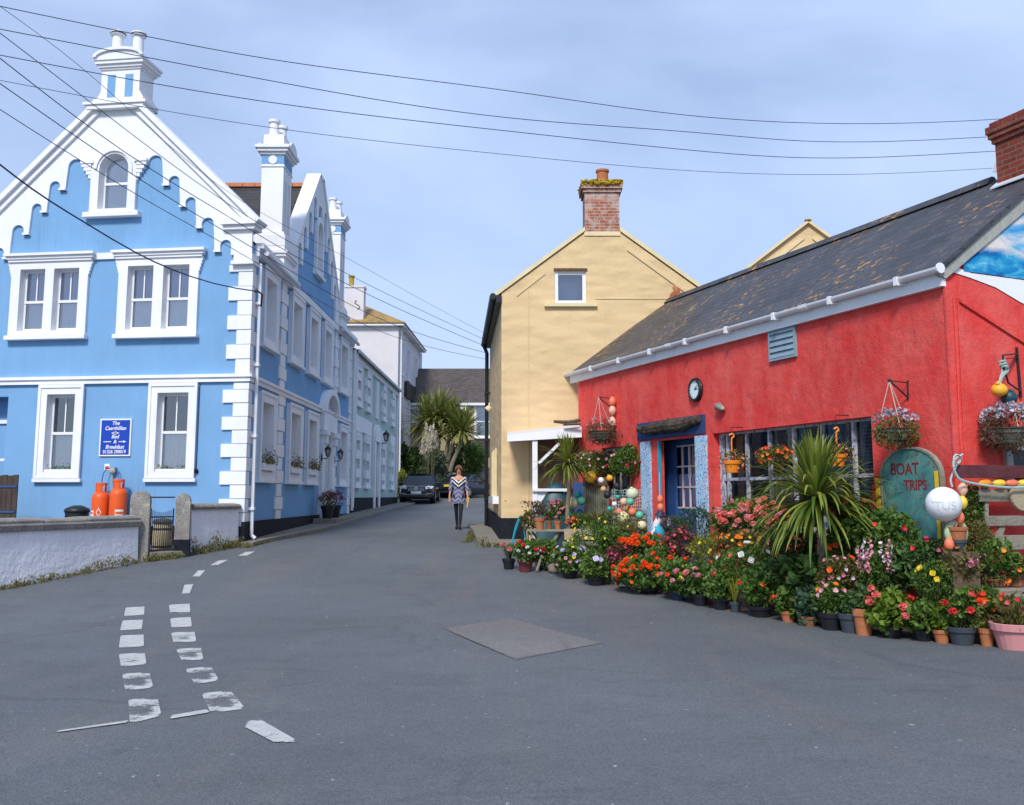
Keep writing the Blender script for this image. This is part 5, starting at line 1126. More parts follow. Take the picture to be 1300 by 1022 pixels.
for k in range(5): b.prism([[RP.pt(2.94,3.70+.092*k+z,o) for z, o in ((0,.0),(0,.05),(.088,.022),(.088,.0))]], RP.a*.58)
b.build('slats', M['panelgrey'], vt); b = MB(); b.pprism(RP, [rect(2.90,3.56,3.66,4.13), rect(2.935,3.525,3.695,4.12)], 0, .045); b.build('frame', M['panelgrey'], vt)
# brackets
def arm_bracket(q, arm, drop, label, P, out):
    b = MB(); top = q; tip = q+out*arm
    b.bar(q+Vector((0,0,.03)), q-Vector((0,0,drop+.05)), .025, .012, out); b.tube([top, tip], .009, 5); b.tube([q-Vector((0,0,drop)), tip], .012, 5); b.ball(tip, .02, 6, 4)
    return tag(b.build('wall_bracket', M['iron']), label, 'bracket', 'iron hanging brackets'), tip
def basket(c, r, label, leaf, fl, nfl, hang, rim='wood_fence', liner='galv'):
    t = thing('hanging_basket', label, 'hanging basket', c, 'hanging baskets')
    b = MB(); b.lathe([(r*.25,-r*.85),(r*.62,-r*.6),(r*.9,-r*.2),(r,.0)], c, 18, capt=False); b.build('basket', M[liner], t)
    b = MB()
    for z, k in ((0,1.0),(-.2,.92),(-.45,.78),(-.68,.56)): b.lathe([(r*k*1.03,r*z-.01),(r*k*1.06,r*z),(r*k*1.03,r*z+.01)], c, 18, capb=False, capt=False)
    b.build('wire_rim', M['iron'], t)
    b = MB()
    for i in range(3): a = i*2.1+.4; b.tube([c+Vector((r*math.cos(a),r*math.sin(a),0)), hang], .006, 4)
    b.build('cord', M['cord'], t)
    b = MB()
    for k in range(1000):
        a = R(0,2*PI); u = R(-1,1); v = math.sqrt(1-u*u); q = mnoise.noise(Vector((math.cos(a)*2+c.x, math.sin(a)*2, u*2))); rr = r*(1.05+.4*q)*R(.8,1.12)
        leaf_at(b, c+Vector((rr*v*math.cos(a)*1.12, rr*v*math.sin(a)*1.05, -.04+rr*u*.82)), .05, (math.cos(a)*.5,math.sin(a)*.5,R(-.9,.8)), .4)
    b.build('foliage', L[leaf], t, uv=False)
    if nfl:
        f = MB()
        for k in range(nfl): a = R(0,2*PI); rr = r*1.1*math.sqrt(R(0,1)); floret(f, c+Vector((rr*math.cos(a)*1.1, rr*math.sin(a)*1.1, .05+r*.85*math.sqrt(max(0,1-(rr/r/1.15)**2))+R(-.04,.05))), .024)
        f.build('flowers', FL.get(fl) or L[fl], t, uv=False)
    return t
def floats(pts, r, cols, label, cord_to=None):
    t = thing('float_string', label, 'fishing floats', pts[-1])
    b = MB(); b.tube([cord_to or pts[0]+Vector((0,0,.15))]+[Vector(p) for p in pts], .006, 4); b.build('cord', M['cord'], t)
    for p, c in zip(pts, cols): b = MB(); b.lathe([(.01,-r*1.45),(r*.55,-r*1.2),(r*.95,-r*.45),(r,.05*r),(r*.85,r*.7),(r*.45,r*1.25),(.01,r*1.45)], p, 12); b.build('float', M[c], t, smooth=True)
    return t
for k, c in dict(b_orange=(.82,.28,.015), b_amber=(.82,.40,.03), b_yellow=(.80,.55,.05), b_cream=(.70,.62,.36), b_pale=(.60,.66,.46), b_teal=(.03,.42,.36), b_green=(.12,.48,.33), b_coral=(.78,.20,.10), b_peach=(.76,.46,.32), b_dark=(.02,.022,.035), b_tealdark=(.010,.06,.075), b_white=(.78,.79,.80), b_tan=(.62,.36,.16), b_greeny=(.40,.50,.30), b_red=(.6,.05,.04)).items(): M[k] = buoymat('float_'+k[2:], c)
# left bracket, basket and floats
q = RP.pt(*RP.px(778,518), .0); tip = RP.at(760,504,.35); b = MB(); b.bar(RP.pt(*RP.px(778,506),0), RP.pt(*RP.px(778,521),0), .025, .02); b.tube([RP.pt(*RP.px(778,506),.01), tip], .009, 5); b.tube([RP.pt(*RP.px(778,519),.01), tip], .012, 5)
tag(b.build('wall_bracket', M['iron']), 'black bracket carrying the basket and floats at the far end of the red wall', 'bracket', 'iron hanging brackets')
basket(RP.at(764,548,.36), .26, 'straw coloured hanging basket with dry plants above the small window', 'brown', 'heather', 30, tip)
floats([RP.at(777.5,510,.10), RP.at(777.5,521,.10), RP.at(777.5,535.5,.10)], .075, ['b_coral','b_peach','b_peach'], 'string of three orange floats hanging beside the straw coloured basket', RP.at(777.5,504,.05))
tip = RP.at(1129,483,.28); b = MB(); u0, u1 = RP.pt(*RP.px(1153,486),.0), RP.pt(*RP.px(1153,505),.0); b.bar(u0+Vector((0,0,.03)), u1-Vector((0,0,.03)), .025, .02); b.tube([u0, tip], .008, 5); b.tube([u1, tip], .012, 5); b.ball(tip, .025, 6, 4)
tag(b.build('wall_bracket', M['iron']), 'black bracket above the boat trips board', 'bracket', 'iron hanging brackets')
basket(RP.at(1137,545,.30), .22, 'mossy hanging basket with pale lilac flowers above the boat trips board', 'olive', 'heather', 90, tip)
# right gable: bracket with buoys, heather basket
b = MB(); q0, q1 = RG.at(1291,446,.02), RG.at(1296,505,.02); b.bar(q0+Vector((0,0,.05)), q1, .03, .02); t1 = RG.at(1273,451,.30); b.bar(RG.at(1291,449,.02), t1, .018); b.bar(RG.at(1291,454,.02), RG.at(1274,456,.28), .012); b.tube([t1, RG.at(1274,465,.28), RG.at(1280,486,.2), RG.at(1296,497,.03)], .012, 5)
tag(b.build('wall_bracket', M['iron']), 'rusty black bracket with rope on the gable wall at the right edge', 'bracket', 'iron hanging brackets')
rp = MB(); t1 = RG.at(1274,458,.28)
for k in range(7): rp.tube(spline([t1+Vector((R(-.02,.02),R(-.02,.02),.02)), t1+Vector((R(-.06,.06),R(-.04,.04),-.10)), RG.at(1270+R(-2,4),478,.27), RG.at(1268+R(-3,3),488,.27)], 5), .010, 5)
for k in range(3): rp.lathe([(.04,-.012),(.05,0),(.04,.012)], t1+Vector((R(-.02,.02),0,-.02-.03*k)), 10, (R(-.3,.3),.4,1), capb=False, capt=False)
tag(rp.build('rope', M['rope'], uv=False), 'knotted pale green rope hanging from the right hand bracket', 'rope')
def buoy(c, r, m, label, stretch=1., group='fishing buoys'):
    t = thing('buoy', label, 'buoy', Vector(c)-Vector((0,0,r)), group); c = Vector(c)
    b = MB(); b.ball(c, (r, r*stretch), 18, 12, (R(-.3,.3),R(-.3,.3),1)); b.build('float', M[m], t, smooth=True)
    b = MB(); ax = Vector((R(-.5,.5), R(-.8,-.2), R(.2,1))).normalized(); b.lathe([(r*.30,r*.93),(r*.26,r*1.08),(r*.12,r*1.16)], c, 8, ax); b.build('eyelet', M[m], t)
    return t
buoy(RG.at(1268.5,495,.26), .095, 'b_amber', 'yellow buoy tied to the pale green rope at the right edge', .85); buoy(RG.at(1281,505,.24), .095, 'b_tealdark', 'dark green buoy behind the yellow one on the rope at the right edge')
basket(RG.at(1281,545,.32), .27, 'large heather basket at the right edge of the picture', 'brown', 'heather', 260, RG.at(1285,500,.2))
f = MB(); P4 = [RG.px(1274,562), RG.px(1274,590)]; s0, z0 = P4[1]; z1 = P4[0][1]
f.pprism(RG, [rect(s0, s0+1.2, z0-.3, z1), rect(s0+.10, s0+1.1, z0-.2, z1-.09)], .0, .06); gw = f.build('window', M['lintelgrey'], red); g = MB(); g.face(RG, [rect(s0+.08, s0+1.12, z0-.22, z1-.07)], .02); g.build('pane', M['shopglass'], gw); g = MB(); g.face(RG, [rect(s0+.08, s0+1.12, z0-.22, z1-.07)], .008); g.build('dark_room', M['dark'], gw)
# boat trips board
O_ = .18
BD = Plane(RP.pt(0,0,O_), RP.a, RP.n); sL = BD.px(1122,640)[0]; sR = BD.px(1197,640)[0]; zT = BD.px(1160,569)[1]; zS = BD.px(1122,605)[1]; zBo = .72
bt = thing('boat_trips_board', 'arched weathered teal boat trips board with red hand painted lettering', 'board', BD.pt((sL+sR)/2, zBo, 0))
c = (sL+sR)/2; hw = (sL-sR)/2
def ar(e): return [(c-hw-e, zBo-e), (c+hw+e, zBo-e)]+[(c+(hw+e)*math.cos(PI*i/14), zS+(zT-zS+e)*math.sin(PI*i/14)) for i in range(15)]
b = MB(); b.pprism(BD, [ar(0)], -.03, .01); b.build('panel', M['board'], bt)
b = MB(); b.pprism(BD, [ar(.022), ar(-.004)], -.035, .025); b.build('edging', M['wood_grey'], bt)
b = MB(); b.pbox(BD, sL+.03, sL+.10, .6, zS-.02, -.02, .03); b.pbox(BD, sR+.02, sR+.07, .6, zS+.05, .025, .04); b.pbox(BD, sR, sL, zBo+.02, zBo+.06, .012, .03); b.build('yellow_frame', M['yellowpaint'], bt)
b = MB(); b.pbox(BD, sL+.10, sL+.17, .6, zS-.1, -.03, .025); b.build('red_frame', M['redpaint'], bt)
fl = True
text_mesh('BOAT', .20, BD, c+.09, zS+.02, .01, M['boardred'], bt, .0, .0015, flip=True, bold=.004, wscale=.92, name='boat_lettering'); text_mesh('TRIPS', .17, BD, c-.08, zS-.17, .01, M['boardred'], bt, .0, .0015, flip=True, bold=.004, wscale=.92, name='trips_lettering')
# pale plank, floats, pallets in front of the right gable
GO = .38
def gq(x, y, o=GO): return RG.at(x, y, o)
PPk = Plane(RG.pt(0,0,GO), RG.a, RG.n)
def plank(x0, y0, x1, y1, o, th, m, name, label, cat, grp=None):
    Q = Plane(RG.pt(0,0,o), RG.a, RG.n); s0, za = Q.px(x0,y0); s1, zb = Q.px(x1,y1)
    b = MB(); b.pbox(Q, s0, s1, min(za,zb), max(za,zb), -th, 0); ob = b.build(name, M[m], bevel=.006); return tag(ob, label, cat, grp)
plank(1216,590,1390,608,.40,.05,'wood_maroon','plank','maroon painted plank across the right end of the display','plank')
ft = []
for k, (x, cl) in enumerate(((1250,'b_orange'),(1268,'b_yellow'),(1284,'b_coral'),(1299,'b_yellow'))):
    c_ = gq(x, 613.5, .36); b = MB(); b.lathe([(.02,-.09),(.042,-.06),(.05,0),(.042,.06),(.02,.09)], c_, 12, RG.a); ft.append(b)
t = thing('float_string', 'row of orange and yellow floats lying under the maroon plank', 'fishing floats', gq(1268,616,.36))
for b, cl in zip(ft, ('b_orange','b_yellow','b_coral','b_yellow')): b.build('float', M[cl], t, smooth=True)
b = MB(); b.tube([gq(1243,613.5,.36), gq(1310,613.5,.36)], .008, 4); b.build('cord', M['cord'], t)
b = MB(); b.tube(spline([gq(1222,577,.42), gq(1211,585,.44), gq(1213,600,.44), gq(1222,610,.44), gq(1250,616,.44), gq(1285,619,.44), gq(1320,617,.44)], 6), .013, 6); b.tube(spline([gq(1220,580,.42), gq(1214,592,.40), gq(1207,608,.38), gq(1209,618,.38)], 5), .012, 6); b.lathe([(.05,-.012),(.062,0),(.05,.012)], gq(1215,583,.44), 12, RG.n, capb=False, capt=False)
tag(b.build('rope', M['rope'], uv=False), 'pale rope looped under the maroon plank', 'rope')
for k, (x0, y0, x1, y1, o) in enumerate(((1244,621,1286,637,.33),(1252,655,1330,667,.34),(1258,680,1330,697,.36))):
    plank(x0, y0, x1, y1, o, .03, 'wood_grey', 'pallet_board', ['top','middle','bottom'][k]+' of three grey green pallet boards under the maroon plank', 'board', 'pallet boards')
b = MB(); 
for x in (1250,1310): b.bar(gq(x,616,.27), gq(x,745,.27), .07, .05)
b.bar(gq(1262,696,.3), gq(1272,668,.3), .08, .03, RG.n); tag(b.build('pallet_post', M['wood_grey']), 'upright timbers carrying the grey pallet boards', 'post')
b = MB(); b.lathe([(.17,-.02),(.172,.0),(.165,.02)], gq(1297,630,.37), 22, RG.n); tag(b.build('wooden_disc', M['wood_plank']), 'round pale wooden disc on the pallet boards at the right edge', 'disc')
# big white ball buoy with faint letters, string of floats, ring
c_ = gq(1198,640,.30); r_ = .195
t = thing('white_buoy', 'large round white buoy with faint grey letters in front of the boat trips board', 'buoy', c_-Vector((0,0,r_)))
b = MB(); b.ball(c_, r_, 28, 18); b.build('float', M['b_white'], t, smooth=True)
cu = bpy.data.curves.new('tmp','FONT'); cu.body = 'ITUS'; cu.size = .13; cu.align_x = 'CENTER'; cu.align_y = 'CENTER'; o = bpy.data.objects.new('tmp', cu); C.objects.link(o); me = bpy.data.meshes.new_from_object(o.evaluated_get(bpy.context.evaluated_depsgraph_get())); bpy.data.objects.remove(o)
fw = (EYE-c_).normalized(); rt = Vector((0,0,1)).cross(fw).normalized(); up = fw.cross(rt); b = MB(); b.add([c_+(fw*math.sqrt(max(.01,r_*r_-v.co.x**2-(v.co.y-.02)**2))+rt*v.co.x+up*(v.co.y-.02)).normalized()*(r_+.003) for v in me.vertices], [tuple(p.vertices) for p in me.polygons]); b.build('lettering', M['grey_plastic'], t, uv=False)
floats([gq(1222,621,.34), gq(1222,638,.34), gq(1218,657,.34), gq(1205,691,.34)], .055, ['b_peach','b_yellow','b_coral','b_coral'], 'string of peach, yellow and orange floats right of the large white buoy', gq(1222,605,.38))
c_ = gq(1214,677,.30); b = MB(); n = 22; b.tube([c_+RG.a*(.125*math.cos(2*PI*i/n))+Vector((0,0,.125*math.sin(2*PI*i/n))) for i in range(n+1)], .04, 8, False); tag(b.build('life_ring', M['b_greeny'], smooth=True), 'pale green life ring behind the terracotta pot below the white buoy', 'life ring')
# ------------------------------------------------------------------ the flower display
ROW = [(630,722),(655,724),(713,733),(781,748),(850,761),(910,773),(973,784),(1035,796),(1097,806),(1195,816),(1240,820),(1310,824)]
def interp(tab, x):
    for (a,u),(b_,v) in zip(tab, tab[1:]):
        if x <= b_: return u+(v-u)*(x-a)/(b_-a)
    return tab[-1][1]
def bed(x, t):
    f = gnd(x, interp(ROW, x)); y = 640
    w = RG.at(x, y) if x > 1206 else (RP.at(x, y) if x > 737 else YF.at(x, y))
    p = f.lerp(w, t); return Vector((p.x, p.y, gz(p.y)))
def pot_mesh(b, c, r, h, style='round'):
    if style == 'square': b.lathe([(r*.95,0),(r*1.25,h*.95),(r*1.3,h*.95),(r*1.3,h),(r*1.15,h),(r*1.1,h*.8)], c, 4)
    elif style == 'bucket': b.lathe([(r*.88,0),(r,h),(r*1.03,h),(r*.95,h*.98),(r*.9,h*.85)], c, 20)
    else: b.lathe([(r*.68,0),(r*.88,h*.72),(r*.98,h*.72),(r*1.02,h*.98),(r,h),(r*.88,h*.985),(r*.84,h*.85)], c, 20)
def crown(b, c, rx, ry, rz, n, size, aspect=.55, sides=4, seed=0, flat=.0):
    for k in range(n):
        while True:
            d = Vector((random.gauss(0,1), random.gauss(0,1), random.gauss(.15,.9))).normalized()
            q = mnoise.noise(d*1.9+Vector((seed*3.7, seed, 0)))
            if q > -.42 or R(0,1) < .35: break
        u = R(.30,1)**.5*(1+.38*q)
        leaf_at(b, c+Vector((d.x*rx*u, d.y*ry*u, d.z*rz*u)), size, (d.x*.7+random.gauss(0,.5), d.y*.7+random.gauss(0,.5), d.z*.4+random.gauss(.1,.5)), aspect, n=sides)
def bloom(f, c, d, style, r):
    if style == 'head':
        for j in range(12): e = Vector((random.gauss(0,1), random.gauss(-.5,1), random.gauss(.3,1))).normalized(); floret(f, c+Vector((e.x,e.y,e.z*.7))*r*.62, r*.5, e, 5)
    elif style == 'big': floret(f, c, r, d, 8); floret(f, c+d*r*.1, r*.6, d, 6)
    elif style == 'spike':
        for j in range(9): floret(f, c+Vector((R(-.02,.02),R(-.02,.02),j*r*.55)), r*.5, None, 5)
    else: floret(f, c, r, d, 6)
seedn = [0]
def plant(label, x, ytop, ybot, w, t, leaf, flowers=(), pot=None, leafsize=.06, aspect=.6, sides=4, cover=2.6, cat='plant', name='potted_plant', stems=True, group='plants of the flower display', form='bush'):
    """x, ytop, ybot, w: the foliage as the photograph shows it; t: 0 front edge of the bed, 1 at the wall"""
    seedn[0] += 1; P = bed(x, t); k = P.y/F*1.01
    top, bot = atY(x, ytop, P.y), atY(x, ybot, P.y); rz = (top.z-bot.z)/2; rx = w/2*k; ry = min(rx, .42)
    c = Vector(((top.x+bot.x)/2, P.y, (top.z+bot.z)/2)); base = Vector((P.x, P.y, P.z))
    if pot and len(pot) > 3: base.z = atY(x, pot[3], P.y).z
    tt = thing(name, label, cat, base, group)
    potx = c.x
    if pot:
        m, pw, ptop = pot[:3]; st = pot[4] if len(pot) > 4 else 'round'
        h = max(.08, atY(x, ptop, P.y).z-base.z); r = pw/2*k; b = MB(); pot_mesh(b, base, r, h, st); b.build('pot', M[m], tt); b = MB(); b.lathe([(r*.83,h*.9),(r*.5,h*.93),(.01,h*.94)], base, 12, capb=False); b.build('soil', M['soil'], tt)
        potx = base.x
    b = MB(); area = 4*rx*rz; n = int(max(60, min(1500, cover*area*3.2/(leafsize*leafsize*aspect))))
    if form == 'bush': crown(b, c, rx, ry, rz, n, leafsize, aspect, sides, seedn[0])
    elif form == 'grass':
        for j in range(int(n*.35)):
            a = R(0,2*PI); q = Vector((potx, P.y, bot.z)); tip = q+Vector((math.cos(a)*rx*R(.2,1.1), math.sin(a)*ry*R(.2,1), 2*rz*R(.5,1.05))); mid = q.lerp(tip,.55)+Vector((0,0,rz*.35)); s = Vector((-math.sin(a),math.cos(a),0))*leafsize*.09
            b.add([q-s,q+s,mid+s,mid-s,tip], [(0,1,2,3),(3,2,4)])
    elif form == 'twiggy':
        for j in range(int(n*.5)):
            d = Vector((random.gauss(0,.5), random.gauss(0,.4), R(.1,1))); u = R(.25,1)
            leaf_at(b, Vector((potx,P.y,bot.z))+Vector((d.x*rx*1.6*u, d.y*ry*1.3*u, d.z*rz*2*u)), leafsize, (d.x,d.y,.6), aspect, n=sides)
    b.build('foliage', L[leaf], tt, uv=False)
    if stems:
        b = MB(); z0 = base.z+(.05 if not pot else .8*max(.08, atY(x, pot[2], P.y).z-base.z))
        for j in range(7): e = c+Vector((R(-.6,.6)*rx, R(-.5,.5)*ry, R(-.3,.8)*rz)); q = Vector((potx+R(-.03,.03), P.y+R(-.03,.03), z0)); b.tube([q, q.lerp(e,.5)+Vector((R(-.03,.03),R(-.03,.03),.02)), e], [.008,.006,.004], 4)
        b.build('stems', M['stem'], tt, uv=False)
    for fl in flowers:
        kind, cnt, style, r = fl[:4]; zone = fl[4] if len(fl) > 4 else (-.35, 1.05); f = MB()
        for j in range(cnt):
            d = Vector((random.gauss(0,1), -abs(random.gauss(.9,.6)), R(*zone))); d.x *= 1.1; d.normalize(); u = R(.98,1.2)
            if style == 'spike': d.z = abs(d.z)
            bloom(f, c+Vector((d.x*rx*u, d.y*ry*u, d.z*rz*u)), d, style, r*1.08)
        f.build('flowers', FL.get(kind) or L[kind], tt, uv=False)
    return tt
# --- front row, from the yellow house towards the camera
plant('small grassy plant with one pink bloom in a black pot, leftmost of the display', 646, 690, 712, 30, .02, 'greyg', [('coral',2,'head',0.053,(.6,1))], ('blackpot',17,709), .12, form='grass')
plant('white and red geranium in a dark maroon pot near the far left end', 667, 686, 714, 34, .0, 'mid', [('red',4,'head',0.048,(.2,1)),('white',6,'head',0.044,(-.4,.3))], ('redpot',20,710), .06, .85, 6)
plant('leafy red flowering plant right of the maroon pot', 692, 684, 722, 36, .10, 'mid', [('red',2,'head',0.053,(.4,1)),('orange',2,'daisy',0.031)], ('blackpot',18,719), .07)
plant('dark leafy bush behind the maroon pot under the little table', 684, 684, 706, 40, .3, 'dark', [], None, .07)
plant('petunia with lilac and pink blooms near the pink stone', 723, 691, 728, 44, .02, 'mid', [('lilac',13,'big',0.040),('pink',6,'big',0.035,(-.6,.4)),('yellow',2,'big',0.031,(.3,1))], ('blackpot',22,724), .06, .8, 6)
plant('yellow pansy between the red flowers and the lilac petunia', 709, 699, 712, 16, .08, 'mid', [('yellow',7,'big',0.040)], None, .05)
plant('low green plant with two lilac blooms in a black pot', 757, 700, 738, 42, .0, 'mid', [('lilac',3,'big',0.048,(.2,1)),('lime',5,'daisy',0.026,(-.9,-.2))], ('blackpot',26,732), .07, .7)
plant('dark magenta fuchsia behind the pale blue bucket', 786, 690, 724, 30, .06, 'reddish', [('magenta',21,'daisy',0.026)], ('terracotta',14,728), .05)
plant('trailing green plant in a pale blue bucket', 792, 716, 748, 26, .0, 'dark', [], ('grey_plastic',14,726,744,'bucket'), .06)
plant('orange nasturtium mound, the largest orange mass of the display', 823, 704, 752, 76, .06, 'mid', [('scarlet',44,'head',0.050,(-.2,1.1)),('orange',13,'big',0.040,(-.6,.7))], ('blackpot',30,752), .07, .85, 6)
plant('upper bank of scarlet geraniums under the figurine', 818, 678, 706, 64, .30, 'mid', [('scarlet',36,'head',0.055,(.2,1.1))], None, .06, .85, 6)
plant('scarlet geranium with pink blooms in a dark blue pot', 862, 708, 756, 50, .04, 'mid', [('scarlet',10,'head',0.048,(.2,1.1)),('pink',6,'head',0.044,(-.3,.6)),('yellow',2,'big',0.026)], ('bluepot',22,749), .06, .85, 6)
plant('green geranium with pink heads in the second dark pot', 890, 712, 756, 46, .0, 'mid', [('pink',5,'head',0.044,(.1,1)),('coral',3,'head',0.040)], ('blackpot',20,754), .06, .85, 6)
plant('trailing geranium in the square black pot of the front row', 915, 720, 768, 40, .0, 'mid', [('coral',2,'head',0.040,(.4,1))], ('blackpot',22,759), .06, .85, 6)
plant('feathery yellow green grass plant in a grey pot', 934, 728, 772, 30, .0, 'yellowgreen', [], ('greypot',14,764,778), .13, form='grass')
plant('leafy plant with orange blooms in a wide black pot', 966, 726, 774, 52, .0, 'mid', [('orange',2,'head',0.044,(.3,1)),('red',2,'head',0.040)], ('blackpot',32,769), .07, .8)
plant('nasturtium with orange flowers trailing over a terracotta pot', 1001, 738, 786, 34, .0, 'mid', [('scarlet',3,'head',0.048,(-.3,.8))], ('terracotta',20,775), .07, .9, 6)
plant('blue green trailing leaves over a rusty terracotta pot', 1027, 744, 792, 36, .0, 'blueg', [('orange',2,'daisy',0.031,(.4,1))], ('terradark',22,782), .07, .9, 6)
plant('ivy leaved plant with tiny pink stars in a black pot', 1056, 738, 782, 44, .0, 'mid', [('pink',7,'daisy',0.031,(.0,1)),('orange',2,'big',0.040,(.5,1))], ('blackpot',30,777), .055)
plant('low clump in the widest black pot of the front row', 1080, 752, 784, 26, .02, 'dark', [], ('greypot',30,778), .06)
plant('geranium with one coral head in a large terracotta pot', 1097, 742, 782, 34, .0, 'dark', [('coral',2,'head',0.057,(.4,1))], ('terracotta',26,772), .07, .9, 6)
plant('bright lime leaved geranium with coral heads', 1132, 748, 804, 60, .0, 'lime', [('coral',6,'head',0.057,(-.2,1)),('red',2,'head',0.044)], ('blackpot',28,795), .075, .95, 6)
plant('leafy green clump between the lime geranium and the terracotta pot', 1172, 762, 806, 44, .0, 'mid', [], ('blackpot',24,800), .075, .9, 6)
plant('yellow green plant in a small terracotta pot left of the grey tub', 1196, 768, 802, 30, .0, 'lime', [], ('terracotta',21,799), .06, .9, 6)
plant('red geranium in the grey plastic tub', 1222, 752, 798, 50, .0, 'mid', [('red',7,'head',0.053,(.0,1)),('scarlet',2,'head',0.048,(.4,1))], ('greypot',35,795,None,'bucket') if False else ('greypot',35,795), .065, .9, 6)
plant('thin dry plant in a terracotta pot right of the grey tub', 1253, 770, 798, 26, .04, 'olive', [('red',2,'daisy',0.026)], ('terracotta',20,797), .05, form='twiggy')
plant('sparse spindly plant in the big pink pot at the right edge', 1290, 745, 794, 56, -.02, 'olive', [('red',2,'daisy',0.026,(.3,1)),('coral',2,'daisy',0.026)], ('pinkpot',58,790), .06, form='twiggy')
# --- middle rows
plant('red berried fuchsia shrub beside the figurine', 862, 668, 718, 46, .40, 'reddish', [('magenta',21,'daisy',0.026),('coral',11,'daisy',0.026)], None, .05)
plant('yellow green feathery bush below the dark rounded bush', 905, 678, 724, 62, .28, 'yellowgreen', [('yellow',11,'daisy',0.022)], None, .05)
plant('dark rounded bush in front of the shop door', 886, 640, 690, 48, .70, 'blueg', [], None, .05, .35)
plant('grey green lavender bush left of the dark rounded bush', 858, 654, 684, 36, .72, 'greyg', [('lilac',6,'spike',0.026)], None, .05, .3)
plant('mixed bush with white and coral blooms in the middle of the display', 950, 690, 740, 76, .20, 'mid', [('white',8,'big',0.044),('coral',7,'big',0.035),('lilac',4,'big',0.040)], None, .06)
plant('tall salmon geranium bank in front of the shop window', 950, 634, 688, 88, .60, 'mid', [('coral',34,'head',.06,(-.2,1.1)),('salmon',34,'head',.06,(-.4,1.1)),('pink',8,'head',.055)], None, .065, .85, 6)
plant('orange and yellow marigolds under the salmon geraniums', 945, 672, 702, 70, .36, 'olive', [('orange',21,'daisy',0.026),('yellow',10,'daisy',0.022),('scarlet',6,'daisy',0.026)], None, .05)
plant('salmon geraniums right of the big palm', 1082, 636, 666, 62, .74, 'mid', [('salmon',16,'head',0.053,(-.1,1.1)),('coral',8,'head',0.053)], None, .065, .85, 6)
plant('broad leaved green plant with large dark leaves', 1028, 702, 748, 76, .16, 'dark', [], None, .15, .85, 6, 2.2)
plant('loose plant with small pink flowers left of the pink spikes', 1066, 704, 756, 60, .15, 'olive', [('pink',11,'daisy',0.026),('pale',5,'daisy',0.026),('scarlet',2,'big',0.035)], None, .05)
plant('pink penstemon spikes behind the lime geranium', 1112, 700, 750, 40, .16, 'mid', [('pink',7,'spike',0.044),('pale',4,'spike',0.044)], None, .06, .35)
plant('large dense green bush below the boat trips board', 1122, 646, 710, 96, .52, 'mid', [('red',3,'daisy',0.031,(.1,.6))], None, .085, .6)
plant('glossy dark green bush right of the palm trunk', 1090, 654, 706, 48, .55, 'dark', [], None, .09, .6)
plant('low dark filler foliage behind the pink spikes', 1140, 690, 752, 60, .34, 'dark', [], None, .08, .6)
plant('yellow daisies with white rims in the right half of the display', 1188, 712, 764, 56, .14, 'mid', [('yellow',9,'big',0.035,(.1,1.1))], None, .055, .35)
plant('plant with pale pink blooms between the daisies and the shelf', 1220, 694, 742, 50, .30, 'olive', [('pink',3,'head',0.053,(.2,1)),('orange',2,'daisy',0.026)], None, .06)
plant('dark leaved rose bush with thin red stems left of the life ring', 1176, 682, 724, 54, .36, 'dark', [('red',6,'daisy',0.031,(.2,1.1)),('magenta',3,'daisy',0.026)], None, .06)
plant('climbing green plant beside the float string', 1236, 614, 684, 26, .72, 'mid', [('white',3,'daisy',0.026)], None, .055)
plant('dry yellowish bush below the climbing plant', 1240, 662, 704, 44, .60, 'olive', [], None, .05, .3)
plant('green spreading plant on the right below the pallet boards', 1262, 686, 730, 54, .34, 'mid', [('orange',3,'daisy',0.031)], None, .075)
plant('scarlet and coral flowers beneath the right hand shelf', 1244, 742, 778, 52, .12, 'mid', [('scarlet',5,'daisy',0.035),('coral',3,'head',0.044)], None, .06)
plant('brown dried plant under the right hand shelf', 1274, 752, 790, 44, .2, 'brown', [], None, .06)
plant('leafy filler between orange nasturtium and lilac petunia', 776, 668, 704, 40, .30, 'mid', [], None, .06)
plant('yellow daisy bush in the left half of the display', 752, 662, 716, 60, .22, 'mid', [('yellow',18,'daisy',0.028,(-.2,1))], None, .05, .4)
plant('dense dark bush right of the yellow daisies', 778, 648, 700, 52, .45, 'dark', [('yellow',8,'daisy',0.026)], None, .05, .4)
plant('tall loose bush with yellow tips under the green buoys', 802, 660, 704, 44, .5, 'olive', [('yellow',6,'daisy',0.025)], None, .05, .4)
plant('low greenery at the feet of the figurine', 842, 690, 716, 40, .26, 'mid', [('red',4,'daisy',0.026)], None, .06)
plant('low filler greenery below the wooden bench', 738, 690, 716, 40, .18, 'dark', [], None, .06)
plant('grassy dry plant in front of the corrugated sheet', 760, 646, 674, 58, .62, 'olive', [('orange',2,'head',0.044)], None, .12, form='grass')
plant('small red and yellow flowers behind the wooden bench', 736, 652, 672, 38, .5, 'mid', [('coral',4,'head',0.048),('yellow',6,'daisy',0.026),('magenta',2,'head',0.035)], None, .05)
plant('low dark foliage filling the middle of the front bed', 985, 708, 752, 70, .14, 'dark', [('orange',3,'daisy',0.026)], None, .07)
plant('trailing filler foliage behind the black pots', 880, 726, 758, 70, .12, 'dark', [], None, .07)
plant('shaded leafy clump with orange blooms left of the big palm trunk', 1008, 662, 716, 66, .55, 'dark', [('orange',5,'daisy',.035),('pink',5,'daisy',.03)], None, .07)
plant('shaded leafy clump with red blooms right of the big palm trunk', 1068, 664, 714, 44, .5, 'mid', [('scarlet',5,'daisy',.04)], None, .07)
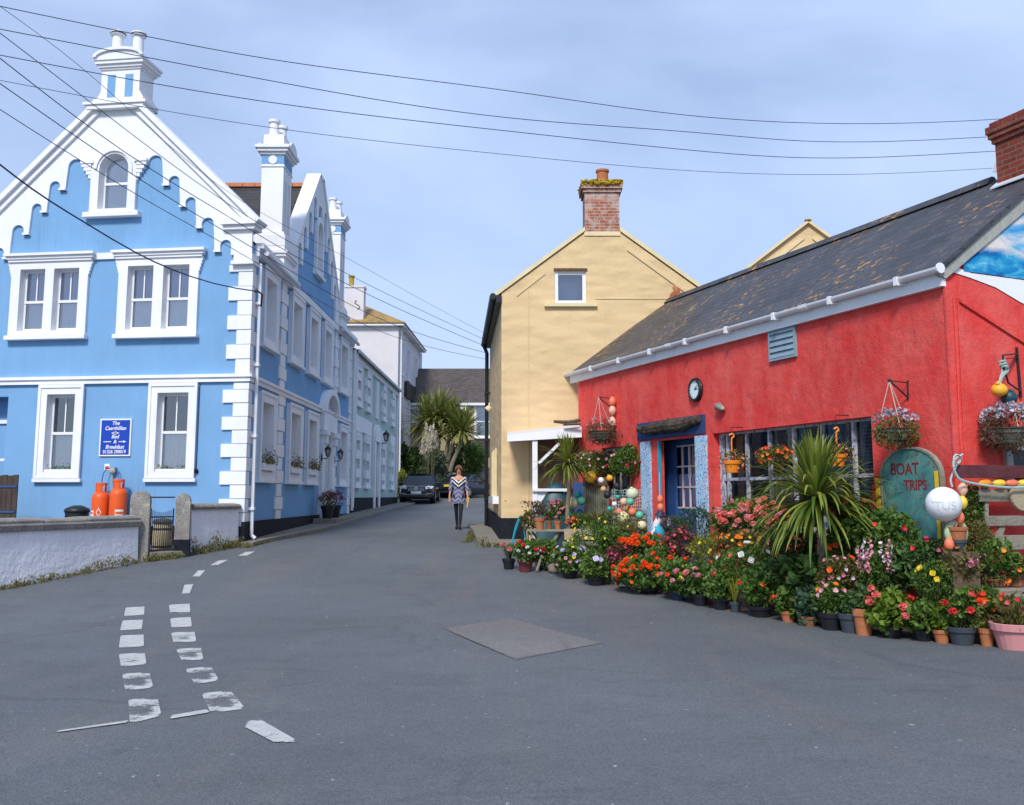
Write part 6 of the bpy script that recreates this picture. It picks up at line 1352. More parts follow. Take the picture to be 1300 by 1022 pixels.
# --- plants on the small window ledge
WPk = 'pink flowered plants crowding the small window of the red wall'
plant('pink flowered bank of plants below the small window, left part', 757, 572, 606, 54, .90, 'mid', [('pink',21,'daisy',0.035),('pale',10,'daisy',0.031)], None, .06, stems=True)
plant('leafy plant with red blooms below the small window, right part', 795, 566, 606, 46, .90, 'mid', [('red',3,'head',0.044,(-.6,.2)),('pink',5,'daisy',0.031)], ('blackpot',11,604,617), .06)
# --- the small trestle table with its pots
ty = bed(688, .42); TY = ty.y; tb = thing('trestle_table', 'small weathered trestle table carrying terracotta pots at the left end of the display', 'table', ty)
p0, p1 = atY(669,672,TY), atY(716,672,TY); zt = p0.z
b = MB(); b.box(((p0.x+p1.x)/2,TY,zt-.02),(p1.x-p0.x,.42,.04)); b.build('tabletop', M['wood_grey'], tb, bevel=.006)
for xa in (-.12,.14):
    for s in (-1,1):
        b = MB(); m = (p0.x+p1.x)/2+xa*.3; b.bar((m+s*.30,TY-.12+.2*(xa>0),zt-.04),(m-s*.04,TY-.12+.2*(xa>0),gz(TY)), .05, .035, (0,1,0)); b.build('leg', M['wood_grey'], tb)
def on_table(label, x, ytop, ybot, w, leaf, fl, pot, pw, ptop, dy=0, form='bush', ls=.05):
    k = TY/F; P = Vector((atY(x,672,TY).x, TY+dy, zt)); t = thing('potted_plant', label, 'plant', P, 'plants of the flower display')
    h = atY(x,ptop,TY).z-zt; b = MB(); pot_mesh(b, P, pw/2*k, h); b.build('pot', M[pot], t)
    top, bot = atY(x,ytop,TY), atY(x,ybot,TY); c = Vector((P.x,P.y,(top.z+bot.z)/2)); rx, rz = w/2*k, (top.z-bot.z)/2; b = MB()
    if form == 'bush': crown(b, c, rx, rx*.8, rz, int(2.6*4*rx*rz*3.2/(ls*ls*.5)), ls, .5, 4, x)
    else:
        for j in range(420): d = Vector((random.gauss(0,.45), random.gauss(0,.35), 1))*R(.2,1); leaf_at(b, Vector((P.x,P.y,bot.z))+Vector((d.x*rx*1.5,d.y*rx,d.z*rz*2)), ls, (d.x,d.y,1.2), .35)
    b.build('foliage', L[leaf], t, uv=False)
    for kind, n, st, r in fl:
        f = MB()
        for j in range(n): d = Vector((random.gauss(0,1),-abs(random.gauss(.6,.6)),R(-.3,1))).normalized(); bloom(f, c+Vector((d.x*rx,d.y*rx*.8,d.z*rz)), d, st, r)
        f.build('flowers', FL[kind], t, uv=False)
on_table('brown heather bush in an orange terracotta pot on the trestle table', 685, 636, 658, 34, 'brown', [], 'terracotta', 13, 657, -.05, 'up', .06)
on_table('pink hydrangea in a small terracotta pot on the trestle table', 708, 634, 660, 24, 'mid', [('pink',18,'head',0.044)], 'terracotta', 9, 661, .0)
on_table('tufted plant in the smallest terracotta pot on the trestle table', 697, 650, 662, 12, 'olive', [('coral',2,'daisy',0.026)], 'terradark', 8, 662, .05)
plant('rosemary like green bush at the left of the trestle table', 672, 648, 674, 24, .55, 'olive', [('pink',3,'daisy',0.026)], None, .06)
# bench, stone, stakes, hoop
bp = bed(742,.40); b0, b1 = atY(714,682,bp.y), atY(764,690,bp.y); t = thing('plank_bench', 'rough plank bench of weathered wood among the plants on the left', 'bench', (bp.x,bp.y,bp.z)); b = MB(); b.box(((b0.x+b1.x)/2,bp.y,b1.z),(b1.x-b0.x,.3,.06)); b.build('seat', M['wood_grey'], t)
b = MB(); b.box(((b0.x+b1.x)/2-.05,bp.y+.12,b0.z+.05),(.55,.05,.2)); b.build('backboard', M['wood_plank'], t)
for s in (-.3,.3): b = MB(); b.box(((b0.x+b1.x)/2+s,bp.y,(b1.z+bp.z)/2),(.06,.26,b1.z-bp.z-.06)); b.build('leg', M['wood_grey'], t)
c_ = gnd(703,728); b = MB(); b.ball(c_+Vector((0,.02,.075)), (.115,.085), 14, 9, (0.1,0,1)); 
for v in b.v: v += Vector((mnoise.noise(v*9), mnoise.noise(v*9+Vector((5,0,0))), mnoise.noise(v*9+Vector((0,7,0)))))*.025
tag(b.build('stone', M['rock'], smooth=True), 'rounded pinkish stone on the road edge near the lilac petunia', 'stone')
c_ = gnd(766,742); b = MB(); b.ball(c_+Vector((0,.08,.15)), (.15,.15), 14, 9)
for v in b.v: v += Vector((mnoise.noise(v*8), mnoise.noise(v*8+Vector((5,0,0))), mnoise.noise(v*8+Vector((0,7,0)))))*.04
tag(b.build('stone', M['mossrock'], smooth=True), 'mossy round stone between black and terracotta pots', 'stone')
a0 = gnd(681,727); b = MB(); b.bar(a0+Vector((0,0,.02)), a0+Vector((.10,.05,.30)), .05, .035); tag(b.build('driftwood_stake', M['wood_grey'], bevel=.008), 'short grey driftwood stake leaning beside the maroon pot', 'driftwood')
q = bed(658,.55); q0, q1, q2 = atY(650,690,q.y), atY(662,655,q.y), atY(667,690,q.y); b = MB(); b.tube(spline([q0, q0.lerp(q1,.6)+Vector((-.03,0,.03)), q1, q1.lerp(q2,.4)+Vector((.03,0,0)), q2], 6), .018, 6); b.tube(spline([q0+Vector((0,.25,0)), q1+Vector((0,.25,-.02)), q2+Vector((0,.25,0))], 6), .015, 6); b.tube([q1, q1+Vector((0,.25,-.02))], .015, 6)
tag(b.build('plant_hoop', M['turquoise']), 'blue painted metal hoop by the corner of the yellow house', 'hoop')
# teal dome standing in for an unclear glassy shape, corrugated sheet and hopper
q = bed(706,.80); t = thing('dome', 'teal dinghy shell propped behind the left palm', 'dome', (q.x,q.y,q.z)); c0 = atY(706,640,q.y); b = MB(); top = atY(706,612,q.y).z; k = q.y/F
vs = []; n, m = 12, 8; H_ = top-q.z
for i in range(n+1):
    u = -1+2*i/n
    for j in range(m+1): v = j/m; hh = H_*(1-.55*abs(u)**2.5)*math.sin(PI/2*min(1,v*1.02))**.8; vs.append((c0.x+u*.45, q.y-.25+.5*v*.9, q.z+hh))
b.add(vs, [(i*(m+1)+j,(i+1)*(m+1)+j,(i+1)*(m+1)+j+1,i*(m+1)+j+1) for i in range(n) for j in range(m)]); b.build('dome_skin', M['b_tealdark'], t, smooth=True)
b = MB(); b.tube(spline([Vector(vs[i*(m+1)+3])+Vector((0,-.01,.01)) for i in range(0,n+1,2)], 4), .014, 6); b.build('dome_trim', M['turquoise'], t)
q = bed(757,.74); t = thing('corrugated_bin', 'old corrugated metal bin with dark hopper on top below the pink window plants', 'bin', q); l, r_, tp, bt_ = atY(742,640,q.y).x, atY(774,640,q.y).x, atY(757,617,q.y).z, q.z; b = MB(); n = 44
vs = [(l+(r_-l)*i/n, q.y+.018*math.cos(i*PI/2), z) for z in (bt_,tp) for i in range(n+1)]; b.add(vs, [(i,i+1,n+2+i,n+1+i) for i in range(n)]); b.box(((l+r_)/2,q.y+.2,(bt_+tp)/2),(r_-l,.3,tp-bt_)); b.build('corrugated_side', M['galv'], t)
b = MB(); zt2 = atY(757,606,q.y).z; b.box(((l+r_)/2-.03,q.y+.14,(tp+zt2)/2),(r_-l-.05,.40,zt2-tp)); b.build('hopper', M['wood_brown'], t, bevel=.01)
# second crate carrying the buoy pile
q = bed(800,.82); l, r_ = atY(777,640,q.y).x, atY(818,640,q.y).x; t = thing('fish_crate', 'grey slatted fish crate under the pile of buoys', 'crate', q); b = MB(); tp = atY(800,646,q.y).z
z = q.z
while z < tp: b.box(((l+r_)/2,q.y,z+.04),(r_-l,.34,.075)); z += .10
b.build('slats', M['wood_grey'], t)
# buoys of the left hand heap: x, y, radius in pixels, depth
for x, y, r, t_, m, lab in ((750,606,7.4,.66,'b_amber','large orange buoy on top of the dark hopper'),(774,607,4.3,.70,'b_amber','yellow buoy among the red flowers below the small window'),(766,621,3.8,.64,'b_tan','small tan buoy beside the dark hopper'),
    (771,628,5.0,.63,'b_dark','black buoy right of the corrugated bin'),(783,617,4.2,.7,'b_dark','small black buoy under the window plants'),(803,627,8.0,.72,'b_pale','large pale green buoy at the right of the heap below the black pot'),
    (734,628,4.8,.60,'b_teal','upper teal buoy beside the left palm trunk'),(738,636,5.2,.58,'b_green','sea green buoy just under the upper teal one'),(728,639,7.0,.54,'b_cream','cream buoy against the left palm trunk'),(736,652,5.2,.56,'b_tealdark','dark teal buoy below the cream one'),
    (734,661,5.0,.50,'b_amber','yellow buoy at the foot of the left palm trunk'),(792,637,5.0,.66,'b_peach','peach buoy left of the pale green one'),(800,637,4.9,.62,'b_green','green buoy directly below the large pale green one'),(786,650,4.5,.64,'b_coral','small coral buoy behind the big cream buoy'),
    (791,658,8.2,.56,'b_cream','big cream buoy low in the middle of the heap'),(803,650,5.2,.58,'b_coral','coral buoy right of the big cream one'),(812,654,5.0,.58,'b_green','green buoy at the right end of the heap beside the pilaster'),(815,667,6.0,.54,'b_cream','cream buoy lowest at the right, beside the flowered pilaster'),
    (774,646,3.2,.66,'b_teal','small teal buoy in front of the corrugated bin'),(784,631,3.0,.68,'b_teal','tiny teal buoy near the black one'),(713,645,7.5,.56,'b_peach','pale pink buoy left of the cream buoy by the palm'),(780,640,3.2,.66,'b_white','small white buoy in the middle of the heap'),(797,645,3.0,.64,'b_orange','tiny orange buoy between the green and coral ones'),(763,610,4,.68,'b_white','white buoy right of the large orange one')):
    P = bed(x, t_); k = P.y/F; buoy(atY(x, y, P.y), r*k, m, lab, R(.95,1.06))
for x, y, r, t_ in ((778,653,3,.7),(808,642,3.4,.7),(769,637,2.6,.68)):
    pass
# net draped over the heap
q0 = bed(795,.86); b = MB()
for i in range(16):
    x = 778+2.6*i; b.tube([atY(x+R(-1,1), yy+R(-1.5,1.5), q0.y-.12+R(-.05,.05)) for yy in (622,632,642,652,662,672)], .006, 4)
for i in range(14): yy = 622+3.8*i; b.tube([atY(x+R(-.7,.7), yy+R(-1.2,1.2), q0.y-.13+R(-.05,.05)) for x in range(776,822,6)], .006, 4)
tag(b.build('fishing_net', M['rope'], uv=False), 'pale fishing net hung behind the heap of buoys', 'net')
# doll like mermaid figure with floats above
fp = bed(836,.52); FY = fp.y; fg = thing('mermaid_doll', 'doll figure with dark hat, white top and turquoise tail by the shop door', 'figurine', (atY(836,696,FY).x, FY, gz(FY))); k = FY/F
def fa(x, y, dy=0): return atY(x, y, FY+dy)
b = MB(); b.tube(spline([fa(840,652), fa(834,664), fa(831,672)], 4), [.03,.035,.045,.055,.06,.06,.055,.05,.05], 10); b.ball(fa(837,658), (.058,.07), 12, 8); b.tube([fa(834,668,-.05), fa(828,676,-.1), fa(829,684,-.1)], [.03,.025,.02], 7); b.build('body', M['offwhite'], fg, smooth=True)
b = MB(); b.lathe([(.10,-.0),(.105,.015),(.075,.03),(.065,.075),(.03,.095)], fa(838,655), 14, (.2,-.1,1)); b.build('hat', M['bluepot'], fg, smooth=True)
b = MB(); n = 8; b.tube(spline([fa(832,671), fa(837,678,-.05), fa(836,688,-.05), fa(841,697,-.05)], 5), [.09,.095,.10,.10,.095,.09,.085,.08,.075,.07,.065,.06,.055,.05,.05,.05], 10); b.prism([[fa(841,693,-.02), fa(846,702,-.02), fa(840,699,-.02), fa(834,703,-.02)]], (0,-.03,0)); b.tube([fa(832,680,-.08), fa(830,694,-.08)], [.05,.04], 8); b.build('tail', M['turquoise'], fg, smooth=True)
b = MB(); b.tube([fa(838,700), Vector((fa(838,700).x, FY, gz(FY)))], .025, 6); b.build('post', M['wood_grey'], fg)
for (x, y, c) in ((834.4,657.6,'soil'),(838.6,657.6,'soil')): b = MB(); b.ball(atY(x,y,FY-.06), .012, 6, 4); b.build('eye', M[c], fg)
floats([fa(838,634), fa(838.5,644)], .055, ['b_coral','b_coral'], 'two orange floats hanging above the mermaid doll', fa(837,600,.3))
# terracotta on black pot below the white buoy
q = RG.at(1217,690,.36); q.z = gz(q.y); t = thing('pot_stack', 'terracotta pot standing in a black pot in front of the life ring', 'pot', q); k = q.y/F; zz = lambda y: atY(1217,y,q.y).z-q.z
b = MB(); b.box(q+Vector((0,0,zz(700)/2)), (.3,.3,zz(700))); b.build('crate', M['wood_brown'], t)
b = MB(); pot_mesh(b, q+Vector((0,0,zz(700))), .095, zz(685)-zz(700)); b.build('black_pot', M['greypot'], t); b = MB(); pot_mesh(b, q+Vector((0,0,zz(685))), .11, zz(671)-zz(685)+.02); b.build('terracotta_pot', M['terracotta'], t)
# shelf at the right with its pot
P = bed(1282,.32); z = atY(1282,745,P.y).z; t = thing('plant_shelf', 'low grey plank shelf at the right edge with a terracotta pot on it', 'shelf', P); b = MB(); x0, x1 = atY(1254,745,P.y).x, atY(1345,745,P.y).x; b.box(((x0+x1)/2,P.y,z-.02),(x1-x0,.34,.035)); b.box(((x0+x1)/2,P.y-.15,z-.09),(x1-x0,.03,.10)); b.build('top', M['wood_grey'], t)
for s in (x0+.08,x1-.08): b = MB(); b.box((s,P.y,(z+P.z)/2-.02),(.05,.28,z-P.z-.04)); b.build('leg', M['wood_grey'], t)
plant('green plant in a terracotta pot standing on the right hand shelf', 1291, 704, 736, 42, .32, 'mid', [('orange',2,'daisy',0.026)], ('terradark',19,730,744), .07)
plant('flat orange flowered dish garden on the left of the right hand shelf', 1266, 728, 742, 32, .30, 'olive', [('orange',4,'daisy',0.026)], ('terradark',22,738,744), .05)
# hanging orange pots in front of the shop window
for x, y, lab in ((930,600,'left orange hanging pot in front of the shop window'),(1063.5,592,'right orange hanging pot in front of the shop window')):
    c_ = RP.at(x, y, .22); k = c_.y/F; r = 11.5*k; h = 15*k; t = thing('hanging_pot', lab, 'hanging pot', c_, 'orange hanging pots'); b = MB(); pot_mesh(b, c_, r, h); b.build('pot', M['orangepot'], t)
    b = MB(); hy = c_+Vector((0,0,h)); tp = hy+Vector((0,0,27*k)); 
    for s in (-1,1): b.tube([hy+Vector((s*r*.9,0,0)), hy+Vector((0,0,14*k))], .008, 5)
    b.tube(spline([hy+Vector((0,0,12*k)), tp, tp+Vector((3*k,0,3.5*k)), tp+Vector((1*k,0,7*k)), tp+Vector((-3*k,0,5*k))], 5), .013, 6); b.build('hook', M['orangepot'], t)
    b = MB(); bar = RP.pt(RP.px(x,y)[0], 2.62, .22); b.tube([tp+Vector((0,0,6*k)), Vector((tp.x,tp.y,2.7)), Vector((tp.x,tp.y,2.7))-RP.n*.24], .008, 4); b.build('hanger', M['iron'], t)
    b = MB()
    for j in range(380):
        a = R(0,2*PI); u = R(0,1)**.6; dx = u*math.cos(a)*20*k; leaf_at(b, hy+Vector((dx+R(0,6)*k, u*math.sin(a)*10*k, (R(-2,14)-9*u*u)*k)), .045, None, .5)
    b.build('foliage', L['olive'], t, uv=False); f = MB()
    for j in range(36): a = R(0,2*PI); u = R(.2,1); floret(f, hy+Vector((u*math.cos(a)*22*k, u*math.sin(a)*10*k, (R(-6,14)-6*u)*k)), .022)
    f.build('flowers', FL['salmon'], t, uv=False)
P = bed(985,.86); plant('orange flowered trailing basket between the two hanging orange pots', 985, 566, 594, 46, .93, 'olive', [('scarlet',18,'daisy',0.031),('orange',5,'daisy',0.026)], None, .05, stems=True)
# ------------------------------------------------------------------ cordylines
def cordyline(label, base, crown_c, nb, ln, w, leafm, trunk_r, droop=1., name='cordyline', cat='palm', group=None, up=.35, heads=None, skirt=False):
    t = thing(name, label, cat, base, group); base = Vector(base); heads = heads or [Vector(crown_c)]
    b = MB()
    for hd in heads:
        n = 9; b.tube([base.lerp(hd, i/n)+Vector((.05*math.sin(i*1.1)*(hd-base).length*.3, 0, 0)) for i in range(n+1)], [trunk_r*(1.25-.45*i/n) for i in range(n+1)], 9)
    b.build('trunk', M['trunk'], t, smooth=True, uv=False)
    b = MB()
    for hd in heads:
        for k in range(nb):
            a = R(0,2*PI); el = (math.asin(R(-.55,1)) if R(0,1) > up else R(.6,1.45)) if not skirt else (R(-.6,.75) if R(0,1) > up else R(1.02,1.5)); d = Vector((math.cos(a)*math.cos(el), math.sin(a)*math.cos(el), math.sin(el))); l = ln*R(.7,1.1)*(.78 if skirt and el > 1 else 1); q = hd+d*.04; s = d.cross(Vector((0,0,1))); s = s.normalized() if s.length > .05 else Vector((1,0,0)); pts = []; n = 7; v = d.copy(); g = droop*R(.5,1.3)*(.14 if el > .9 else .3)
            for i in range(n+1):
                pts.append(q.copy()); q = q+v*(l/n); v = (v+Vector((0,0,-g*(i/n)**1.2))).normalized()
            vs = []; 
            for i, p in enumerate(pts):
                ww = w*(.55+.9*(i/n))*(1 if i < n*.45 else max(.02, 1-((i/n)-.45)/.55)**.8)*.5; nn = s.cross(v).normalized(); vs += [p-s*ww+nn*ww*.35, p, p+s*ww+nn*ww*.35]
            b.add(vs, [(3*i+j,3*i+j+1,3*i+j+4,3*i+j+3) for i in range(n) for j in (0,1)])
    b.build('leaf_blades', L[leafm], t, uv=False)
    return t
cp = bed(1052,.36); cc_ = atY(1036,632,cp.y-.05); cordyline('large spiky cordyline palm in front of the shop window', cp, cc_, 380, 1.05, .052, 'palm', .052, 1.9, up=.32, skirt=True)
cp = bed(723,.46); cc_ = atY(720.5,588,cp.y); cordyline('smaller spiky cordyline palm in front of the white kiosk', cp, cc_, 170, .70, .042, 'palm2', .045, 1.6, up=.34, skirt=True)
# ------------------------------------------------------------------ pots by the blue house door
for s, lab in ((7.55,'left black pot of purple flowers on the blue house doorstep'),(8.75,'right black pot of purple flowers on the blue house doorstep')):
    c_ = SI.pt(s, gz(29.5)+.2, .42); t = thing('potted_plant', lab, 'plant', c_, 'doorstep pots'); b = MB(); pot_mesh(b, c_, .20, .38); b.build('pot', M['blackpot'], t); b = MB(); crown(b, c_+Vector((0,0,.56)), .30, .28, .26, 420, .07, .45, 4, s); b.build('foliage', L['brown'], t, uv=False); f = MB()
    for j in range(26): d = Vector((random.gauss(0,1),random.gauss(0,1),R(-.3,1))).normalized(); floret(f, c_+Vector((0,0,.58))+Vector((d.x*.32,d.y*.28,d.z*.28)), .03)
    f.build('flowers', FL['magenta'], t, uv=False); f = MB()
    for j in range(22): d = Vector((random.gauss(0,1),random.gauss(0,1),R(-.3,1))).normalized(); floret(f, c_+Vector((0,0,.58))+Vector((d.x*.32,d.y*.28,d.z*.30)), .03)
    f.build('pale_flowers', FL['lilac'], t, uv=False)
# ------------------------------------------------------------------ far greenery
def shrub(label, x, ytop, ybot, w, Y, leaf, ls=.22, name='shrub', fl=None, cover=2.2):
    k = Y/F; base = atY(x, ybot, Y); base.z = gz(Y); top = atY(x, ytop, Y); t = thing(name, label, 'shrub', base, 'shrubs at the end of the street'); c = Vector((base.x, Y, (top.z+base.z)/2)); rx, rz = w/2*k, (top.z-base.z)/2; b = MB()
    crown(b, c, rx, rx*.7, rz, int(cover*4*rx*rz*3/(ls*ls*.5)), ls, .5, 4, x); b.build('foliage', L[leaf], t, uv=False)
    b = MB()
    for j in range(6): b.tube([base+Vector((R(-.15,.15),R(-.1,.1),0)), c+Vector((R(-.5,.5)*rx, R(-.3,.3)*rx, R(-.2,.6)*rz))], [.05,.02], 5)
    b.build('stems', M['twig'], t, uv=False)
    if fl:
        f = MB()
        for j in range(14): d = Vector((random.gauss(0,1),-abs(random.gauss(.8,.5)),R(-.2,1))).normalized(); bloom(f, c+Vector((d.x*rx,d.y*rx*.7,d.z*rz)), d, 'head', .22)
        f.build('flowers', FL[fl], t, uv=False)
shrub('dark shrub behind the nearer parked car', 522, 566, 616, 40, 60.5, 'dark'); shrub('grey green shrub under the pampas grass', 552, 572, 618, 40, 58.5, 'greyg'); shrub('dense green shrub under the street palms on the right', 590, 556, 606, 46, 60.8, 'mid')
shrub('dark green shrub between the palm trunks', 573, 568, 610, 40, 62, 'dark'); shrub('rounded dark shrub against the end house wall', 606, 562, 596, 24, 62, 'dark'); shrub('yellow green spiky shrub left of the nearer parked car', 509, 596, 624, 16, 55.5, 'yellowgreen')
shrub('low white flowered bush behind the coupe', 583, 598, 618, 26, 59.6, 'mid', .16, fl='white'); shrub('tall dark shrub against the white house', 513, 560, 612, 24, 60, 'dark')
pg = thing('pampas_grass', 'pampas grass with tall cream plumes behind the parked cars', 'grass clump', (atY(546,610,56).x,56,gz(56))); b = MB(); f = MB(); c_ = Vector(pg['_b'])
for j in range(320):
    a = R(0,2*PI); l = R(1,2.3); d = Vector((math.cos(a)*R(.1,.9), math.sin(a)*R(.1,.9), 1)); q = c_+Vector((R(-.3,.3),R(-.3,.3),0)); m_ = q+d*l*.55; e = m_+Vector((d.x*l*.6,d.y*l*.6,R(-.5,.2))); s = Vector((-math.sin(a),math.cos(a),0))*.03; b.add([q-s,q+s,m_+s,m_-s,e], [(0,1,2,3),(3,2,4)])
b.build('leaves', L['greyg'], pg, uv=False); st = MB()
for x, y0 in ((537,556),(541,538),(546,542),(550,540),(553,548),(548,552),(543,552)):
    e = atY(x, y0, 56+R(-.3,.3)); st.tube([c_+Vector((R(-.15,.15),R(-.15,.15),0)), e], .018, 4)
    for j in range(150): u = R(0,1); leaf_at(f, e+Vector((random.gauss(0,.09*(1.1-u*.8)), random.gauss(0,.09), -.95+1.0*u)), .13, (R(-.4,.4),R(-.3,.3),1), .3)
f.build('plumes', L['pampas'], pg, uv=False); st.build('stalks', M['stem'], pg, uv=False)
def street_palm(label, bx, by, Y, heads, nb, ln):
    base = atY(bx, by, Y); base.z = gz(Y); cordyline(label, base, None, nb, ln, .10, 'palm3', .13, 1.0, group='palms at the end of the street', heads=[atY(x, y, Y+R(-.6,.6)) for x, y in heads], up=.2)
street_palm('left of two tall cordyline palms at the end of the street', 558, 612, 59.5, [(541,538),(556,527),(549,545)], 190, 1.9)
street_palm('right of two tall cordyline palms at the end of the street, with a leaning trunk', 562, 604, 58.5, [(577,543),(588,548),(571,533)], 190, 1.75)
# ------------------------------------------------------------------ walking woman
def skin(name, nodes, edges, m, parent=None, sub=2, loc=None):
    """nodes: {key: (x,y,z,r)}; one continuous surface grown round the joints"""
    keys = list(nodes); me = bpy.data.meshes.new(name); me.from_pydata([Vector(nodes[k][:3]) for k in keys], [(keys.index(a), keys.index(b)) for a, b in edges], [])
    o = bpy.data.objects.new(name, me); C.objects.link(o); mod = o.modifiers.new('skin', 'SKIN'); mod.use_smooth_shade = True
    sv = me.skin_vertices[0].data
    for i, k in enumerate(keys):
        r = nodes[k][3]; sv[i].radius = (r, r) if not isinstance(r, tuple) else r
    sv[0].use_root = True
    s = o.modifiers.new('sub', 'SUBSURF'); s.levels = s.render_levels = sub
    me.materials.append(m)
    if parent is not None: o.parent = parent
    if loc is not None: o.location = loc
    return o
M['skin'] = mat('skin', (.56,.29,.20), .5, .06, 8, .03, 60, .4); M['hair'] = mat('brown_hair', (.10,.055,.03), .6, .3, 20, .5, 50, .3, c2=(.18,.10,.05)); M['tights'] = mat('black_tights', (.018,.015,.017), .55, .1, 6, .03, 90, .3); M['shoe'] = mat('black_shoe', (.010,.010,.011), .35, .1, 6, 0)
def dressmat():
    t = NT('patterned_dress').set(.9, .15); co = t.co(); s = t.n('ShaderNodeSeparateXYZ'); t.l(co, s.inputs[0])
    ax = t.math('ABSOLUTE', s.outputs['X']); u = t.math('SUBTRACT', s.outputs['Z'], t.math('MULTIPLY', ax, .85))
    chev = t.math('GREATER_THAN', t.math('FRACT', t.math('MULTIPLY', u, 10.)), .52)
    zz = t.math('ABSOLUTE', t.math('SUBTRACT', t.math('FRACT', t.math('MULTIPLY', s.outputs['X'], 5.5)), .5))
    u2 = t.math('SUBTRACT', s.outputs['Z'], t.math('MULTIPLY', zz, .16)); f2 = t.math('FRACT', t.math('MULTIPLY', u2, 8.5))
    low = t.ramp(f2, (.0, (.05,.06,.16)), (.3, (.14,.16,.30)), (.55, (.44,.44,.50)), (.7, (.10,.10,.22)), (.9, (.20,.22,.38)))
    d = t.n('ShaderNodeValToRGB'); d.color_ramp.interpolation = 'CONSTANT'
    top = t.mix(chev, (.015,.017,.04), (.72,.71,.70))
    zone = t.math('MULTIPLY', t.math('GREATER_THAN', u, 1.10), t.math('LESS_THAN', ax, .19))
    t.col(t.mix(zone, low, top)); return t.m
M['dress'] = dressmat()
def person(loc):
    Z = 0.
    B = dict(pel=(0,0,.93,(.145,.11)), wai=(0,0,1.08,(.125,.095)), che=(0,.0,1.26,(.15,.105)), sho=(0,.0,1.40,(.12,.08)), nec=(0,-.005,1.48,.05), jaw=(0,-.02,1.545,(.058,.066)), head=(0,-.01,1.62,(.078,.092)), crn=(0,.0,1.69,(.06,.075)), nose=(0,-.108,1.598,.012))
    E_ = [('pel','wai'),('wai','che'),('che','sho'),('sho','nec'),('nec','jaw'),('jaw','head'),('head','crn'),('head','nose')]
    for s, n in ((-1,'l'),(1,'r')):
        st = .0 if s > 0 else .0
        fwd = -.15 if s > 0 else .13            # one foot ahead of the other
        B.update({n+'sh':(s*.165,0,1.385,.052), n+'el':(s*.225,.02+.02*s,1.13,.040), n+'wr':(s*.25,-.05,.90,.026), n+'ha':(s*.252,-.065,.845,(.036,.018)),
                  n+'hip':(s*.085,0,.86,.085), n+'kn':(s*.066,fwd*.5-.01,.49,.049), n+'ca':(s*.060,fwd*.8+.02,.33,.046), n+'an':(s*.045,fwd+.02,.095,.029), n+'to':(s*.055,fwd-.11,.045,.032)})
        E_ += [('sho',n+'sh'),(n+'sh',n+'el'),(n+'el',n+'wr'),(n+'wr',n+'ha'),('pel',n+'hip'),(n+'hip',n+'kn'),(n+'kn',n+'ca'),(n+'ca',n+'an'),(n+'an',n+'to')]
        for i in range(4):
            x0 = s*.252+(-.024+.016*i)*1.0; L_ = (.070,.078,.074,.060)[i]
            B[n+'f%da'%i] = (x0, -.075, .81, .0085); B[n+'f%db'%i] = (x0, -.085, .81-L_*.5, .008); B[n+'f%dc'%i] = (x0, -.078, .81-L_, .0065); E_ += [(n+'ha',n+'f%da'%i),(n+'f%da'%i,n+'f%db'%i),(n+'f%db'%i,n+'f%dc'%i)]
        B[n+'ta'] = (s*.252-s*.038, -.085, .845, .010); B[n+'tb'] = (s*.252-s*.05, -.10, .80, .008); E_ += [(n+'ha',n+'ta'),(n+'ta',n+'tb')]
    keys = ['pel']+[k for k in B if k != 'pel']; p = skin('person', {k: B[k] for k in keys}, E_, M['skin'], None, 2, loc); p['_b'] = list(loc)
    tag(p, 'woman in patterned navy and white dress and black tights walking down the road', 'person')
    # dress: a shaped tube over the body, flaring slightly at the hem, with sleeves
    b = MB(); n = 24; rows = [(.70,.185,.135,0),(.74,.187,.137,0),(.85,.185,.135,0),(.95,.175,.13,0),(1.08,.142,.115,0),(1.18,.155,.125,0),(1.27,.172,.132,-.006),(1.34,.178,.12,0),(1.40,.170,.10,0),(1.435,.135,.085,0),(1.445,.10,.075,0)]
    vs = []
    for z, rx, ry, dy in rows:
        for i in range(n):
            a = 2*PI*i/n; fr = max(0, -math.sin(a)); zz = z-(.13*fr**3 if z > 1.43 else .07*fr**3 if z > 1.39 else 0)+(.015*math.sin(a*3) if z < .72 else 0); vs.append(Vector((rx*math.cos(a), dy+ry*math.sin(a), zz))+Vector(loc))
    b.add(vs, [(j*n+i, j*n+(i+1)%n, (j+1)*n+(i+1)%n, (j+1)*n+i) for j in range(len(rows)-1) for i in range(n)])
    for s, nn in ((-1,'l'),(1,'r')):
        sh, el, wr = (Vector(B[nn+k][:3]) for k in ('sh','el','wr')); b.tube([Vector(loc)+sh+Vector((-s*.05,0,.0)), Vector(loc)+sh+Vector((0,0,.005)), Vector(loc)+sh.lerp(el,.5), Vector(loc)+el, Vector(loc)+el.lerp(wr,.3)], [.065,.066,.057,.054,.055], 12, False)
    d = b.build('dress', M['dress'], p, smooth=True, uv=False)
    T = {k: (v[0],v[1],v[2],(v[3]+.005) if not isinstance(v[3],tuple) else v[3]) for k, v in B.items() if k[1:] in ('hip','kn','ca','an','to')}; T['pel'] = (0,0,.90,.12)
    skin('tights', {k: T[k] for k in ['pel']+[q for q in T if q != 'pel']}, [e for e in E_ if e[0] in T and e[1] in T], M['tights'], p, 2)
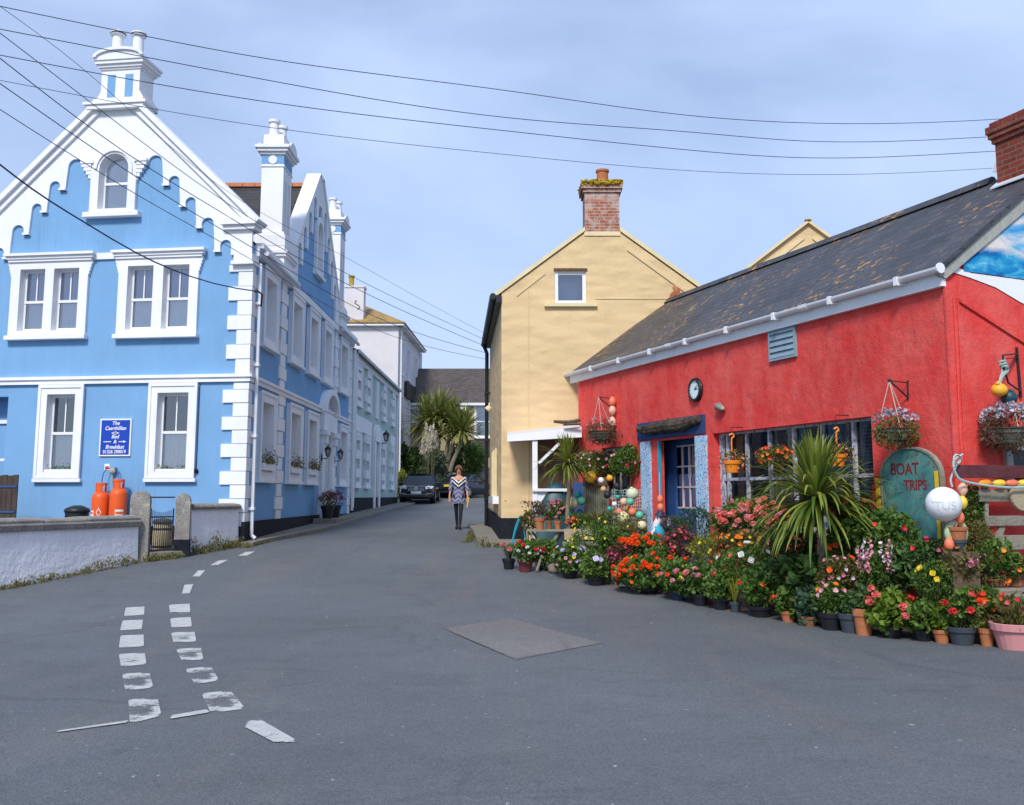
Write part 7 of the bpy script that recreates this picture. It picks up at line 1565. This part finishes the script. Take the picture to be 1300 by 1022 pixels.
    for s, nn in ((-1,'l'),(1,'r')):
        a, t = Vector(B[nn+'an'][:3]), Vector(B[nn+'to'][:3]); q = Vector(loc)
        b = MB(); b.tube(spline([q+a+Vector((0,.045,-.03)), q+a+Vector((0,-.02,-.045)), q+t+Vector((0,.02,-.005)), q+t+Vector((0,-.05,-.012))], 4), [.03,.037,.04,.04,.04,.04,.041,.042,.042,.040,.036,.028,.018], 10); b.box(q+a+Vector((0,.045,-.07)), (.04,.04,.05)); b.build('shoe', M['shoe'], p, smooth=True)
    q = Vector(loc); b = MB()
    vs = []; n, m = 18, 9
    for j in range(m+1):
        for i in range(n):
            a = 2*PI*i/n; ph = PI*.5*j/m*1.35; fr = max(0,-math.sin(a)); lim = 1-.42*fr**1.5; ph *= lim
            vs.append(q+Vector((.098*math.sin(ph)*math.cos(a)*1.02, .008+.112*math.sin(ph)*math.sin(a), 1.625+.125*math.cos(ph))))
    b.add(vs, [(j*n+i, j*n+(i+1)%n, (j+1)*n+(i+1)%n, (j+1)*n+i) for j in range(m) for i in range(n)]); h = b.build('hair', M['hair'], p, smooth=True, uv=False); so = h.modifiers.new('s','SOLIDIFY'); so.thickness = .022
    for s in (-1,1):
        b = MB(); b.ball(q+Vector((s*.033,-.088,1.622)), (.014,.009), 8, 6); b.build('eye', M['dark'], p, smooth=True)
        b = MB(); b.tube([q+Vector((s*.016,-.093,1.645)), q+Vector((s*.05,-.078,1.643))], .005, 5); b.build('eyebrow', M['hair'], p)
    b = MB(); b.ball(q+Vector((0,-.082,1.555)), (.026,.009), 10, 6); b.build('lips', M['redpaint'], p, smooth=True)
    # folder held in her left hand (right in the picture)
    b = MB(); c_ = q+Vector((.262,-.085,.74)); b.box(c_, (.030,.16,.26), (1,0,0), (0,1,.1), (.18,0,1)); f = b.build('folder', M['yellowpaint'], bevel=.005); tag(f, 'yellow folder carried in the walking woman\'s hand', 'folder')
person(Vector((atY(582,673,27.3).x, 27.3, gz(27.3))))
# ------------------------------------------------------------------ cars
M['carpaint'] = mat('dark_navy_car_paint', (.008,.011,.022), .22, .1, 1, 0, spec=.6); M['chrome'] = mat('chrome', (.72,.74,.76), .15, .05, 3, 0, metal=1.); M['tyre'] = mat('tyre_rubber', (.015,.015,.016), .9, .1, 10, .2); M['rim'] = mat('alloy_rim', (.50,.52,.54), .3, .05, 3, 0, metal=.9); M['lamp'] = mat('headlamp_glass', (.55,.60,.65), .12, .05, 5, 0, spec=.6); M['plate_w'] = mat('white_number_plate', (.75,.77,.78), .4, .03, 3, 0); M['plate_y'] = mat('yellow_number_plate', (.78,.50,.02), .4, .03, 3, 0); M['redlamp'] = mat('tail_lamp', (.30,.008,.01), .2, .1, 3, 0); M['amberlamp'] = mat('indicator_lamp', (.8,.25,.02), .25, .1, 3, 0)
def car(loc, head, label, prof, cab, wheels, kind, soft=False):
    """local +x = forward; prof: (x, half width, z bottom, z top); cab: belt ring and roof ring"""
    t = thing('parked_car', label, 'car', loc, 'parked cars'); loc = Vector(loc); fx = Vector((math.cos(head), math.sin(head), 0)); fy = Vector((-math.sin(head), math.cos(head), 0))
    def W(x, y, z): return loc+fx*x+fy*y+Vector((0,0,z))
    b = MB(); vs = []
    cs = lambda hw, zb, zt: [(0,zb),(hw*.82,zb),(hw*.95,zb+.05),(hw*.99,zb+.35*(zt-zb)),(hw,zb+.6*(zt-zb)),(hw*.965,zb+.86*(zt-zb)),(hw*.86,zt-.01),(hw*.45,zt+.02),(0,zt+.03)]
    m = 0
    for x, hw, zb, zt in prof:
        h = cs(hw, zb, zt); ring = h+[(-y,z) for y, z in reversed(h[1:-1])]; m = len(ring); vs += [W(x, y, z) for y, z in ring]
    b.add(vs, [(j*m+i, (j+1)*m+i, (j+1)*m+(i+1)%m, j*m+(i+1)%m) for j in range(len(prof)-1) for i in range(m)]+[tuple(range(m)), tuple((len(prof)-1)*m+i for i in reversed(range(m)))])
    o = b.build('body', M['carpaint'], t, smooth=True); e = o.modifiers.new('s','SUBSURF'); e.levels = e.render_levels = 1
    (xa, xb, hb, zb_), (xc, xd, ht, zt_) = cab
    A = [W(xa,-hb,zb_), W(xa,hb,zb_), W(xb,hb*.97,zb_), W(xb,-hb*.97,zb_)]; Bv = [W(xc,-ht,zt_), W(xc,ht,zt_), W(xd,ht*.95,zt_-.03), W(xd,-ht*.95,zt_-.03)]
    b = MB(); b.add(A+Bv, [(0,1,5,4),(1,2,6,5),(2,3,7,6),(3,0,4,7)]); b.build('windows', M['carglass'], t)
    b = MB(); top = lambda x, y: W(x, y, zt_+.035-.03*abs(y)/ht*1.2)
    xs = [xc+.06]+[xc+(xd-xc)*i/4 for i in (1,2,3)]+[xd-.06]; ys = [-ht*1.02,-ht*.6,0,ht*.6,ht*1.02]; vs = [W(x, y, zt_+.045*(1-(abs(y)/ht)**2.)+(-.03 if x <= xd else 0)-.01+(.012 if 0 < i < 4 else 0)) for i, x in enumerate(xs) for y in ys]
    b.add(vs, [(i*5+j,i*5+j+1,(i+1)*5+j+1,(i+1)*5+j) for i in range(4) for j in range(4)])
    for s in (-1,1):
        b.bar(W(xa,s*hb,zb_), W(xc,s*ht,zt_), .07, .05); b.bar(W(xb,s*hb*.97,zb_), W(xd,s*ht*.95,zt_-.02), .10, .06); b.bar(W(xc,s*ht,zt_), W(xd,s*ht*.95,zt_-.02), .06, .05)
        xm = (xa+xb)/2-.05; b.bar(W(xm,s*hb*.985,zb_), W((xc+xd)/2,s*ht*.98,zt_), .08, .04)
    b.build('roof', M['black'] if soft else M['carpaint'], t, smooth=False)
    for wx in wheels:
        for s in (-1,1):
            hw = max(p[1] for p in prof)-.02; r = .325; c_ = W(wx, s*(hw-.10), r); ax = fy*s
            b = MB(); b.lathe([(r*.7,-.1),(r*.97,-.1),(r,-.05),(r,.07),(r*.96,.11),(r*.70,.115)], c_, 24, ax); b.build('tyre', M['tyre'], t)
            wl_ = t.children[-1]; b = MB(); b.lathe([(r*.70,.09),(r*.68,.118),(r*.62,.10)], c_, 24, ax, capt=False)
            up = Vector((0,0,1)); sd = fx
            for k in range(7): a = 2*PI*k/7; d = (sd*math.cos(a)+up*math.sin(a)); b.bar(c_+ax*.105, c_+ax*.112+d*r*.66, .05, .02, ax)
            b.lathe([(.05,.10),(.045,.125),(.01,.128)], c_, 10, ax); b.build('rim', M['rim'], t)
            b = MB(); b.lathe([(r*1.12,-.16),(r*1.12,.085)], c_, 24, ax); b.build('wheel_arch', M['dark'], t)
    xf = prof[-1][0]; xr = prof[0][0]; hwf = prof[-2][1]
    for s in (-1,1):
        b = MB(); b.bar(W(xa-.25,s*(hb+.02),zb_+.03), W(xa-.22,s*(hb+.14),zb_+.07), .04); b.ball(W(xa-.22,s*(hb+.17),zb_+.09), (.09,.075), 10, 6); b.build('mirror', M['carpaint'], t, smooth=True)
    if kind == 'front':
        for s in (-1,1):
            b = MB(); b.add([W(xf+.03-.00,s*.50,.70), W(xf-.10,s*.80,.74), W(xf-.22,s*.875,.84), W(xf-.12,s*.62,.84), W(xf-.0,s*.47,.80)], [(0,1,2,3,4)]); b.prism([[W(xf+.045,s*.48,.69), W(xf-.08,s*.80,.72), W(xf-.17,s*.885,.84), W(xf-.08,s*.62,.85), W(xf+.01,s*.46,.81)]], fx*.02); hl = b.build('headlight', M['lamp'], t)
            b = MB(); b.lathe([(.07,-.01),(.075,.01),(.05,.02)], W(xf+.0,s*.62,.775), 12, fx); b.build('reflector', M['chrome'], hl)
            b = MB(); b.box(W(xf+.06,s*.66,.47), (.03,.32,.025), fx, fy); b.build('lamp_trim', M['chrome'], t)
        b = MB(); 
        for k in range(3): b.box(W(xf+.055-.008*k,0,.66+.07*k), (.05,.84-.03*k,.022), fx, fy)
        b.lathe([(.085,0),(.09,.02),(.065,.02)], W(xf+.07,0,.735), 20, fx); b.box(W(xf+.06,0,.84), (.03,.86,.02), fx, fy); b.box(W(xf+.06,0,.62), (.03,.80,.02), fx, fy); gr = b.build('grille', M['chrome'], t); b = MB(); b.box(W(xf+.03,0,.73), (.05,.82,.24), fx, fy); b.build('grille_mesh', M['black'], t)
        b = MB(); b.box(W(xf+.10,0,.52), (.02,.52,.115), fx, fy); b.build('number_plate', M['plate_w'], t); b = MB(); b.box(W(xf+.07,0,.36), (.05,1.5,.14), fx, fy); b.box(W(xf+.075,0,.30),(.06,1.62,.03),fx,fy); b.build('lower_intake', M['black'], t); b = MB(); b.box(W(xf+.10,0,.415),(.02,1.3,.02),fx,fy); b.build('bumper_trim', M['chrome'], t)
        b = MB(); b.add([W(xc-(-.01)+.25,-.12,zt_-.16), W(xc+.25,.02,zt_-.16), W(xc+.27,.02,zt_-.2), W(xc+.27,-.12,zt_-.2)], [(0,1,2,3)])
    else:
        b = MB(); b.box(W(xr-.035,0,.68), (.02,.52,.115), fx, fy); b.build('number_plate', M['plate_y'], t)
        for s in (-1,1): b = MB(); b.prism([[W(xr-.01,s*.50,.76), W(xr+.06,s*.82,.77), W(xr+.12,s*.865,.90), W(xr+.02,s*.55,.90)]], fx*-.02); b.build('tail_light', M['redlamp'], t)
        b = MB(); b.box(W(xr+.0,0,.34), (.06,1.3,.12), fx, fy); b.build('rear_valance', M['black'], t)
        for s in (-1,1): b = MB(); b.lathe([(.04,0),(.045,.03)], W(xr-.02,s*.5,.33), 10, fx*-1, capt=False); b.build('exhaust', M['chrome'], t)
    # door shut lines and handles
    b = MB()
    for s in (-1,1):
        hw = max(p[1] for p in prof); b.box(W((xa+xb)/2-.1,s*(hw*.975),zb_-.12),(.16,.03,.025),fx,fy)
    b.build('door_handle', M['chrome'], t)
    return t
p1 = [(-2.25,.70,.42,.80),(-2.15,.84,.30,.92),(-1.5,.90,.20,.95),(0,.91,.18,.94),(.75,.91,.18,.95),(1.4,.905,.20,.93),(1.95,.87,.24,.88),(2.18,.80,.28,.83),(2.27,.70,.34,.76)]
car((-4.83,51.9,gz(51.9)-.02), -PI/2, 'dark navy estate car with chrome grille parked facing the camera', p1, ((1.05,-1.95,.80,.92),(.35,-1.55,.62,1.46)), (1.38,-1.35), 'front')
p2 = [(-2.05,.66,.44,.80),(-1.97,.82,.32,.93),(-1.4,.90,.20,.97),(0,.89,.17,.92),(.7,.90,.17,.92),(1.3,.90,.19,.88),(1.85,.82,.24,.76),(2.05,.66,.32,.66)]
ang = PI/2-math.radians(27); rc = atY(569,627,55.2); cc_ = Vector((rc.x+2.05*math.cos(ang), 55.2+2.05*math.sin(ang), 0)); cc_.z = gz(cc_.y)-.01
car(cc_, ang, 'dark coupe with yellow rear plate parked at an angle behind the walking woman', p2, ((.75,-1.3,.80,.92),(.12,-.65,.60,1.33)), (1.28,-1.22), 'rear')
# ------------------------------------------------------------------ sky, sun, camera
sc_ = bpy.context.scene; w = bpy.data.worlds.new('World'); sc_.world = w; w.use_nodes = True; nt = w.node_tree
SUN_EL, SUN_DIR = math.radians(44), Vector((-.24,-.97)).normalized(); AZ = math.atan2(SUN_DIR.x, SUN_DIR.y)
sky = nt.nodes.new('ShaderNodeTexSky'); sky.sky_type = 'NISHITA'; sky.sun_disc = False; sky.sun_elevation = SUN_EL; sky.sun_rotation = AZ; sky.air_density = 1.; sky.dust_density = 1.2; sky.ozone_density = 2.5
bg = nt.nodes['Background']; tc = nt.nodes.new('ShaderNodeTexCoord'); mp = nt.nodes.new('ShaderNodeMapping'); mp.inputs['Scale'].default_value = (1,1,2.6); nt.links.new(tc.outputs['Generated'], mp.inputs[0])
def wn(scale, det, rough):
    n = nt.nodes.new('ShaderNodeTexNoise'); n.inputs['Scale'].default_value = scale; n.inputs['Detail'].default_value = det; n.inputs['Roughness'].default_value = rough; n.inputs['Distortion'].default_value = .5; nt.links.new(mp.outputs[0], n.inputs['Vector']); return n.outputs['Fac']
cr = nt.nodes.new('ShaderNodeValToRGB'); cr.color_ramp.elements[0].position = .25; cr.color_ramp.elements[1].position = .74; cr.color_ramp.elements[0].color = (.16,.16,.16,1); cr.color_ramp.elements[1].color = (1,1,1,1); nt.links.new(wn(1.5, 6, .5), cr.inputs[0])
mx = nt.nodes.new('ShaderNodeMix'); mx.data_type = 'RGBA'; nt.links.new(cr.outputs[0], mx.inputs[0]); tn = nt.nodes.new('ShaderNodeMix'); tn.data_type = 'RGBA'; tn.blend_type = 'MULTIPLY'; tn.inputs[0].default_value = 1; tn.inputs[7].default_value = (.86,1.0,1.16,1); nt.links.new(sky.outputs[0], tn.inputs[6]); nt.links.new(tn.outputs[2], mx.inputs[6]); mx.inputs[7].default_value = (5.2,6.55,9.4,1)
nt.links.new(mx.outputs[2], bg.inputs[0]); bg.inputs[1].default_value = .10
sd = bpy.data.lights.new('Sun', 'SUN'); sd.energy = 2.9; sd.angle = math.radians(12); sd.color = (1,.955,.88); so = bpy.data.objects.new('Sun', sd); C.objects.link(so)
v = Vector((SUN_DIR.x*math.cos(SUN_EL), SUN_DIR.y*math.cos(SUN_EL), math.sin(SUN_EL))); so.rotation_euler = v.to_track_quat('Z','Y').to_euler(); so.location = v*60
cd = bpy.data.cameras.new('Camera'); cam = bpy.data.objects.new('Camera', cd); C.objects.link(cam); cam.location = EYE; cam.rotation_euler = (PI/2+PT, 0, 0)
cd.sensor_width = 36; cd.sensor_fit = 'HORIZONTAL'; cd.lens = 36*F/1300; cd.shift_y = -(511-466)/1300; cd.clip_end = 2000; cd.clip_start = .1; sc_.camera = cam
vs_ = sc_.view_settings; vs_.view_transform = 'Standard'; vs_.look = 'None'; vs_.gamma = 1; vs_.use_curve_mapping = False; vs_.exposure = 0.26
sc_.cycles.max_bounces = 8; sc_.cycles.transparent_max_bounces = 16
for o in list(bpy.data.objects):
    if '_b' in o: del o['_b']
